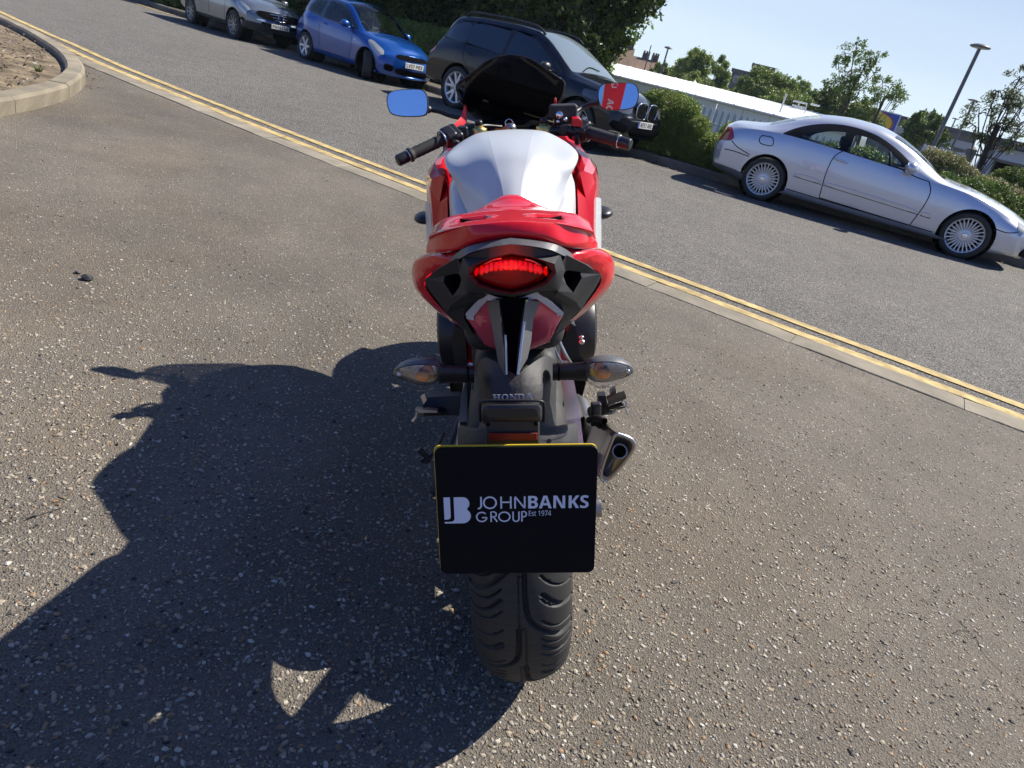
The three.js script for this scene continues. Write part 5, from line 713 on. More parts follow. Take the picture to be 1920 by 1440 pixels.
  const wl = S.winOut.map((p) => p[0]), wx0 = Math.min(...wl), wx1 = Math.max(...wl), yb = Math.min(...S.winOut.map((p) => p[1]));
  mesh('cabin_tray', box(wx1 - wx0 - 0.1, 0.03, S.W * 2 - 0.22, (wx0 + wx1) / 2 - 0.03, yb - 0.16, 0, 0.01), M.dark, g); mesh('dashboard', box(0.32, 0.12, S.W * 2 - 0.28, wx1 - 0.05, yb - 0.06, 0, 0.05), seatM, g);
  const k = S.seatK || 1; for (const [sx, zs] of [[S.seats[0], [0.36, -0.36]], [S.seats[1], [0.34, -0.34]]]) for (const z of zs) { const se = sub('seat', g); se.position.set(sx, yb - 0.16, z * k); mesh('backrest', box(0.13, 0.38 * k, 0.44 * k, -0.02, 0.10 * k, 0, 0.05).rotateZ(0.16), seatM, se); mesh('headrest', box(0.08, 0.15 * k, 0.24 * k, -0.09 * k, 0.36 * k, 0, 0.035).rotateZ(0.1), seatM, se); }
  mesh('steering_wheel', new THREE.TorusGeometry(0.17 * k, 0.014, 8, 28).rotateY(Math.PI / 2).rotateZ(0.4).translate(wx1 - 0.30, yb + 0.02, 0.36 * k), seatM, g);
  S.wheels.forEach((w, i) => { for (const sd of [1, -1]) carWheel(g, w, S.wy, sd * (S.W - S.tw / 2 - 0.012), S.wr, S.tw, S.rr, S.style, i ? (S.turn || 0) : 0, S.rimM); });
  if (S.extra) S.extra(g, C, side);
  return g;
}
function mz(g) { const c = g.index ? g.toNonIndexed() : g.clone(), p = c.attributes.position, n = c.attributes.normal; for (let i = 0; i < p.count; i++) { p.setZ(i, -p.getZ(i)); n.setZ(i, -n.getZ(i)); } for (const k of Object.keys(c.attributes)) { const a = c.attributes[k], s = a.itemSize, r = a.array; for (let i = 0; i < a.count; i += 3) for (let q = 0; q < s; q++) { const t = r[(i + 1) * s + q]; r[(i + 1) * s + q] = r[(i + 2) * s + q]; r[(i + 2) * s + q] = t; } } return c; }
const rimSilver = mat([0.66, 0.67, 0.69], 0.32, 0.55), rimGrey = mat([0.34, 0.35, 0.36], 0.32, 0.8);
// silver coupe
const silver = mat([0.62, 0.645, 0.69], 0.26, 0.5, { clearcoat: 1, clearcoatRoughness: 0.03 });
const coupe = {
  paint: silver, glass: glassClear, trimM: mat([0.006, 0.006, 0.008], 0.35, 0, { specularIntensity: 0.5, ior: 1.4 }), stripM: mat([0.66, 0.68, 0.72], 0.24, 0.5, { clearcoat: 1 }), handleM: mat([0.70, 0.72, 0.75], 0.2, 0.6), xr: -2.27, xf: 1.98, W: 0.80, df: 0.42, dr: 0.30, np: 2.6, wheels: [-1.42, 1.19], wy: 0.285, wr: 0.29, rr: 0.217, tw: 0.20, archR: 0.33, scrBow: 0.12, seamR: 0.006, bow: 0.016, turn: -0.06,
  top: [[-2.27, 0.86], [-2.15, 0.925], [-1.95, 0.955], [-1.75, 0.985], [-1.6, 1.04], [-1.4, 1.13], [-1.15, 1.225], [-0.9, 1.28], [-0.6, 1.305], [-0.3, 1.295], [-0.05, 1.245], [0.2, 1.155], [0.45, 1.03], [0.72, 0.885], [0.85, 0.86], [1.1, 0.83], [1.4, 0.77], [1.75, 0.675], [1.98, 0.59]],
  belt: [[-2.27, 0.80], [-2.0, 0.86], [-1.4, 0.90], [-0.6, 0.885], [0.2, 0.83], [0.6, 0.80], [1.0, 0.775], [1.4, 0.71], [1.75, 0.61], [1.98, 0.53]],
  wBelt: [[-2.27, 0.70], [-1.8, 0.74], [-1.2, 0.765], [0, 0.765], [1, 0.75], [1.6, 0.72], [1.98, 0.66]], wMax: [[-2.27, 0.78], [-1.4, 0.80], [0, 0.795], [1.2, 0.80], [1.98, 0.76]],
  wRoof: [[-2.27, 0.60], [-1.9, 0.58], [-1.5, 0.54], [-0.9, 0.51], [-0.4, 0.52], [0.2, 0.57], [0.7, 0.64], [1.0, 0.66], [1.98, 0.50]], crown: [[-2.27, 0.03], [-1.5, 0.05], [-0.8, 0.055], [0.3, 0.05], [0.8, 0.03], [1.98, 0.03]],
  sill: [[-2.27, 0.26], [-1.9, 0.20], [-1.0, 0.17], [0.8, 0.16], [1.6, 0.16], [1.98, 0.20]], nose: [[0.16, -0.06], [0.3, 0.0], [0.45, 0.0], [0.6, -0.10]], tail: [[0.2, -0.10], [0.36, 0.0], [0.55, 0.02], [0.64, -0.01], [0.86, -0.08]],
  winOut: [[-1.39, 0.905], [-1.27, 1.0], [-1.1, 1.09], [-0.9, 1.155], [-0.68, 1.19], [-0.46, 1.19], [-0.23, 1.155], [0.0, 1.075], [0.18, 0.985], [0.33, 0.885], [0.34, 0.845], [0.2, 0.84], [-0.4, 0.87], [-1.0, 0.90]],
  panes: [[[-1.15, 0.915], [-1.05, 1.0], [-0.86, 1.075], [-0.67, 1.105], [-0.63, 1.10], [-0.62, 0.90], [-0.66, 0.893], [-0.9, 0.905]], [[-0.53, 1.115], [-0.30, 1.105], [-0.09, 1.05], [0.08, 0.965], [0.22, 0.88], [0.20, 0.862], [-0.1, 0.87], [-0.48, 0.885], [-0.52, 0.895]]],
  ws: [-0.02, 0.74], rs: [-1.62, -1.02], seats: [-0.52, -1.12], seatK: 0.9,
  seams: [[[-0.58, 0.88], [-0.655, 0.78], [-0.665, 0.56], [-0.63, 0.26]], [[-0.63, 0.25], [0, 0.235], [0.55, 0.225]], [[0.55, 0.235], [0.60, 0.5], [0.60, 0.68], [0.53, 0.79]], [[0.20, 0.835], [0.4, 0.80], [0.53, 0.79]], [[-1.07, 0.245], [-0.6, 0.235], [0.4, 0.225], [0.83, 0.22]], [[-2.06, 0.53], [-1.9, 0.535], [-1.70, 0.52]], [[-2.0, 0.66], [-1.9, 0.60], [-1.70, 0.545]], [[-1.63, 0.82], [-1.49, 0.825], [-1.45, 0.75], [-1.48, 0.72], [-1.61, 0.72], [-1.65, 0.77], [-1.63, 0.82]], [[1.44, 0.46], [1.6, 0.45], [1.72, 0.5], [1.76, 0.56]]],
  strips: [[[-1.05, 0.455], [-0.67, 0.445]], [[-0.65, 0.444], [0.0, 0.425], [0.585, 0.405]], [[0.605, 0.404], [0.73, 0.40]]], stripH: 0.028, handles: [[-0.55, 0.765]], mir: [0.27, 0.845],
  lamps: [{ name: 'tail_lamp', pts: [[-2.23, 0.86], [-2.12, 0.85], [-2.03, 0.78], [-1.98, 0.69], [-2.01, 0.655], [-2.26, 0.625], [-2.30, 0.70]], m: tailRed }, { name: 'headlamp', pts: [[1.66, 0.62], [1.76, 0.60], [1.93, 0.50], [1.95, 0.40], [1.78, 0.42], [1.70, 0.50]], m: lensM }, { name: 'skirt', pts: [[-1.08, 0.225], [0.84, 0.205], [0.84, 0.12], [-1.06, 0.12]], m: mat([0.30, 0.31, 0.33], 0.4, 0.4), off: 0.010 }, { name: 'bumper_strip', pts: [[-2.28, 0.33], [-1.72, 0.29], [-1.74, 0.15], [-2.3, 0.2]], m: M.grey, off: 0.004 }],
  front: [{ name: 'grille', pts: [[-0.34, 0.56], [0.34, 0.56], [0.30, 0.40], [-0.30, 0.40]], m: M.chrome, sym: false }, { name: 'intake', pts: [[-0.55, 0.33], [0.55, 0.33], [0.5, 0.2], [-0.5, 0.2]], m: M.dark, sym: false }],
  style: { n: 25, hub: 0.42, w0: 0.009, w1: 0.0075 }, rimM: rimSilver,
  extra: (g) => { for (const x of [-1.42, 1.19]) { const c = mesh('wheel_badge', [lathe([[0, 0.006], [0.03, 0.006], [0.034, 0]], 20, 'z'), ...[0, 1, 2].map((k) => box(0.005, 0.03, 0.004, 0, 0.015, 0.007).rotateZ(k * 2.094)), new THREE.TorusGeometry(0.029, 0.003, 6, 20).translate(0, 0, 0.006)].map((q) => q.translate(x, 0.285, 0.783)), M.chrome2, g); } },
};
const dirOf = (a) => [Math.cos(a), Math.sin(a)], nOf = (a) => [-Math.sin(a), Math.cos(a)];
const carAt = (mx, mzz, deg, half) => { const a = deg * D2R, n = nOf(a); return [[mx - n[0] * half, 0, mzz - n[1] * half], a]; };
{ const [p, a] = carAt(4.79, -9.135, 26.86, 0.785); makeCar(coupe, p, a, 'coupe', 'silver two-door coupe parked at the right with multi-spoke wheels', 'car', 'cars parked along the far kerb'); }

// black off-roader, blue hatchback, grey off-roader
const emb = (parent, ch, size, pos, ry, m, f = font) => mesh('emblem', textG(ch, size, 0.008, f).rotateY(ry).translate(...pos), m, parent);
const suvBlack = mat([0.004, 0.005, 0.010], 0.2, 0, { specularIntensity: 0.5, clearcoat: 0.6, clearcoatRoughness: 0.03 });
const suv = {
  paint: suvBlack, glass: glassTint, scale: 0.87, xr: -2.5, xf: 2.28, W: 0.965, df: 0.42, dr: 0.30, wheels: [-1.4665, 1.4665], wy: 0.375, wr: 0.385, rr: 0.285, tw: 0.27, archR: 0.445, scrBow: 0.10, bow: 0.02, turn: 0.05, trimM: M.black,
  top: [[-2.5, 0.98], [-2.44, 1.12], [-2.3, 1.34], [-2.12, 1.58], [-1.95, 1.69], [-1.7, 1.725], [-1.2, 1.755], [-0.5, 1.765], [0, 1.735], [0.25, 1.67], [0.6, 1.49], [0.95, 1.28], [1.08, 1.205], [1.2, 1.18], [1.6, 1.13], [2.0, 1.05], [2.28, 0.93]],
  belt: [[-2.5, 0.94], [-2.3, 1.08], [-1.5, 1.13], [0, 1.08], [1.0, 1.03], [1.6, 1.0], [2.0, 0.94], [2.28, 0.84]], wBelt: [[-2.5, 0.82], [-1.5, 0.92], [0, 0.93], [1.4, 0.92], [2.28, 0.80]], wMax: [[-2.5, 0.90], [-1.4, 0.965], [0, 0.945], [1.4, 0.965], [2.28, 0.90]],
  wRoof: [[-2.5, 0.66], [-1.9, 0.66], [-0.5, 0.66], [0.3, 0.68], [1.0, 0.78], [2.28, 0.66]], crown: [[-2.5, 0.04], [-1.9, 0.06], [0.2, 0.06], [1.1, 0.04], [2.28, 0.04]], sill: [[-2.5, 0.42], [-1.9, 0.36], [0, 0.30], [1.6, 0.30], [2.28, 0.34]], nose: [[0.3, -0.03], [0.5, 0.05], [0.7, 0.03], [0.95, -0.06]], tail: [[0.35, 0], [0.6, 0.04], [0.8, 0.0], [1.0, -0.05]],
  winOut: [[-2.14, 1.20], [-2.0, 1.44], [-1.85, 1.545], [-1.2, 1.60], [-0.3, 1.60], [0.15, 1.545], [0.55, 1.35], [0.95, 1.10], [0.93, 1.07], [0, 1.115], [-1.2, 1.165]],
  panes: [[[-2.05, 1.215], [-1.95, 1.40], [-1.83, 1.50], [-1.5, 1.54], [-1.45, 1.20]], [[-1.38, 1.20], [-1.42, 1.55], [-0.6, 1.57], [-0.5, 1.55], [-0.48, 1.17], [-0.55, 1.16]], [[-0.38, 1.16], [-0.40, 1.55], [-0.25, 1.57], [0.12, 1.505], [0.5, 1.32], [0.82, 1.115], [0.78, 1.10]]],
  ws: [0.12, 1.10], wsGlass: mat([0.34, 0.42, 0.46], 0.04, 0.35, { transmission: 0.5, thickness: 0 }), rs: null, seats: [-0.3, -1.2], seams: [[[-0.43, 1.13], [-0.45, 0.8], [-0.44, 0.42]], [[0.92, 1.06], [0.95, 0.8], [0.92, 0.42]], [[-0.44, 0.42], [0.9, 0.41]], [[-1.42, 1.15], [-1.35, 0.9], [-1.05, 0.6], [-0.98, 0.42], [-0.45, 0.42]]], handles: [[-0.28, 0.99], [-1.22, 1.02]], mir: [0.68, 1.09], mirM: M.black,
  lamps: [{ name: 'headlamp', front: true, pts: [[0.44, 0.87], [0.70, 0.90], [0.92, 0.96], [0.96, 0.86], [0.8, 0.75], [0.50, 0.74]], m: mat([0.10, 0.105, 0.11], 0.06, 0.2, { clearcoat: 1 }), minX: 1.5 }, { name: 'tail_lamp', pts: [[-2.6, 1.04], [-2.28, 1.07], [-2.22, 0.92], [-2.6, 0.80]], m: tailRed }],
  front: [{ name: 'grille', pts: [[0.05, 0.93], [0.34, 0.92], [0.36, 0.76], [0.30, 0.70], [0.05, 0.70]], m: M.dark, off: 0.012 }, { name: 'intake', pts: [[0, 0.52], [0.45, 0.52], [0.40, 0.40], [0, 0.40]], m: M.dark }, { name: 'side_intake', pts: [[0.52, 0.55], [0.86, 0.60], [0.86, 0.48], [0.55, 0.42]], m: M.dark }, { name: 'bumper_bar', pts: [[0.2, 0.665], [0.62, 0.675], [0.62, 0.645], [0.2, 0.635]], m: M.alu, off: 0.014 }, { name: 'trim_bar', pts: [[0.56, 0.425], [0.86, 0.445], [0.86, 0.425], [0.56, 0.40]], m: M.alu, off: 0.014 }],
  style: { n: 5, hub: 0.24, w0: 0.036, w1: 0.024, pair: [0.28, -0.28], a0: 0.3 }, rimM: rimSilver,
  extra: (g) => { for (const z of [0.62, -0.62]) mesh('roof_rail', tube([[-1.78, 1.66, z], [-1.6, 1.735, z], [-0.6, 1.765, z], [0.0, 1.735, z], [0.2, 1.64, z]], 0.022, 8, 5), M.black, g); plateG(g, 'NF57 AHL', [2.345, 0.60, 0], Math.PI / 2, 0, true); for (const z of [0.70, -0.70]) mesh('fog_lamp', lathe([[0, 0.012], [0.05, 0.010], [0.062, 0], [0.062, -0.03]], 20, 'z').rotateY(Math.PI / 2).translate(2.16, 0.515, z), M.chrome2, g); for (const z of [0.195, -0.195]) { const fr = [[0.055, 0.93], [0.335, 0.92], [0.355, 0.76], [0.295, 0.705], [0.055, 0.705]].map(([a, b]) => [2.315 - (a > 0.2 ? 0.012 : 0), b, Math.sign(z) * a]); mesh('grille_frame', tube(fr, 0.012, 8, 6, true), M.chrome2, g); for (let k = 0; k < 7; k++) mesh('grille_bar', box(0.02, 0.19, 0.009, 2.30, 0.815, Math.sign(z) * (0.085 + k * 0.038)), M.black, g); } mesh('wiper', tube([[1.10, 1.20, 0.5], [0.95, 1.29, 0.1], [0.98, 1.27, -0.2]], 0.008, 6, 4), M.dark, g); },
};
{ const [p, a] = carAt(-0.10, -11.85, 40, 0.83); makeCar(suv, p, a, 'off_roader', 'black off-road car with roof rails parked behind the motorcycle screen', 'car', 'cars parked along the far kerb'); }
const bluePaint = mat([0.003, 0.072, 0.32], 0.24, 0.35, { clearcoat: 1, clearcoatRoughness: 0.03 });
const hatch = {
  paint: bluePaint, glass: glassClear, scale: 0.855, xr: -1.76, xf: 1.88, W: 0.845, df: 0.52, dr: 0.28, np: 2.3, wheels: [-1.19, 1.19], wy: 0.295, wr: 0.302, rr: 0.212, tw: 0.19, archR: 0.355, scrBow: 0.14, bow: 0.02, turn: -0.62, n: 110, handleM: bluePaint,
  top: [[-1.76, 0.93], [-1.72, 1.08], [-1.6, 1.30], [-1.45, 1.44], [-1.1, 1.49], [-0.5, 1.51], [0, 1.49], [0.2, 1.44], [0.45, 1.29], [0.75, 1.08], [0.92, 0.985], [1.05, 0.96], [1.4, 0.90], [1.7, 0.80], [1.88, 0.67]],
  belt: [[-1.76, 0.88], [-1.5, 1.0], [-0.8, 0.975], [0, 0.92], [0.8, 0.875], [1.3, 0.82], [1.6, 0.74], [1.88, 0.60]], wBelt: [[-1.76, 0.68], [-1.2, 0.78], [0, 0.785], [1, 0.77], [1.88, 0.66]], wMax: [[-1.76, 0.76], [-1.2, 0.845], [-0.6, 0.815], [0.6, 0.815], [1.19, 0.845], [1.88, 0.78]],
  wRoof: [[-1.76, 0.55], [-1.4, 0.56], [-0.5, 0.57], [0.2, 0.60], [0.9, 0.68], [1.88, 0.48]], crown: [[-1.76, 0.04], [-1.4, 0.06], [0.2, 0.06], [0.95, 0.04], [1.88, 0.05]], sill: [[-1.76, 0.34], [-1.4, 0.24], [0, 0.21], [1.3, 0.21], [1.88, 0.22]], nose: [[0.2, -0.05], [0.38, 0.02], [0.55, 0.0], [0.7, -0.08]], tail: [[0.3, 0], [0.5, 0.04], [0.7, 0.0], [0.95, -0.04]],
  winOut: [[-1.36, 1.07], [-1.29, 1.27], [-1.1, 1.375], [-0.5, 1.41], [0, 1.375], [0.34, 1.2], [0.70, 0.965], [0.66, 0.925], [0, 0.95], [-0.8, 1.005]],
  panes: [[[-1.25, 1.085], [-1.2, 1.25], [-1.05, 1.325], [-0.74, 1.345], [-0.70, 1.33], [-0.70, 1.05], [-0.8, 1.045]], [[-0.56, 1.02], [-0.58, 1.34], [-0.52, 1.36], [-0.05, 1.325], [0.28, 1.16], [0.52, 0.98], [0.46, 0.965]]],
  ws: [0.10, 0.94], rs: [-1.70, -1.42], seats: [-0.25, -0.95], seams: [[[-0.63, 1.0], [-0.66, 0.75], [-0.60, 0.32]], [[0.58, 0.92], [0.62, 0.6], [0.58, 0.31]], [[-0.60, 0.31], [0.58, 0.29]], [[0.72, 0.90], [1.2, 0.84], [1.5, 0.76]]], handles: [[-0.46, 0.885]], mir: [0.44, 0.945],
  lamps: [{ name: 'headlamp', pts: [[1.18, 0.80], [1.30, 0.80], [1.60, 0.66], [1.70, 0.53], [1.66, 0.50], [1.48, 0.58], [1.28, 0.70]], m: lensM, off: 0.008 }, { name: 'side_repeater', pts: [[0.70, 0.745], [0.78, 0.74], [0.78, 0.71], [0.70, 0.715]], m: lensM }],
  front: [{ name: 'grille', pts: [[-0.36, 0.655], [0.36, 0.655], [0.40, 0.57], [-0.40, 0.57]], m: M.dark, sym: false }, { name: 'intake', pts: [[0, 0.37], [0.42, 0.38], [0.44, 0.27], [0, 0.26]], m: M.dark }, { name: 'side_intake', pts: [[0.52, 0.41], [0.68, 0.43], [0.68, 0.31], [0.52, 0.29]], m: M.dark }],
  style: { n: 6, hub: 0.24, w0: 0.034, w1: 0.026 }, rimM: rimSilver,
  extra: (g) => { plateG(g, 'LV57 PRX', [1.905, 0.475, 0], Math.PI / 2, 0, false); emb(g, 'S', 0.11, [1.905, 0.615, 0], Math.PI / 2, M.chrome2); mesh('aerial', rod([0.05, 1.49, 0], [-0.12, 1.66, 0], 0.005, 0.003, 6), M.dark, g); mesh('bumper_lip', tube([[1.45, 0.22, 0.74], [1.72, 0.22, 0.5], [1.86, 0.22, 0], [1.72, 0.22, -0.5], [1.45, 0.22, -0.74]], 0.03, 8, 6), bluePaint, g); mesh('wiper', tube([[0.95, 1.0, 0.45], [0.84, 1.06, 0.1], [0.86, 1.05, -0.2]], 0.007, 6, 4), M.dark, g); },
};
{ const [p, a] = carAt(-3.68, -14.9, 42.5, 0.71); makeCar(hatch, p, a, 'hatchback', 'bright blue small hatchback with its front wheels turned, second from the left', 'car', 'cars parked along the far kerb'); }
const greyPaint = mat([0.16, 0.185, 0.215], 0.25, 0.5, { clearcoat: 1, clearcoatRoughness: 0.04 });
const tourer = {
  paint: greyPaint, glass: glassTint, scale: 0.80, xr: -2.2, xf: 2.16, W: 0.91, df: 0.48, dr: 0.3, np: 2.5, wheels: [-1.31, 1.31], wy: 0.345, wr: 0.355, rr: 0.24, tw: 0.22, archR: 0.41, scrBow: 0.12, n: 100,
  top: [[-2.2, 1.0], [-2.15, 1.2], [-2.0, 1.48], [-1.8, 1.62], [-1, 1.68], [0, 1.67], [0.3, 1.6], [0.7, 1.38], [1.05, 1.17], [1.2, 1.125], [1.6, 1.07], [1.95, 0.99], [2.16, 0.88]],
  belt: [[-2.2, 0.95], [-1.6, 1.10], [0, 1.03], [1, 0.99], [1.5, 0.96], [1.9, 0.89], [2.16, 0.80]], wBelt: [[-2.2, 0.78], [-1.4, 0.86], [0, 0.87], [1.3, 0.86], [2.16, 0.74]], wMax: [[-2.2, 0.85], [-1.3, 0.91], [0, 0.885], [1.3, 0.91], [2.16, 0.84]], wRoof: [[-2.2, 0.6], [-1, 0.62], [0.3, 0.64], [1.1, 0.74], [2.16, 0.60]], crown: [[-2.2, 0.04], [0, 0.06], [1.1, 0.04], [2.16, 0.05]],
  sill: [[-2.2, 0.42], [-1.6, 0.32], [0, 0.28], [1.5, 0.28], [2.16, 0.34]], nose: [[0.3, -0.05], [0.5, 0.03], [0.7, 0.02], [0.9, -0.06]], tail: [[0.3, 0], [1, 0]],
  winOut: [[-1.7, 1.20], [-1.5, 1.48], [-1.0, 1.55], [0, 1.54], [0.4, 1.36], [0.9, 1.04], [0, 1.08], [-1.0, 1.12]], panes: [[[-0.9, 1.16], [-0.9, 1.49], [-0.2, 1.49], [-0.2, 1.13]], [[-0.1, 1.12], [-0.1, 1.48], [0.1, 1.44], [0.7, 1.10]]], ws: [0.12, 1.08], rs: null, seats: [-0.2, -1.0],
  seams: [[[-0.15, 1.05], [-0.15, 0.45]], [[0.82, 1.02], [0.86, 0.7], [0.82, 0.42]]], handles: [[-0.02, 0.95], [-0.95, 0.98]], mir: [0.62, 1.05],
  clad: (x, y, z, v, G) => G === 'r' ? -1 : Math.min(0.47 + (G === 'f' || x > 1.75 ? 0.06 : -0.09) - y, 1), cladM: M.blackSoft,
  lamps: [{ name: 'headlamp', pts: [[1.40, 0.93], [1.62, 0.93], [1.92, 0.83], [2.06, 0.72], [2.0, 0.66], [1.72, 0.74], [1.5, 0.84]], m: lensM, off: 0.008 }, { name: 'bumper_vent', pts: [[1.66, 0.58], [1.86, 0.58], [1.86, 0.52], [1.70, 0.52]], m: M.dark, off: 0.008 }],
  front: [{ name: 'grille', pts: [[-0.55, 0.83], [0.55, 0.83], [0.48, 0.66], [-0.48, 0.66]], m: M.dark, sym: false, off: 0.012 }, { name: 'chrome_strip', pts: [[-0.62, 0.645], [0, 0.615], [0.62, 0.645], [0.62, 0.61], [0, 0.575], [-0.62, 0.61]], m: M.chrome2, sym: false, sm: 2, off: 0.014 }, { name: 'lower_grille', pts: [[0, 0.56], [0.5, 0.58], [0.45, 0.50], [0, 0.49]], m: M.dark, off: 0.012 }],
  style: { n: 9, hub: 0.25, w0: 0.022, w1: 0.014 }, rimM: rimGrey,
  extra: (g) => { plateG(g, 'PW59 LSW', [2.215, 0.525, 0], Math.PI / 2, 0, false); for (const y of [0.80, 0.735, 0.675]) mesh('grille_bar', tube([[2.0, y + 0.005, 0.52], [2.155, y, 0.25], [2.20, y, 0], [2.155, y, -0.25], [2.0, y + 0.005, -0.52]], 0.013, 6, 6), M.chrome2, g); emb(g, 'H', 0.10, [2.215, 0.745, 0], Math.PI / 2, M.chrome2); mesh('emblem_frame', tube([[2.218, 0.81, -0.065], [2.218, 0.81, 0.065], [2.218, 0.68, 0.052], [2.218, 0.68, -0.052]], 0.008, 6, 5, true), M.chrome2, g); },
};
{ const [p, a] = carAt(-7.02, -17.36, 44, 0.72); makeCar(tourer, p, a, 'estate_car', 'grey high-bodied car with chrome grille, farthest left in the row', 'car', 'cars parked along the far kerb'); }

// ---------------------------------------------------------------- feather flag behind the photographer (seen in the right mirror)
const GY = -0.9;
{
  const { mc, mn } = FLAGREF, D = ray(1159, 181).normalize(), rt = new THREE.Vector3(1, 0, 0).applyQuaternion(CQ), up = new THREE.Vector3(0, 1, 0).applyQuaternion(CQ), L = 11, dist = mc.distanceTo(CP) + L, k = dist / 1273 / Math.cos(0.44);
  const ctr = CP.clone().addScaledVector(D, dist), X = rt.clone().addScaledVector(D, -rt.dot(D)).normalize(), Y = up.clone().addScaledVector(D, -up.dot(D)).addScaledVector(X, -0).normalize();
  const real = (px, py, dz = 0) => { const p = ctr.clone().addScaledVector(X, (px - 1159) * k).addScaledVector(Y, (181 - py) * k).addScaledVector(D, dz); return p.addScaledVector(mn, -2 * p.clone().sub(mc).dot(mn)); };
  const wv = (py) => 0.04 * Math.sin(py * 0.05), edgeL = (py) => 1140 - (py - 157) * 0.17, edgeR = (py) => py > 60 ? 1173 - (py - 157) * 0.26 : 1173 + 25.2 - (60 - py) ** 2 * 0.011;
  const rows = []; for (let i = 0; i <= 40; i++) { const py = 10 + i * 7.5, r = []; for (let j = 0; j <= 6; j++) { const x = lerp(edgeL(py), Math.max(edgeL(py) + 1, edgeR(py)), j / 6), p = real(x, py, wv(py + j * 10)); r.push([p.x, p.y, p.z]); } rows.push(r); }
  const bot = real(edgeL(310), 310), base = new THREE.Vector3(bot.x, 0, bot.z), f = group('feather_flag', [base.x, 0, base.z]), loc = (p) => [p.x - base.x, p.y - base.y, p.z - base.z];
  mesh('banner', gridG(rows.map((r) => r.map((p) => loc(V3(p))))), mat([0.85, 0.012, 0.03], 0.7), f);
  mesh('pole', tube([[0, 0, 0], ...[310, 250, 190, 130, 70, 10].map((py) => loc(real(edgeL(py) - 0.6, py, 0.01)))], 0.014, 8, 4), M.alu, f); mesh('base', lathe([[0, 0.04], [0.2, 0.04], [0.24, 0], [0, 0]], 24), M.dark, f);
  const ink = mat([0.92, 0.92, 0.92], 0.7), put = (g) => { const p = g.attributes.position; for (let i = 0; i < p.count; i++) { const q = loc(real(p.getX(i), p.getY(i), -0.06 + wv(p.getY(i)))); p.setXYZ(i, ...q); } g.computeVertexNormals(); return g; };
  const flat = (s, size, cx, cy, rot, wd) => { const g = textG(s, size, 0.01, font, wd); g.scale(1, -1, 1).rotateZ(rot).translate(cx, cy, 0); return put(g); };
  mesh('emblem', [flat('H', 8, 1155.5, 161, 0.16, 9), put(tubeFlat([[1148, 154], [1163, 154], [1161, 168], [1150, 168]], 1.1))], ink, f);
  mesh('lettering', [flat('AC', 9.5, 1146.5, 193, Math.PI / 2 + 0.2)], ink, f);
  tag(f, 'tall red feather flag with white lettering standing behind the photographer, reflected in the right mirror', 'flag');
  function tubeFlat(pts, w) { const t = [], n = pts.length; for (let i = 0; i < n; i++) { const a = pts[i], b = pts[(i + 1) % n], dx = b[0] - a[0], dy = b[1] - a[1], l = Math.hypot(dx, dy), nx = -dy / l * w / 2, ny = dx / l * w / 2; t.push(a[0] - nx, a[1] - ny, 0, b[0] - nx, b[1] - ny, 0, b[0] + nx, b[1] + ny, 0, a[0] - nx, a[1] - ny, 0, b[0] + nx, b[1] + ny, 0, a[0] + nx, a[1] + ny, 0); } return soup(t); }
}

// ---------------------------------------------------------------- foliage
function leafCluster(n, seed, l, w) { const R = rng(seed), t = []; for (let i = 0; i < n; i++) { const o = new THREE.Vector3(R() - 0.5, R() - 0.5, R() - 0.5).multiplyScalar(1.5), q = new THREE.Quaternion().setFromEuler(new THREE.Euler(R() * 6.3, R() * 6.3, R() * 6.3)); const P = [[-l, 0, 0], [0, 0, w], [l, 0.12, 0], [0, 0, -w]].map((p) => V3(p).applyQuaternion(q).add(o).toArray()); t.push(...P[0], ...P[1], ...P[2], ...P[0], ...P[2], ...P[3]); } return soup(t); }
const LC = [leafCluster(7, 1, 0.42, 0.20), leafCluster(7, 2, 0.40, 0.22), leafCluster(7, 3, 0.45, 0.16)];
const leafMat = (c) => mat(c, 0.5, 0, { transmission: 0.52, thickness: 0, ior: 1.3 });
const LM = leafMat([1, 1, 1]), bark = mat([0.075, 0.058, 0.042], 0.95, 0, { bumpMap: bumpT, bumpScale: 0.02 });
function foliage(parent, pts, size, pal, seed, name = 'crown') { // pts: {p, k}
  const R = rng(seed), im = new THREE.InstancedMesh(LC[seed % 3], LM, pts.length), m = new THREE.Matrix4(), q = new THREE.Quaternion(), e = new THREE.Euler();
  pts.forEach((o, i) => { const s = size * (0.6 + 0.8 * R()); e.set(R() * 6.3, R() * 6.3, R() * 6.3); m.compose(o.p, q.setFromEuler(e), new THREE.Vector3(s, s, s)); im.setMatrixAt(i, m); const a = pal[(R() * pal.length) | 0], t = (0.7 + 0.6 * R()) * (o.k || 1); im.setColorAt(i, new THREE.Color().setRGB(a[0] * t, a[1] * t, a[2] * t)); });
  im.name = name; im.castShadow = im.receiveShadow = true; im.userData.kind = 'stuff'; parent.add(im); return im;
}
const inBall = (R) => { let v; do v = new THREE.Vector3(R() * 2 - 1, R() * 2 - 1, R() * 2 - 1); while (v.lengthSq() > 1); return v; };
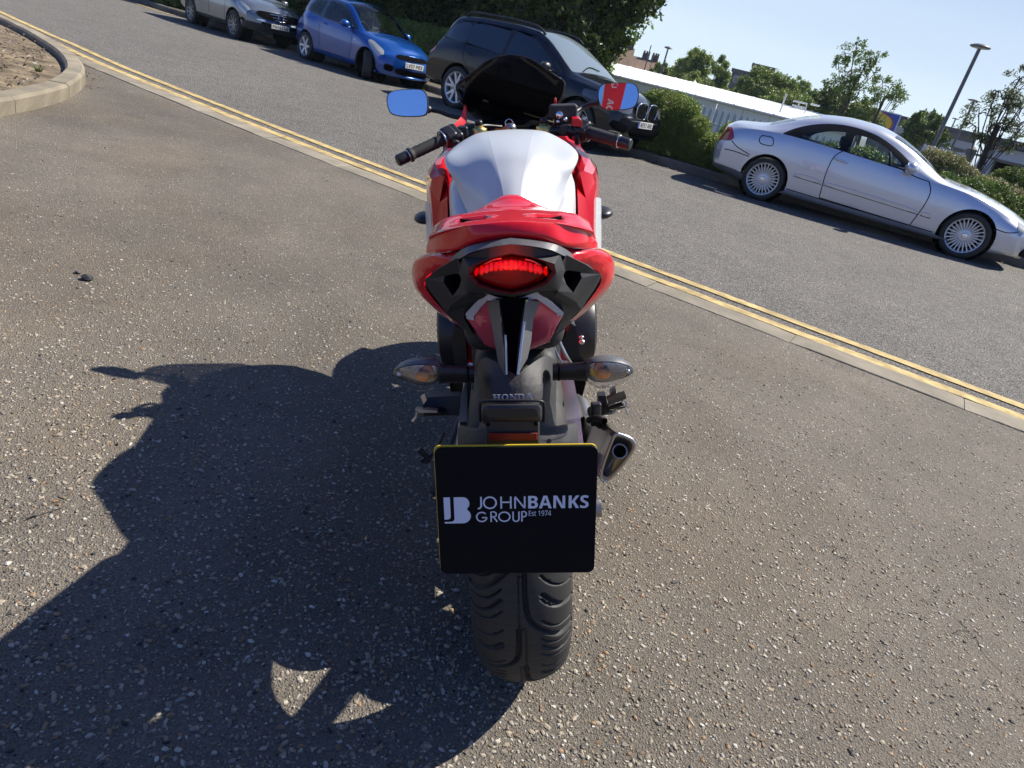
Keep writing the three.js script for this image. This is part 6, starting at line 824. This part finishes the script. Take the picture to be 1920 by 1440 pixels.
const PALS = { bright: [[0.30, 0.37, 0.06], [0.36, 0.42, 0.10], [0.22, 0.31, 0.05]], dark: [[0.06, 0.11, 0.018], [0.085, 0.145, 0.024], [0.042, 0.08, 0.016], [0.19, 0.25, 0.045]], mid: [[0.12, 0.20, 0.030], [0.17, 0.25, 0.040], [0.08, 0.14, 0.024], [0.24, 0.31, 0.06]], light: [[0.23, 0.31, 0.05], [0.29, 0.36, 0.08], [0.16, 0.25, 0.040], [0.34, 0.40, 0.10]], dull: [[0.13, 0.165, 0.055], [0.18, 0.21, 0.075], [0.10, 0.13, 0.05]], flower: [[0.19, 0.25, 0.05], [0.24, 0.29, 0.07], [0.55, 0.42, 0.30], [0.48, 0.44, 0.27], [0.28, 0.29, 0.11]] };
// tree: blobs [dx, dy, dz, rx, ry, rz] about the crown centre; limbs run from the trunk into the blobs
function tree(name, label, base, cc, blobs, o) {
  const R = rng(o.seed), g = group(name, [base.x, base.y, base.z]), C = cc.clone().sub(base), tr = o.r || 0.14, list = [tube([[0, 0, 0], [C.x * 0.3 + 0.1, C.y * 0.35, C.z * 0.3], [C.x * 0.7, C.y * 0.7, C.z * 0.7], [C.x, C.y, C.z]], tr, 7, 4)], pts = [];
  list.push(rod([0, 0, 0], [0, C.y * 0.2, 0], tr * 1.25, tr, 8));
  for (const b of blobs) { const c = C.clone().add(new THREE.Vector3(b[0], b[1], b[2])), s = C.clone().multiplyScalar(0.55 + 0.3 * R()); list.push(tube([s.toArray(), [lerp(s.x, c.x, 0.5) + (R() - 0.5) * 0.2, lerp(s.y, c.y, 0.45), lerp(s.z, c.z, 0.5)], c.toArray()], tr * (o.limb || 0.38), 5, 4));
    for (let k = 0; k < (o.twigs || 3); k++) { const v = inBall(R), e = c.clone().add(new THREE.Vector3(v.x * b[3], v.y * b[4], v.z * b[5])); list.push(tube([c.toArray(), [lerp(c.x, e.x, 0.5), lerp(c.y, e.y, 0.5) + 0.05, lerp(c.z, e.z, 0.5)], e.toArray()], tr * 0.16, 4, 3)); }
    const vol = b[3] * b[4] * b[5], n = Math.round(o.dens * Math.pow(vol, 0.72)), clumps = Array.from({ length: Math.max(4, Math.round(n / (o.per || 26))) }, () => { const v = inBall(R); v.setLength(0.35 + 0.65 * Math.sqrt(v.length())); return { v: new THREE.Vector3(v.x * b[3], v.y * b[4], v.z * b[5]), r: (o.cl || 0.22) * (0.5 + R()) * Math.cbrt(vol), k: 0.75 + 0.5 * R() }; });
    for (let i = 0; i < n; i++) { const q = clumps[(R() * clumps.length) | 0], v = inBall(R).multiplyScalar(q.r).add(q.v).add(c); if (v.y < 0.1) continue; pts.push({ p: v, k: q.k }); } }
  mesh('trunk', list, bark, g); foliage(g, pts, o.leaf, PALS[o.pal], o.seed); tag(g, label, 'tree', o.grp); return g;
}
const ballBlobs = (R, n, rx, ry, rz, k = 0.5, sp = 1) => Array.from({ length: n }, () => { const v = inBall(R); return [v.x * rx * sp, v.y * ry * sp, v.z * rz * sp, rx * k * (0.7 + 0.6 * R()), ry * k * (0.7 + 0.6 * R()), rz * k * (0.7 + 0.6 * R())]; });
function treeAt(name, label, px, py, dist, rx, ry, n, o) { const c = at(px, py, dist), R = rng(o.seed + 900); return tree(name, label, new THREE.Vector3(c.x, GY, c.z), c, o.blobs || ballBlobs(R, n, rx, ry, rx, o.k || 0.5, o.sp || 1), o); }
// the big dark trees behind the off-roader and the hatchback
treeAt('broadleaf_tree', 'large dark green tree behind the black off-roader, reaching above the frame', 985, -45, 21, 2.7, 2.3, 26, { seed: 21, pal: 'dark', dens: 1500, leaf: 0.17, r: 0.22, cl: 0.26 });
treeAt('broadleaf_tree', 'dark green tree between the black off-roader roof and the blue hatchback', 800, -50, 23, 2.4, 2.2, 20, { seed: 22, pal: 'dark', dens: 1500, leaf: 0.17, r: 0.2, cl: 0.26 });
treeAt('broadleaf_tree', 'sunlit lighter green tree directly behind the blue hatchback', 665, -10, 22, 1.7, 1.6, 16, { seed: 23, pal: 'mid', dens: 1300, leaf: 0.15, r: 0.12, cl: 0.26 });
treeAt('broadleaf_tree', 'green tree at the right end of the dark tree group against the sky', 1118, 10, 20, 0.85, 1.3, 12, { seed: 24, pal: 'mid', dens: 1100, leaf: 0.13, r: 0.1, cl: 0.26 });
treeAt('broadleaf_tree', 'shaded tree at the top of the photo behind the grey car and hatchback', 545, -40, 26, 2.2, 1.6, 14, { seed: 25, pal: 'mid', dens: 1300, leaf: 0.17, r: 0.15, cl: 0.26 });
// clipped hedges and shrubs on the verge
function bush(name, label, boxes, pal, o) { // boxes [cx, cy, cz, rx, ry, rz, squareness]
  const R = rng(o.seed), c0 = boxes[0], g = group(name, [c0[0], Math.max(0, c0[1] - c0[4]) * 0 + 0.05, c0[2]]), pts = [], st = [];
  for (const b of boxes) { const n = Math.round(o.dens * (b[3] * b[4] + b[4] * b[5] + b[3] * b[5])); for (let i = 0; i < n; i++) { const v = inBall(R), l = v.length() || 1, sq = b[6] || 2, m = Math.pow(Math.abs(v.x / l) ** sq + Math.abs(v.y / l) ** sq + Math.abs(v.z / l) ** sq, 1 / sq), rr = (0.62 + 0.4 * Math.sqrt(R())) / m, bump = 1 + 0.16 * (fbm(v.x / l * 4 + b[0], v.y / l * 4 + v.z / l * 3, o.seed, 3) - 0.5) * 2; const p = new THREE.Vector3(b[0] - c0[0] + v.x / l * rr * b[3] * bump, b[1] - 0.05 + v.y / l * rr * b[4] * bump, b[2] - c0[2] + v.z / l * rr * b[5] * bump); if (p.y < 0.02 - (b[7] || 0)) continue; pts.push({ p, k: 0.8 + 0.5 * fbm(p.x * 5, p.y * 5 + p.z * 3, 3, 2) }); }
    for (let k = 0; k < 7; k++) { const v = inBall(R), f = [b[0] - c0[0], b[1] - 0.05 - b[4], b[2] - c0[2]]; st.push(tube([[f[0] + v.z * 0.1, f[1], f[2] + v.x * 0.1], [f[0] + v.x * b[3] * 0.4, b[1] - 0.1, f[2] + v.z * b[5] * 0.4], [f[0] + v.x * b[3] * 0.8, b[1] + b[4] * (0.2 + 0.5 * R()), f[2] + v.z * b[5] * 0.8]], 0.012, 5, 3)); } }
  mesh('stems', st, bark, g); foliage(g, pts, o.leaf, PALS[pal], o.seed, 'leaves'); tag(g, label, o.cat || 'hedge', o.grp); return g;
}
const vp = (x, o, y) => { const q = FK.reduce((b, p) => Math.abs(p.x - x) < Math.abs(b.x - x) ? p : b); return off(q, o, y); };
{
  const bx = (px, py, d, rx, ry, rz, sq) => { const p = at(px, py, d); return [p.x, p.y, p.z, rx, ry, rz, sq]; };
  bush('clipped_hedge', 'clipped green hedge block at the nose of the black off-roader', [bx(1246, 250, 12.5, 0.46, 0.60, 0.45, 4), bx(1236, 205, 12.6, 0.36, 0.26, 0.4, 2.6), bx(1268, 225, 12.5, 0.28, 0.34, 0.4, 2.4)], 'light', { seed: 31, dens: 15000, leaf: 0.036 });
  bush('shrub', 'low bright green shrub spilling towards the silver coupe boot', [bx(1296, 270, 12.2, 0.24, 0.42, 0.35, 2.4), bx(1320, 290, 12.0, 0.26, 0.32, 0.32, 2.2), bx(1346, 292, 12.0, 0.24, 0.30, 0.32, 2.2), bx(1366, 272, 12.4, 0.22, 0.34, 0.3, 2.2)], 'bright', { seed: 32, dens: 13000, leaf: 0.036, cat: 'shrub' });
  const hb = []; for (let i = 0; i < 9; i++) { const x = 4.6 + i * 0.5, p = vp(x, 0.75, 0.42); hb.push([p[0], 0.44 + 0.06 * Math.sin(i * 2.1), p[2], 0.42, 0.46, 0.4, 2.6]); }
  bush('verge_hedge', 'leafy green hedge seen through the silver coupe windows', hb, 'mid', { seed: 33, dens: 5200, leaf: 0.045 });
  const fb = []; for (let i = 0; i < 8; i++) { const p = at(1742 + i * 26, 318 + i * 14.5, 13.2); fb.push([p.x, p.y - 0.02 + 0.05 * Math.sin(i * 1.7), p.z, 0.30, 0.33, 0.3, 2.2]); }
  bush('flowering_shrub', 'pale flowering shrub row above the bonnet of the silver coupe', fb, 'flower', { seed: 34, dens: 8500, leaf: 0.034, cat: 'shrub' });
  const rb = at(1896, 350, 15); bush('round_bush', 'rounded green bush at the right edge beyond the silver coupe', [[rb.x, rb.y, rb.z, 0.36, 0.30, 0.36, 2.4], [rb.x + 0.45, rb.y - 0.05, rb.z + 0.2, 0.36, 0.30, 0.36, 2.4]], 'mid', { seed: 35, dens: 12000, leaf: 0.034, cat: 'shrub' });
  const sb = []; for (let i = 0; i < 5; i++) { const p = at(715 + i * 30, 80 + i * 7, 18.5); sb.push([p.x, 0.45, p.z, 0.8, 0.7, 0.6, 2.4]); } bush('low_hedge', 'sunlit low hedge between the blue hatchback bonnet and the black off-roader', sb, 'light', { seed: 36, dens: 2600, leaf: 0.06 });
  const sc = []; for (let i = 0; i < 6; i++) { const p = at(360 + i * 45, -12 + i * 9, 23.5); sc.push([p.x, 0.6, p.z, 1.1, 0.9, 0.8, 2.4]); } bush('low_hedge', 'hedge behind the grey car at the top left', sc, 'light', { seed: 37, dens: 1900, leaf: 0.08 });
  const sd = []; for (let i = 0; i < 4; i++) { const p = vp(-10.2 - i * 1.3, 0.9, 0.3); sd.push([p[0], 0.32, p[2], 0.8, 0.36, 0.5, 2.2]); } bush('ground_shrub', 'low brown-green shrub along the far kerb left of the grey car', sd, 'dull', { seed: 38, dens: 2600, leaf: 0.05, cat: 'shrub' });
}
// trees beyond the warehouse
const BT = [[1235, 136, 58, 0.8, 0.7, 6, 'light', 'small bright tree left of the lamp mast behind the warehouse'], [1300, 132, 56, 1.5, 1.3, 9, 'light', 'bright green tree with pointed top behind the white warehouse roof'], [1345, 146, 55, 0.9, 1.5, 8, 'light', 'slim light green tree rising behind the white warehouse roof'], [1382, 182, 52, 1.0, 1.0, 7, 'mid', 'mid green tree below the brown tower building'], [1440, 177, 50, 2.1, 1.25, 14, 'mid', 'broad round green tree behind the far end of the warehouse'], [1506, 172, 60, 1.0, 1.2, 8, 'light', 'pale airy tree right of the broad round tree'], [1560, 200, 48, 2.2, 1.2, 12, 'dull', 'low dark tree belt under the slender sparse tree'], [1478, 196, 46, 1.6, 0.8, 8, 'mid', 'low green tree behind the white rooftop rail'], [1625, 226, 48, 1.4, 1.0, 8, 'mid', 'green tree covering the left side of the blue and yellow sign'], [1728, 252, 45, 1.5, 1.1, 9, 'dull', 'dull green tree behind the nearest lamp post foot'], [1268, 150, 60, 1.6, 0.8, 6, 'mid', 'low green tree behind the left end of the warehouse roof'], [1318, 172, 54, 2.3, 0.8, 8, 'light', 'low bright green tree line below the pointed trees'], [1408, 194, 52, 2.4, 0.8, 9, 'mid', 'low green tree line left of the broad round tree'], [1535, 208, 52, 2.0, 0.8, 8, 'dull', 'low dull tree line behind the rooftop handrail']];
BT.forEach((b, i) => treeAt('distant_tree', b[7], b[0], b[1], b[2], b[3], b[4], b[5], { seed: 60 + i, pal: b[6] === 'mid' ? 'light' : b[6] === 'light' ? 'bright' : 'mid', dens: 900, leaf: 0.17, r: 0.1, cl: 0.24, twigs: 2, sp: 0.72, k: 0.44, grp: 'trees beyond the warehouse' }));
{
  // slender sparse trees
  const sp = (list, dist) => (c) => list.map(([px, py, r]) => { const p = at(px, py, dist).sub(c); return [p.x, p.y, p.z, r, r * 0.8, r]; });
  const mk = (label, px, py, dist, list, o) => { const c = at(px, py, dist); return tree('sparse_tree', label, new THREE.Vector3(o.bx ?? c.x, GY, o.bz ?? c.z), c, sp(list, dist)(c), { per: 9, cl: 0.34, twigs: 6, ...o }); };
  mk('slender sparse tree standing against the sky above the silver coupe', 1606, 150, 32, [[1607, 82, 0.35], [1600, 98, 0.45], [1585, 100, 0.4], [1572, 120, 0.35], [1625, 112, 0.4], [1645, 110, 0.35], [1590, 135, 0.5], [1615, 140, 0.5], [1570, 158, 0.45], [1555, 165, 0.4], [1590, 165, 0.5], [1612, 170, 0.5], [1638, 140, 0.35], [1580, 180, 0.45]], { seed: 81, pal: 'mid', dens: 400, leaf: 0.10, r: 0.06, limb: 0.25 });
  mk('small sparse tree right of the slender tree above the coupe', 1660, 180, 33, [[1655, 155, 0.35], [1668, 168, 0.45], [1682, 170, 0.4], [1694, 178, 0.3], [1650, 178, 0.4], [1670, 188, 0.4], [1640, 196, 0.4]], { seed: 82, pal: 'mid', dens: 400, leaf: 0.10, r: 0.05, limb: 0.25 });
  const b = at(1832, 348, 15); mk('sparse thin-stemmed tree at the right edge beyond the coupe bonnet', 1872, 235, 15, [[1910, 150, 0.22], [1905, 175, 0.26], [1885, 185, 0.24], [1868, 172, 0.2], [1860, 205, 0.26], [1890, 210, 0.26], [1915, 205, 0.26], [1835, 215, 0.22], [1830, 240, 0.24], [1855, 240, 0.26], [1882, 245, 0.26], [1912, 245, 0.24], [1840, 265, 0.2], [1900, 275, 0.22], [1928, 180, 0.3], [1935, 230, 0.3]], { seed: 83, pal: 'dull', dens: 1000, leaf: 0.052, r: 0.045, limb: 0.22, bx: b.x, bz: b.z });
}

// ---------------------------------------------------------------- warehouse, fence, distant buildings
{
  const E0 = at(930, 88, 26), E1 = at(1600, 254, 25), ey = (E0.y + E1.y) / 2; const u = new THREE.Vector3(E1.x - E0.x, 0, E1.z - E0.z), L = u.length(); u.normalize(); const nb = new THREE.Vector3(u.z, 0, -u.x); // away from the camera
  const w = group('warehouse', [E0.x, GY, E0.z], Math.atan2(-u.z, u.x)), H0 = ey - GY; // local x along the wall, -z away
  const wallM = mat([0.74, 0.80, 0.78], 0.55, 0), roofM = [mat([0.80, 0.80, 0.78], 0.5), mat([0.74, 0.75, 0.74], 0.5), mat([0.84, 0.83, 0.80], 0.55)], R = rng(14);
  const np = Math.ceil(L / 0.9); for (let i = 0; i < np; i++) { const x0 = i * L / np, dx = L / np; mesh('wall_panel', [box(dx - 0.012, H0 - 0.02, 0.06, x0 + dx / 2, (H0 - 0.02) / 2, -0.05), box(0.05, H0 - 0.02, 0.03, x0 + dx * 0.25, (H0 - 0.02) / 2, -0.012), box(0.05, H0 - 0.02, 0.03, x0 + dx * 0.75, (H0 - 0.02) / 2, -0.012)], wallM, w); }
  const a = Math.atan2(0.42, 6.2), ns = Math.round(L / 0.62); for (let i = 0; i < ns; i++) { const dx = L / ns, x = (i + 0.5) * dx; mesh('roof_sheet', [box(dx - 0.001, 0.04, 6.4, 0, 0, -3.1), box(0.05, 0.02, 6.4, -dx / 2 + 0.025, 0.024, -3.1)].map((g) => g.rotateX(a).translate(x, H0 + 0.03 + 0.001 * (i % 2), 0.1)), roofM[(R() * 3) | 0], w); }
  mesh('gutter', box(L, 0.07, 0.09, L / 2, H0 - 0.015, 0.06, 0.02), mat([0.50, 0.52, 0.50], 0.5), w);
  tag(w, 'long pale green-grey warehouse with a low white sheet roof behind the fence', 'warehouse');
  // palisade fence in front of it
  const F0 = at(1090, 136, 19.5), F1 = at(1730, 306, 18.8), fy = (F0.y + F1.y) / 2, fu = new THREE.Vector3(F1.x - F0.x, 0, F1.z - F0.z), FL = fu.length(); fu.normalize();
  const fg = group('palisade_fence', [F0.x, GY, F0.z], Math.atan2(-fu.z, fu.x)), FH = fy - GY, sh = new THREE.Shape(); sh.moveTo(-0.035, 0); sh.lineTo(0.035, 0); sh.lineTo(0.035, FH - 0.10); sh.quadraticCurveTo(0.032, FH - 0.03, 0, FH); sh.quadraticCurveTo(-0.032, FH - 0.03, -0.035, FH - 0.10); const pg = new THREE.ExtrudeGeometry(sh, { depth: 0.012, bevelEnabled: false, curveSegments: 3 }), fm = mat([0.40, 0.47, 0.45], 0.6, 0.1), fpm = mat([0.15, 0.18, 0.18], 0.7);
  const nP = Math.floor(FL / 0.152); for (let i = 0; i < nP; i++) { const m = mesh('pale', pg, fm, fg); m.position.set(i * 0.152, 0, 0.01); m.rotation.y = (hash2(i, 3, 5) - 0.5) * 0.06; }
  for (const y of [FH - 0.36, 0.3]) mesh('rail', box(FL, 0.05, 0.05, FL / 2, y, -0.025, 0.006), fm, fg); for (let i = 0; i <= FL / 2.7; i++) mesh('post', box(0.06, FH - 0.5, 0.08, i * 2.7, (FH - 0.5) / 2, -0.095, 0.006), fpm, fg);
  tag(fg, 'pale green steel palisade fence with rounded pale tops in front of the warehouse', 'fence');
  // things on the warehouse roof
  const up = (px, py, d) => at(px, py, d), post = (a2, b2, r) => rod([0, 0, 0], [b2.x - a2.x, b2.y - a2.y, b2.z - a2.z], r);
  const p0 = up(1461, 213, 26), rp = group('roof_post', [p0.x, p0.y - 0.05, p0.z]); mesh('pole', rod([0, 0, 0], [0, 0.68, 0], 0.03, 0.03, 8), M.white, rp); mesh('foot', box(0.14, 0.03, 0.14, 0, 0.015, 0), M.alu, rp); tag(rp, 'white vertical post on the edge of the warehouse roof', 'post');
  const h0 = up(1506, 222, 29), hr = group('roof_handrail', [h0.x, h0.y - 0.1, h0.z]), rel = (px, py) => { const q = up(px, py, 29); return [q.x - h0.x, q.y - h0.y + 0.1, q.z - h0.z]; }; for (const [a1, b1] of [[[1487, 189], [1514, 195]], [[1485, 197], [1511, 203]], [[1499, 192], [1496, 200]], [[1520, 195], [1537, 199]]]) mesh('rail', rod(rel(...a1), rel(...b1), 0.028, 0.028, 6), M.white, hr); mesh('stanchion', rod(rel(1513, 195), [0.02, 0, 0], 0.025, 0.025, 6), M.alu, hr); tag(hr, 'white handrail frame on the far warehouse roof', 'handrail');
}
{
  // lamp posts and masts
  const lamp = (name, label, px, py, d, r, head, cat) => { const t = at(px, py, d), g = group(name, [t.x, GY, t.z]), h = t.y - GY; mesh('pole', [rod([0, 0, 0], [0, h, 0], r * 1.3, r, 10), rod([0, 0, 0], [0, 0.9, 0], r * 1.9, r * 1.9, 10)], M.grey, g); if (head) { const hd = mesh('lamp_head', lathe([[0, 0.09], [head * 0.6, 0.07], [head, 0.02], [head, -0.02], [head * 0.8, -0.04], [0, -0.05]], 24).translate(0, h, 0), M.grey, g); mesh('diffuser', lathe([[0, -0.055], [head * 0.6, -0.052], [head * 0.6, -0.045]], 20).translate(0, h, 0), M.white, hd); } tag(g, label, cat || 'lamp post'); };
  lamp('lamp_post', 'tall grey lamp post with flat disc head, nearest of the right-hand posts', 1838, 88, 30, 0.06, 0.32);
  lamp('lamp_post', 'middle-distance lamp post right of the tall disc-headed post', 1827, 189, 60, 0.075, 0.42); lamp('lamp_post', 'farthest small lamp post low between the two taller posts', 1792, 223, 95, 0.07, 0.40);
  lamp('lamp_post', 'distant lamp post left of the bright trees, above the warehouse', 1253, 90, 50, 0.05, 0.26); lamp('thin_mast', 'thin bare mast standing between the distant houses and lamp post', 1221, 85, 60, 0.04, 0, 'mast');
  lamp('thin_mast', 'faint short mast beside the bare mast over the house roofs', 1226, 101, 85, 0.03, 0, 'mast');
}
{
  const bldg = (name, label, px0, py0, px1, py1, d, depth, wall, roof, o = {}) => { const A = at(px0, py0, d), B = at(px1, py1, o.d1 || d), y = (A.y + B.y) / 2, u = new THREE.Vector3(B.x - A.x, 0, B.z - A.z), L = u.length(), h = y - GY; u.normalize(); const g = group(name, [A.x, GY, A.z], Math.atan2(-u.z, u.x)); mesh('wall', box(L, h, depth, L / 2, h / 2, -depth / 2), wall, g);
    if (o.gable) { const rh = o.gable, r = mesh('roof', [polyLoft([[[-0.3, h - 0.1, 0.4], [-0.3, h + rh, -depth / 2], [-0.3, h - 0.1, -depth - 0.4]], [[L + 0.3, h - 0.1, 0.4], [L + 0.3, h + rh, -depth / 2], [L + 0.3, h - 0.1, -depth - 0.4]]], true, 0.3)], roof, g); for (const cx of o.chim || []) { const ch = mesh('chimney', box(0.8, 0.9, 0.6, cx * L, h + rh + 0.1, -depth / 2), mat([0.10, 0.06, 0.05], 0.9), r); for (const q of [-0.25, 0.05, 0.3]) mesh('chimney_pot', rod([cx * L + q, h + rh + 0.55, -depth / 2], [cx * L + q, h + rh + 0.8, -depth / 2], 0.12, 0.10, 8), mat([0.14, 0.07, 0.05], 0.9), r); } }
    else { mesh('roof', [box(L + 0.5, 0.45, depth + 0.5, L / 2, h + 0.23, -depth / 2)], roof, g); if (o.band) mesh('fascia', box(L + 0.1, 0.7, 0.1, L / 2, h - 0.9, 0.06), mat([0.42, 0.40, 0.37], 0.8), g); }
    for (const q of o.win || []) { const f = mesh('window', box(q[2], q[3], 0.08, q[0] * L, h * q[1], 0.045), M.white, g); mesh('pane', box(q[2] - 0.16, q[3] - 0.16, 0.02, q[0] * L, h * q[1], 0.09), glassTint, f); } tag(g, label, 'building'); return g; };
  const brick = mat([0.14, 0.085, 0.06], 0.9, 0, { map: concT }), brown = mat([0.13, 0.11, 0.095], 0.85), slate = mat([0.06, 0.06, 0.065], 0.8), tiles = mat([0.20, 0.13, 0.09], 0.9, 0, { map: concT });
  bldg('store_building', 'long low dark store building with flat roof behind the lamp posts', 1650, 212, 1830, 264, 88, 14, brown, slate, { band: true, win: [[0.62, 0.55, 1.3, 1.2], [0.70, 0.55, 1.3, 1.2], [0.30, 0.5, 1.2, 1.1], [0.86, 0.5, 1.2, 1.1]] });
  bldg('tower_building', 'brown flat-roofed building above the round tree behind the warehouse', 1412, 124, 1450, 133, 130, 6, mat([0.25, 0.18, 0.13], 0.9), mat([0.16, 0.10, 0.08], 0.9)); bldg('flat_building', 'dark low building left of the brown tower building', 1374, 133, 1500, 164, 128, 8, slate, slate, { win: [[0.1, 0.85, 1.2, 1], [0.3, 0.85, 1.2, 1]] });
  bldg('terraced_house', 'brown-roofed house with chimney at the right edge of the dark trees', 1128, 118, 1176, 131, 80, 8, brick, tiles, { gable: 2.2, chim: [0.9], win: [[0.3, 0.75, 1.1, 1.2], [0.7, 0.75, 1.1, 1.2]] });
  bldg('terraced_house', 'brown-roofed house with two chimneys beside the bare mast', 1178, 131, 1222, 142, 84, 8, brick, tiles, { gable: 1.6, chim: [0.55, 0.95], win: [[0.4, 0.75, 1.1, 1.2]] });
  for (const [i, px, py, lb] of [[0, 1303, 152, 'left white pointed canopy peeking over the warehouse roof'], [1, 1337, 164, 'right white pointed canopy peeking over the warehouse roof']]) { const t = at(px, py, 44), g = group('canopy', [t.x, GY, t.z], 0.4), h = t.y - GY; mesh('cover', new THREE.ConeGeometry(1.15, 1.1, 4).rotateY(Math.PI / 4).translate(0, h - 0.5, 0), mat([0.62, 0.60, 0.52], 0.7), g); for (const [a, b] of [[1, 1], [1, -1], [-1, 1], [-1, -1]]) mesh('leg', rod([a * 0.78, 0, b * 0.78], [a * 0.78, h - 1.04, b * 0.78], 0.04), M.grey, g); tag(g, lb, 'canopy'); }
  // store sign: blue panel with a yellow disc
  { const c = at(1641, 228, 72), g = group('store_sign', [c.x, GY, c.z], -0.12), h = c.y - GY, W = 3.7, T = mat([0.005, 0.05, 0.35], 0.4); mesh('panel', box(W, 1.9, 0.25, 0, h, 0, 0.02), T, g); mesh('border', [box(0.10, 1.96, 0.27, W / 2, h, 0), box(0.10, 1.96, 0.27, -W / 2, h, 0), box(W, 0.08, 0.27, 0, h + 0.96, 0), box(W, 0.08, 0.27, 0, h - 0.96, 0)], M.white, g); mesh('disc', new THREE.CylinderGeometry(1, 1, 0.06, 40).rotateX(Math.PI / 2).scale(1.45, 0.82, 1).translate(0, h, 0.15), mat([0.72, 0.47, 0.01], 0.4), g); mesh('disc_ring', new THREE.TorusGeometry(1, 0.05, 8, 48).scale(1.45, 0.82, 1).translate(0, h, 0.17), mat([0.5, 0.03, 0.02], 0.4), g); mesh('lettering', textG('LIDL', 0.62, 0.04, font, 2.0).translate(0, h, 0.18), T, g); mesh('post', [rod([-1, 0, 0], [-1, h - 0.9, 0], 0.12), rod([1, 0, 0], [1, h - 0.9, 0], 0.12)], M.grey, g); tag(g, 'blue store sign with a yellow oval, half hidden by trees', 'sign'); }
  // banner, small board and post
  { const a = at(1763, 273, 21), b = at(1820, 287, 21), u = b.clone().sub(a), g = group('banner', [a.x, GY, a.z], Math.atan2(-u.z, u.x)), L = Math.hypot(u.x, u.z), y = (a.y + b.y) / 2 - GY, r = []; for (let i = 0; i <= 12; i++) { const x = i / 12 * L, s = 0.05 * Math.sin(i / 12 * Math.PI), z = 0.02 * Math.sin(i * 1.3); r.push([[x, y - s, z], [x, y - 0.2 - s * 0.6, z + 0.01], [x, y - 0.42 + 0.01 * Math.sin(i), z]]); } mesh('cloth', gridG(r), mat([0.42, 0.46, 0.50], 0.7), g); mesh('post', [rod([0, 0, 0], [0, y + 0.08, 0], 0.03), rod([L, 0, 0], [L, y + 0.05, 0], 0.03)], M.grey, g); tag(g, 'grey-white cloth banner hung between posts left of the right-edge tree', 'banner'); }
  { const a = at(1742, 287, 23), g = group('notice_board', [a.x, GY, a.z], -0.2), y = a.y - GY; mesh('board', box(0.46, 0.36, 0.03, 0, y, 0, 0.008), mat([0.45, 0.47, 0.5], 0.6), g); mesh('post', [rod([-0.18, 0, -0.02], [-0.18, y, -0.02], 0.025), rod([0.18, 0, -0.02], [0.18, y, -0.02], 0.025)], M.grey, g); tag(g, 'small pale notice board left of the grey-white banner', 'board'); }
  { const a = at(1824, 280, 17), g = group('wooden_post', [a.x, GY, a.z]); mesh('shaft', [box(0.13, a.y - GY, 0.13, 0, (a.y - GY) / 2, 0, 0.015), polyLoft([[[-0.065, a.y - GY, -0.065], [0.065, a.y - GY, -0.065], [0.065, a.y - GY, 0.065], [-0.065, a.y - GY, 0.065]], [[-0.01, a.y - GY + 0.05, -0.01], [0.01, a.y - GY + 0.05, -0.01], [0.01, a.y - GY + 0.05, 0.01], [-0.01, a.y - GY + 0.05, 0.01]]])], mat([0.16, 0.15, 0.14], 0.9), g); mesh('cap', box(0.15, 0.02, 0.15, 0, a.y - GY - 0.02, 0), M.grey, g); tag(g, 'stout grey post beside the banner', 'post'); }
  // trolley shelter and pale building at the right edge
  { const A = at(1815, 286, 26), B = at(1990, 334, 24), u = new THREE.Vector3(B.x - A.x, 0, B.z - A.z), L = u.length(), g = group('trolley_shelter', [A.x, GY, A.z], Math.atan2(-u.z, u.x)), y = (A.y + B.y) / 2 - GY; mesh('back_panel', box(L, 0.85, 0.05, L / 2, y - 0.42, -1.2), M.dark, g); mesh('roof', box(L, 0.06, 1.5, L / 2, y + 0.04, -0.55, 0.02), M.grey, g); for (const q of [0.34, 0.62]) mesh('rail', rod([0, y - q, 0], [L, y - q, 0], 0.022, 0.022, 6), M.white, g); for (let i = 0; i <= 3; i++) mesh('post', rod([L * i / 3, 0, 0.02], [L * i / 3, y, 0.02], 0.03), M.grey, g); tag(g, 'dark trolley shelter with white rails behind the right-edge tree', 'shelter'); }
  bldg('pale_building', 'pale building with broad blank wall at the right edge', 1850, 268, 2050, 318, 48, 10, mat([0.55, 0.54, 0.56], 0.8), slate, { d1: 46 });
}
// two more parked cars, mostly hidden
{ const w = at(1845, 345, 21); makeCar({ ...hatch, paint: mat([0.62, 0.63, 0.64], 0.3, 0.2, { clearcoat: 1 }), handleM: undefined, turn: 0, scale: 0.95, extra: null, n: 60 }, [w.x, GY, w.z], 0.4, 'white_car', 'white car with only its roof showing behind the verge shrubs at the right', 'car');
  const f = at(782, 66, 25); makeCar({ ...tourer, paint: mat([0.45, 0.46, 0.48], 0.3, 0.4, { clearcoat: 1 }), scale: 0.95, extra: null, n: 60, glass: glassTint }, [f.x, GY, f.z], 0.9, 'silver_car', 'silver car roof glimpsed between the blue hatchback and the black off-roader', 'car'); }

renderer.render(scene, camera);
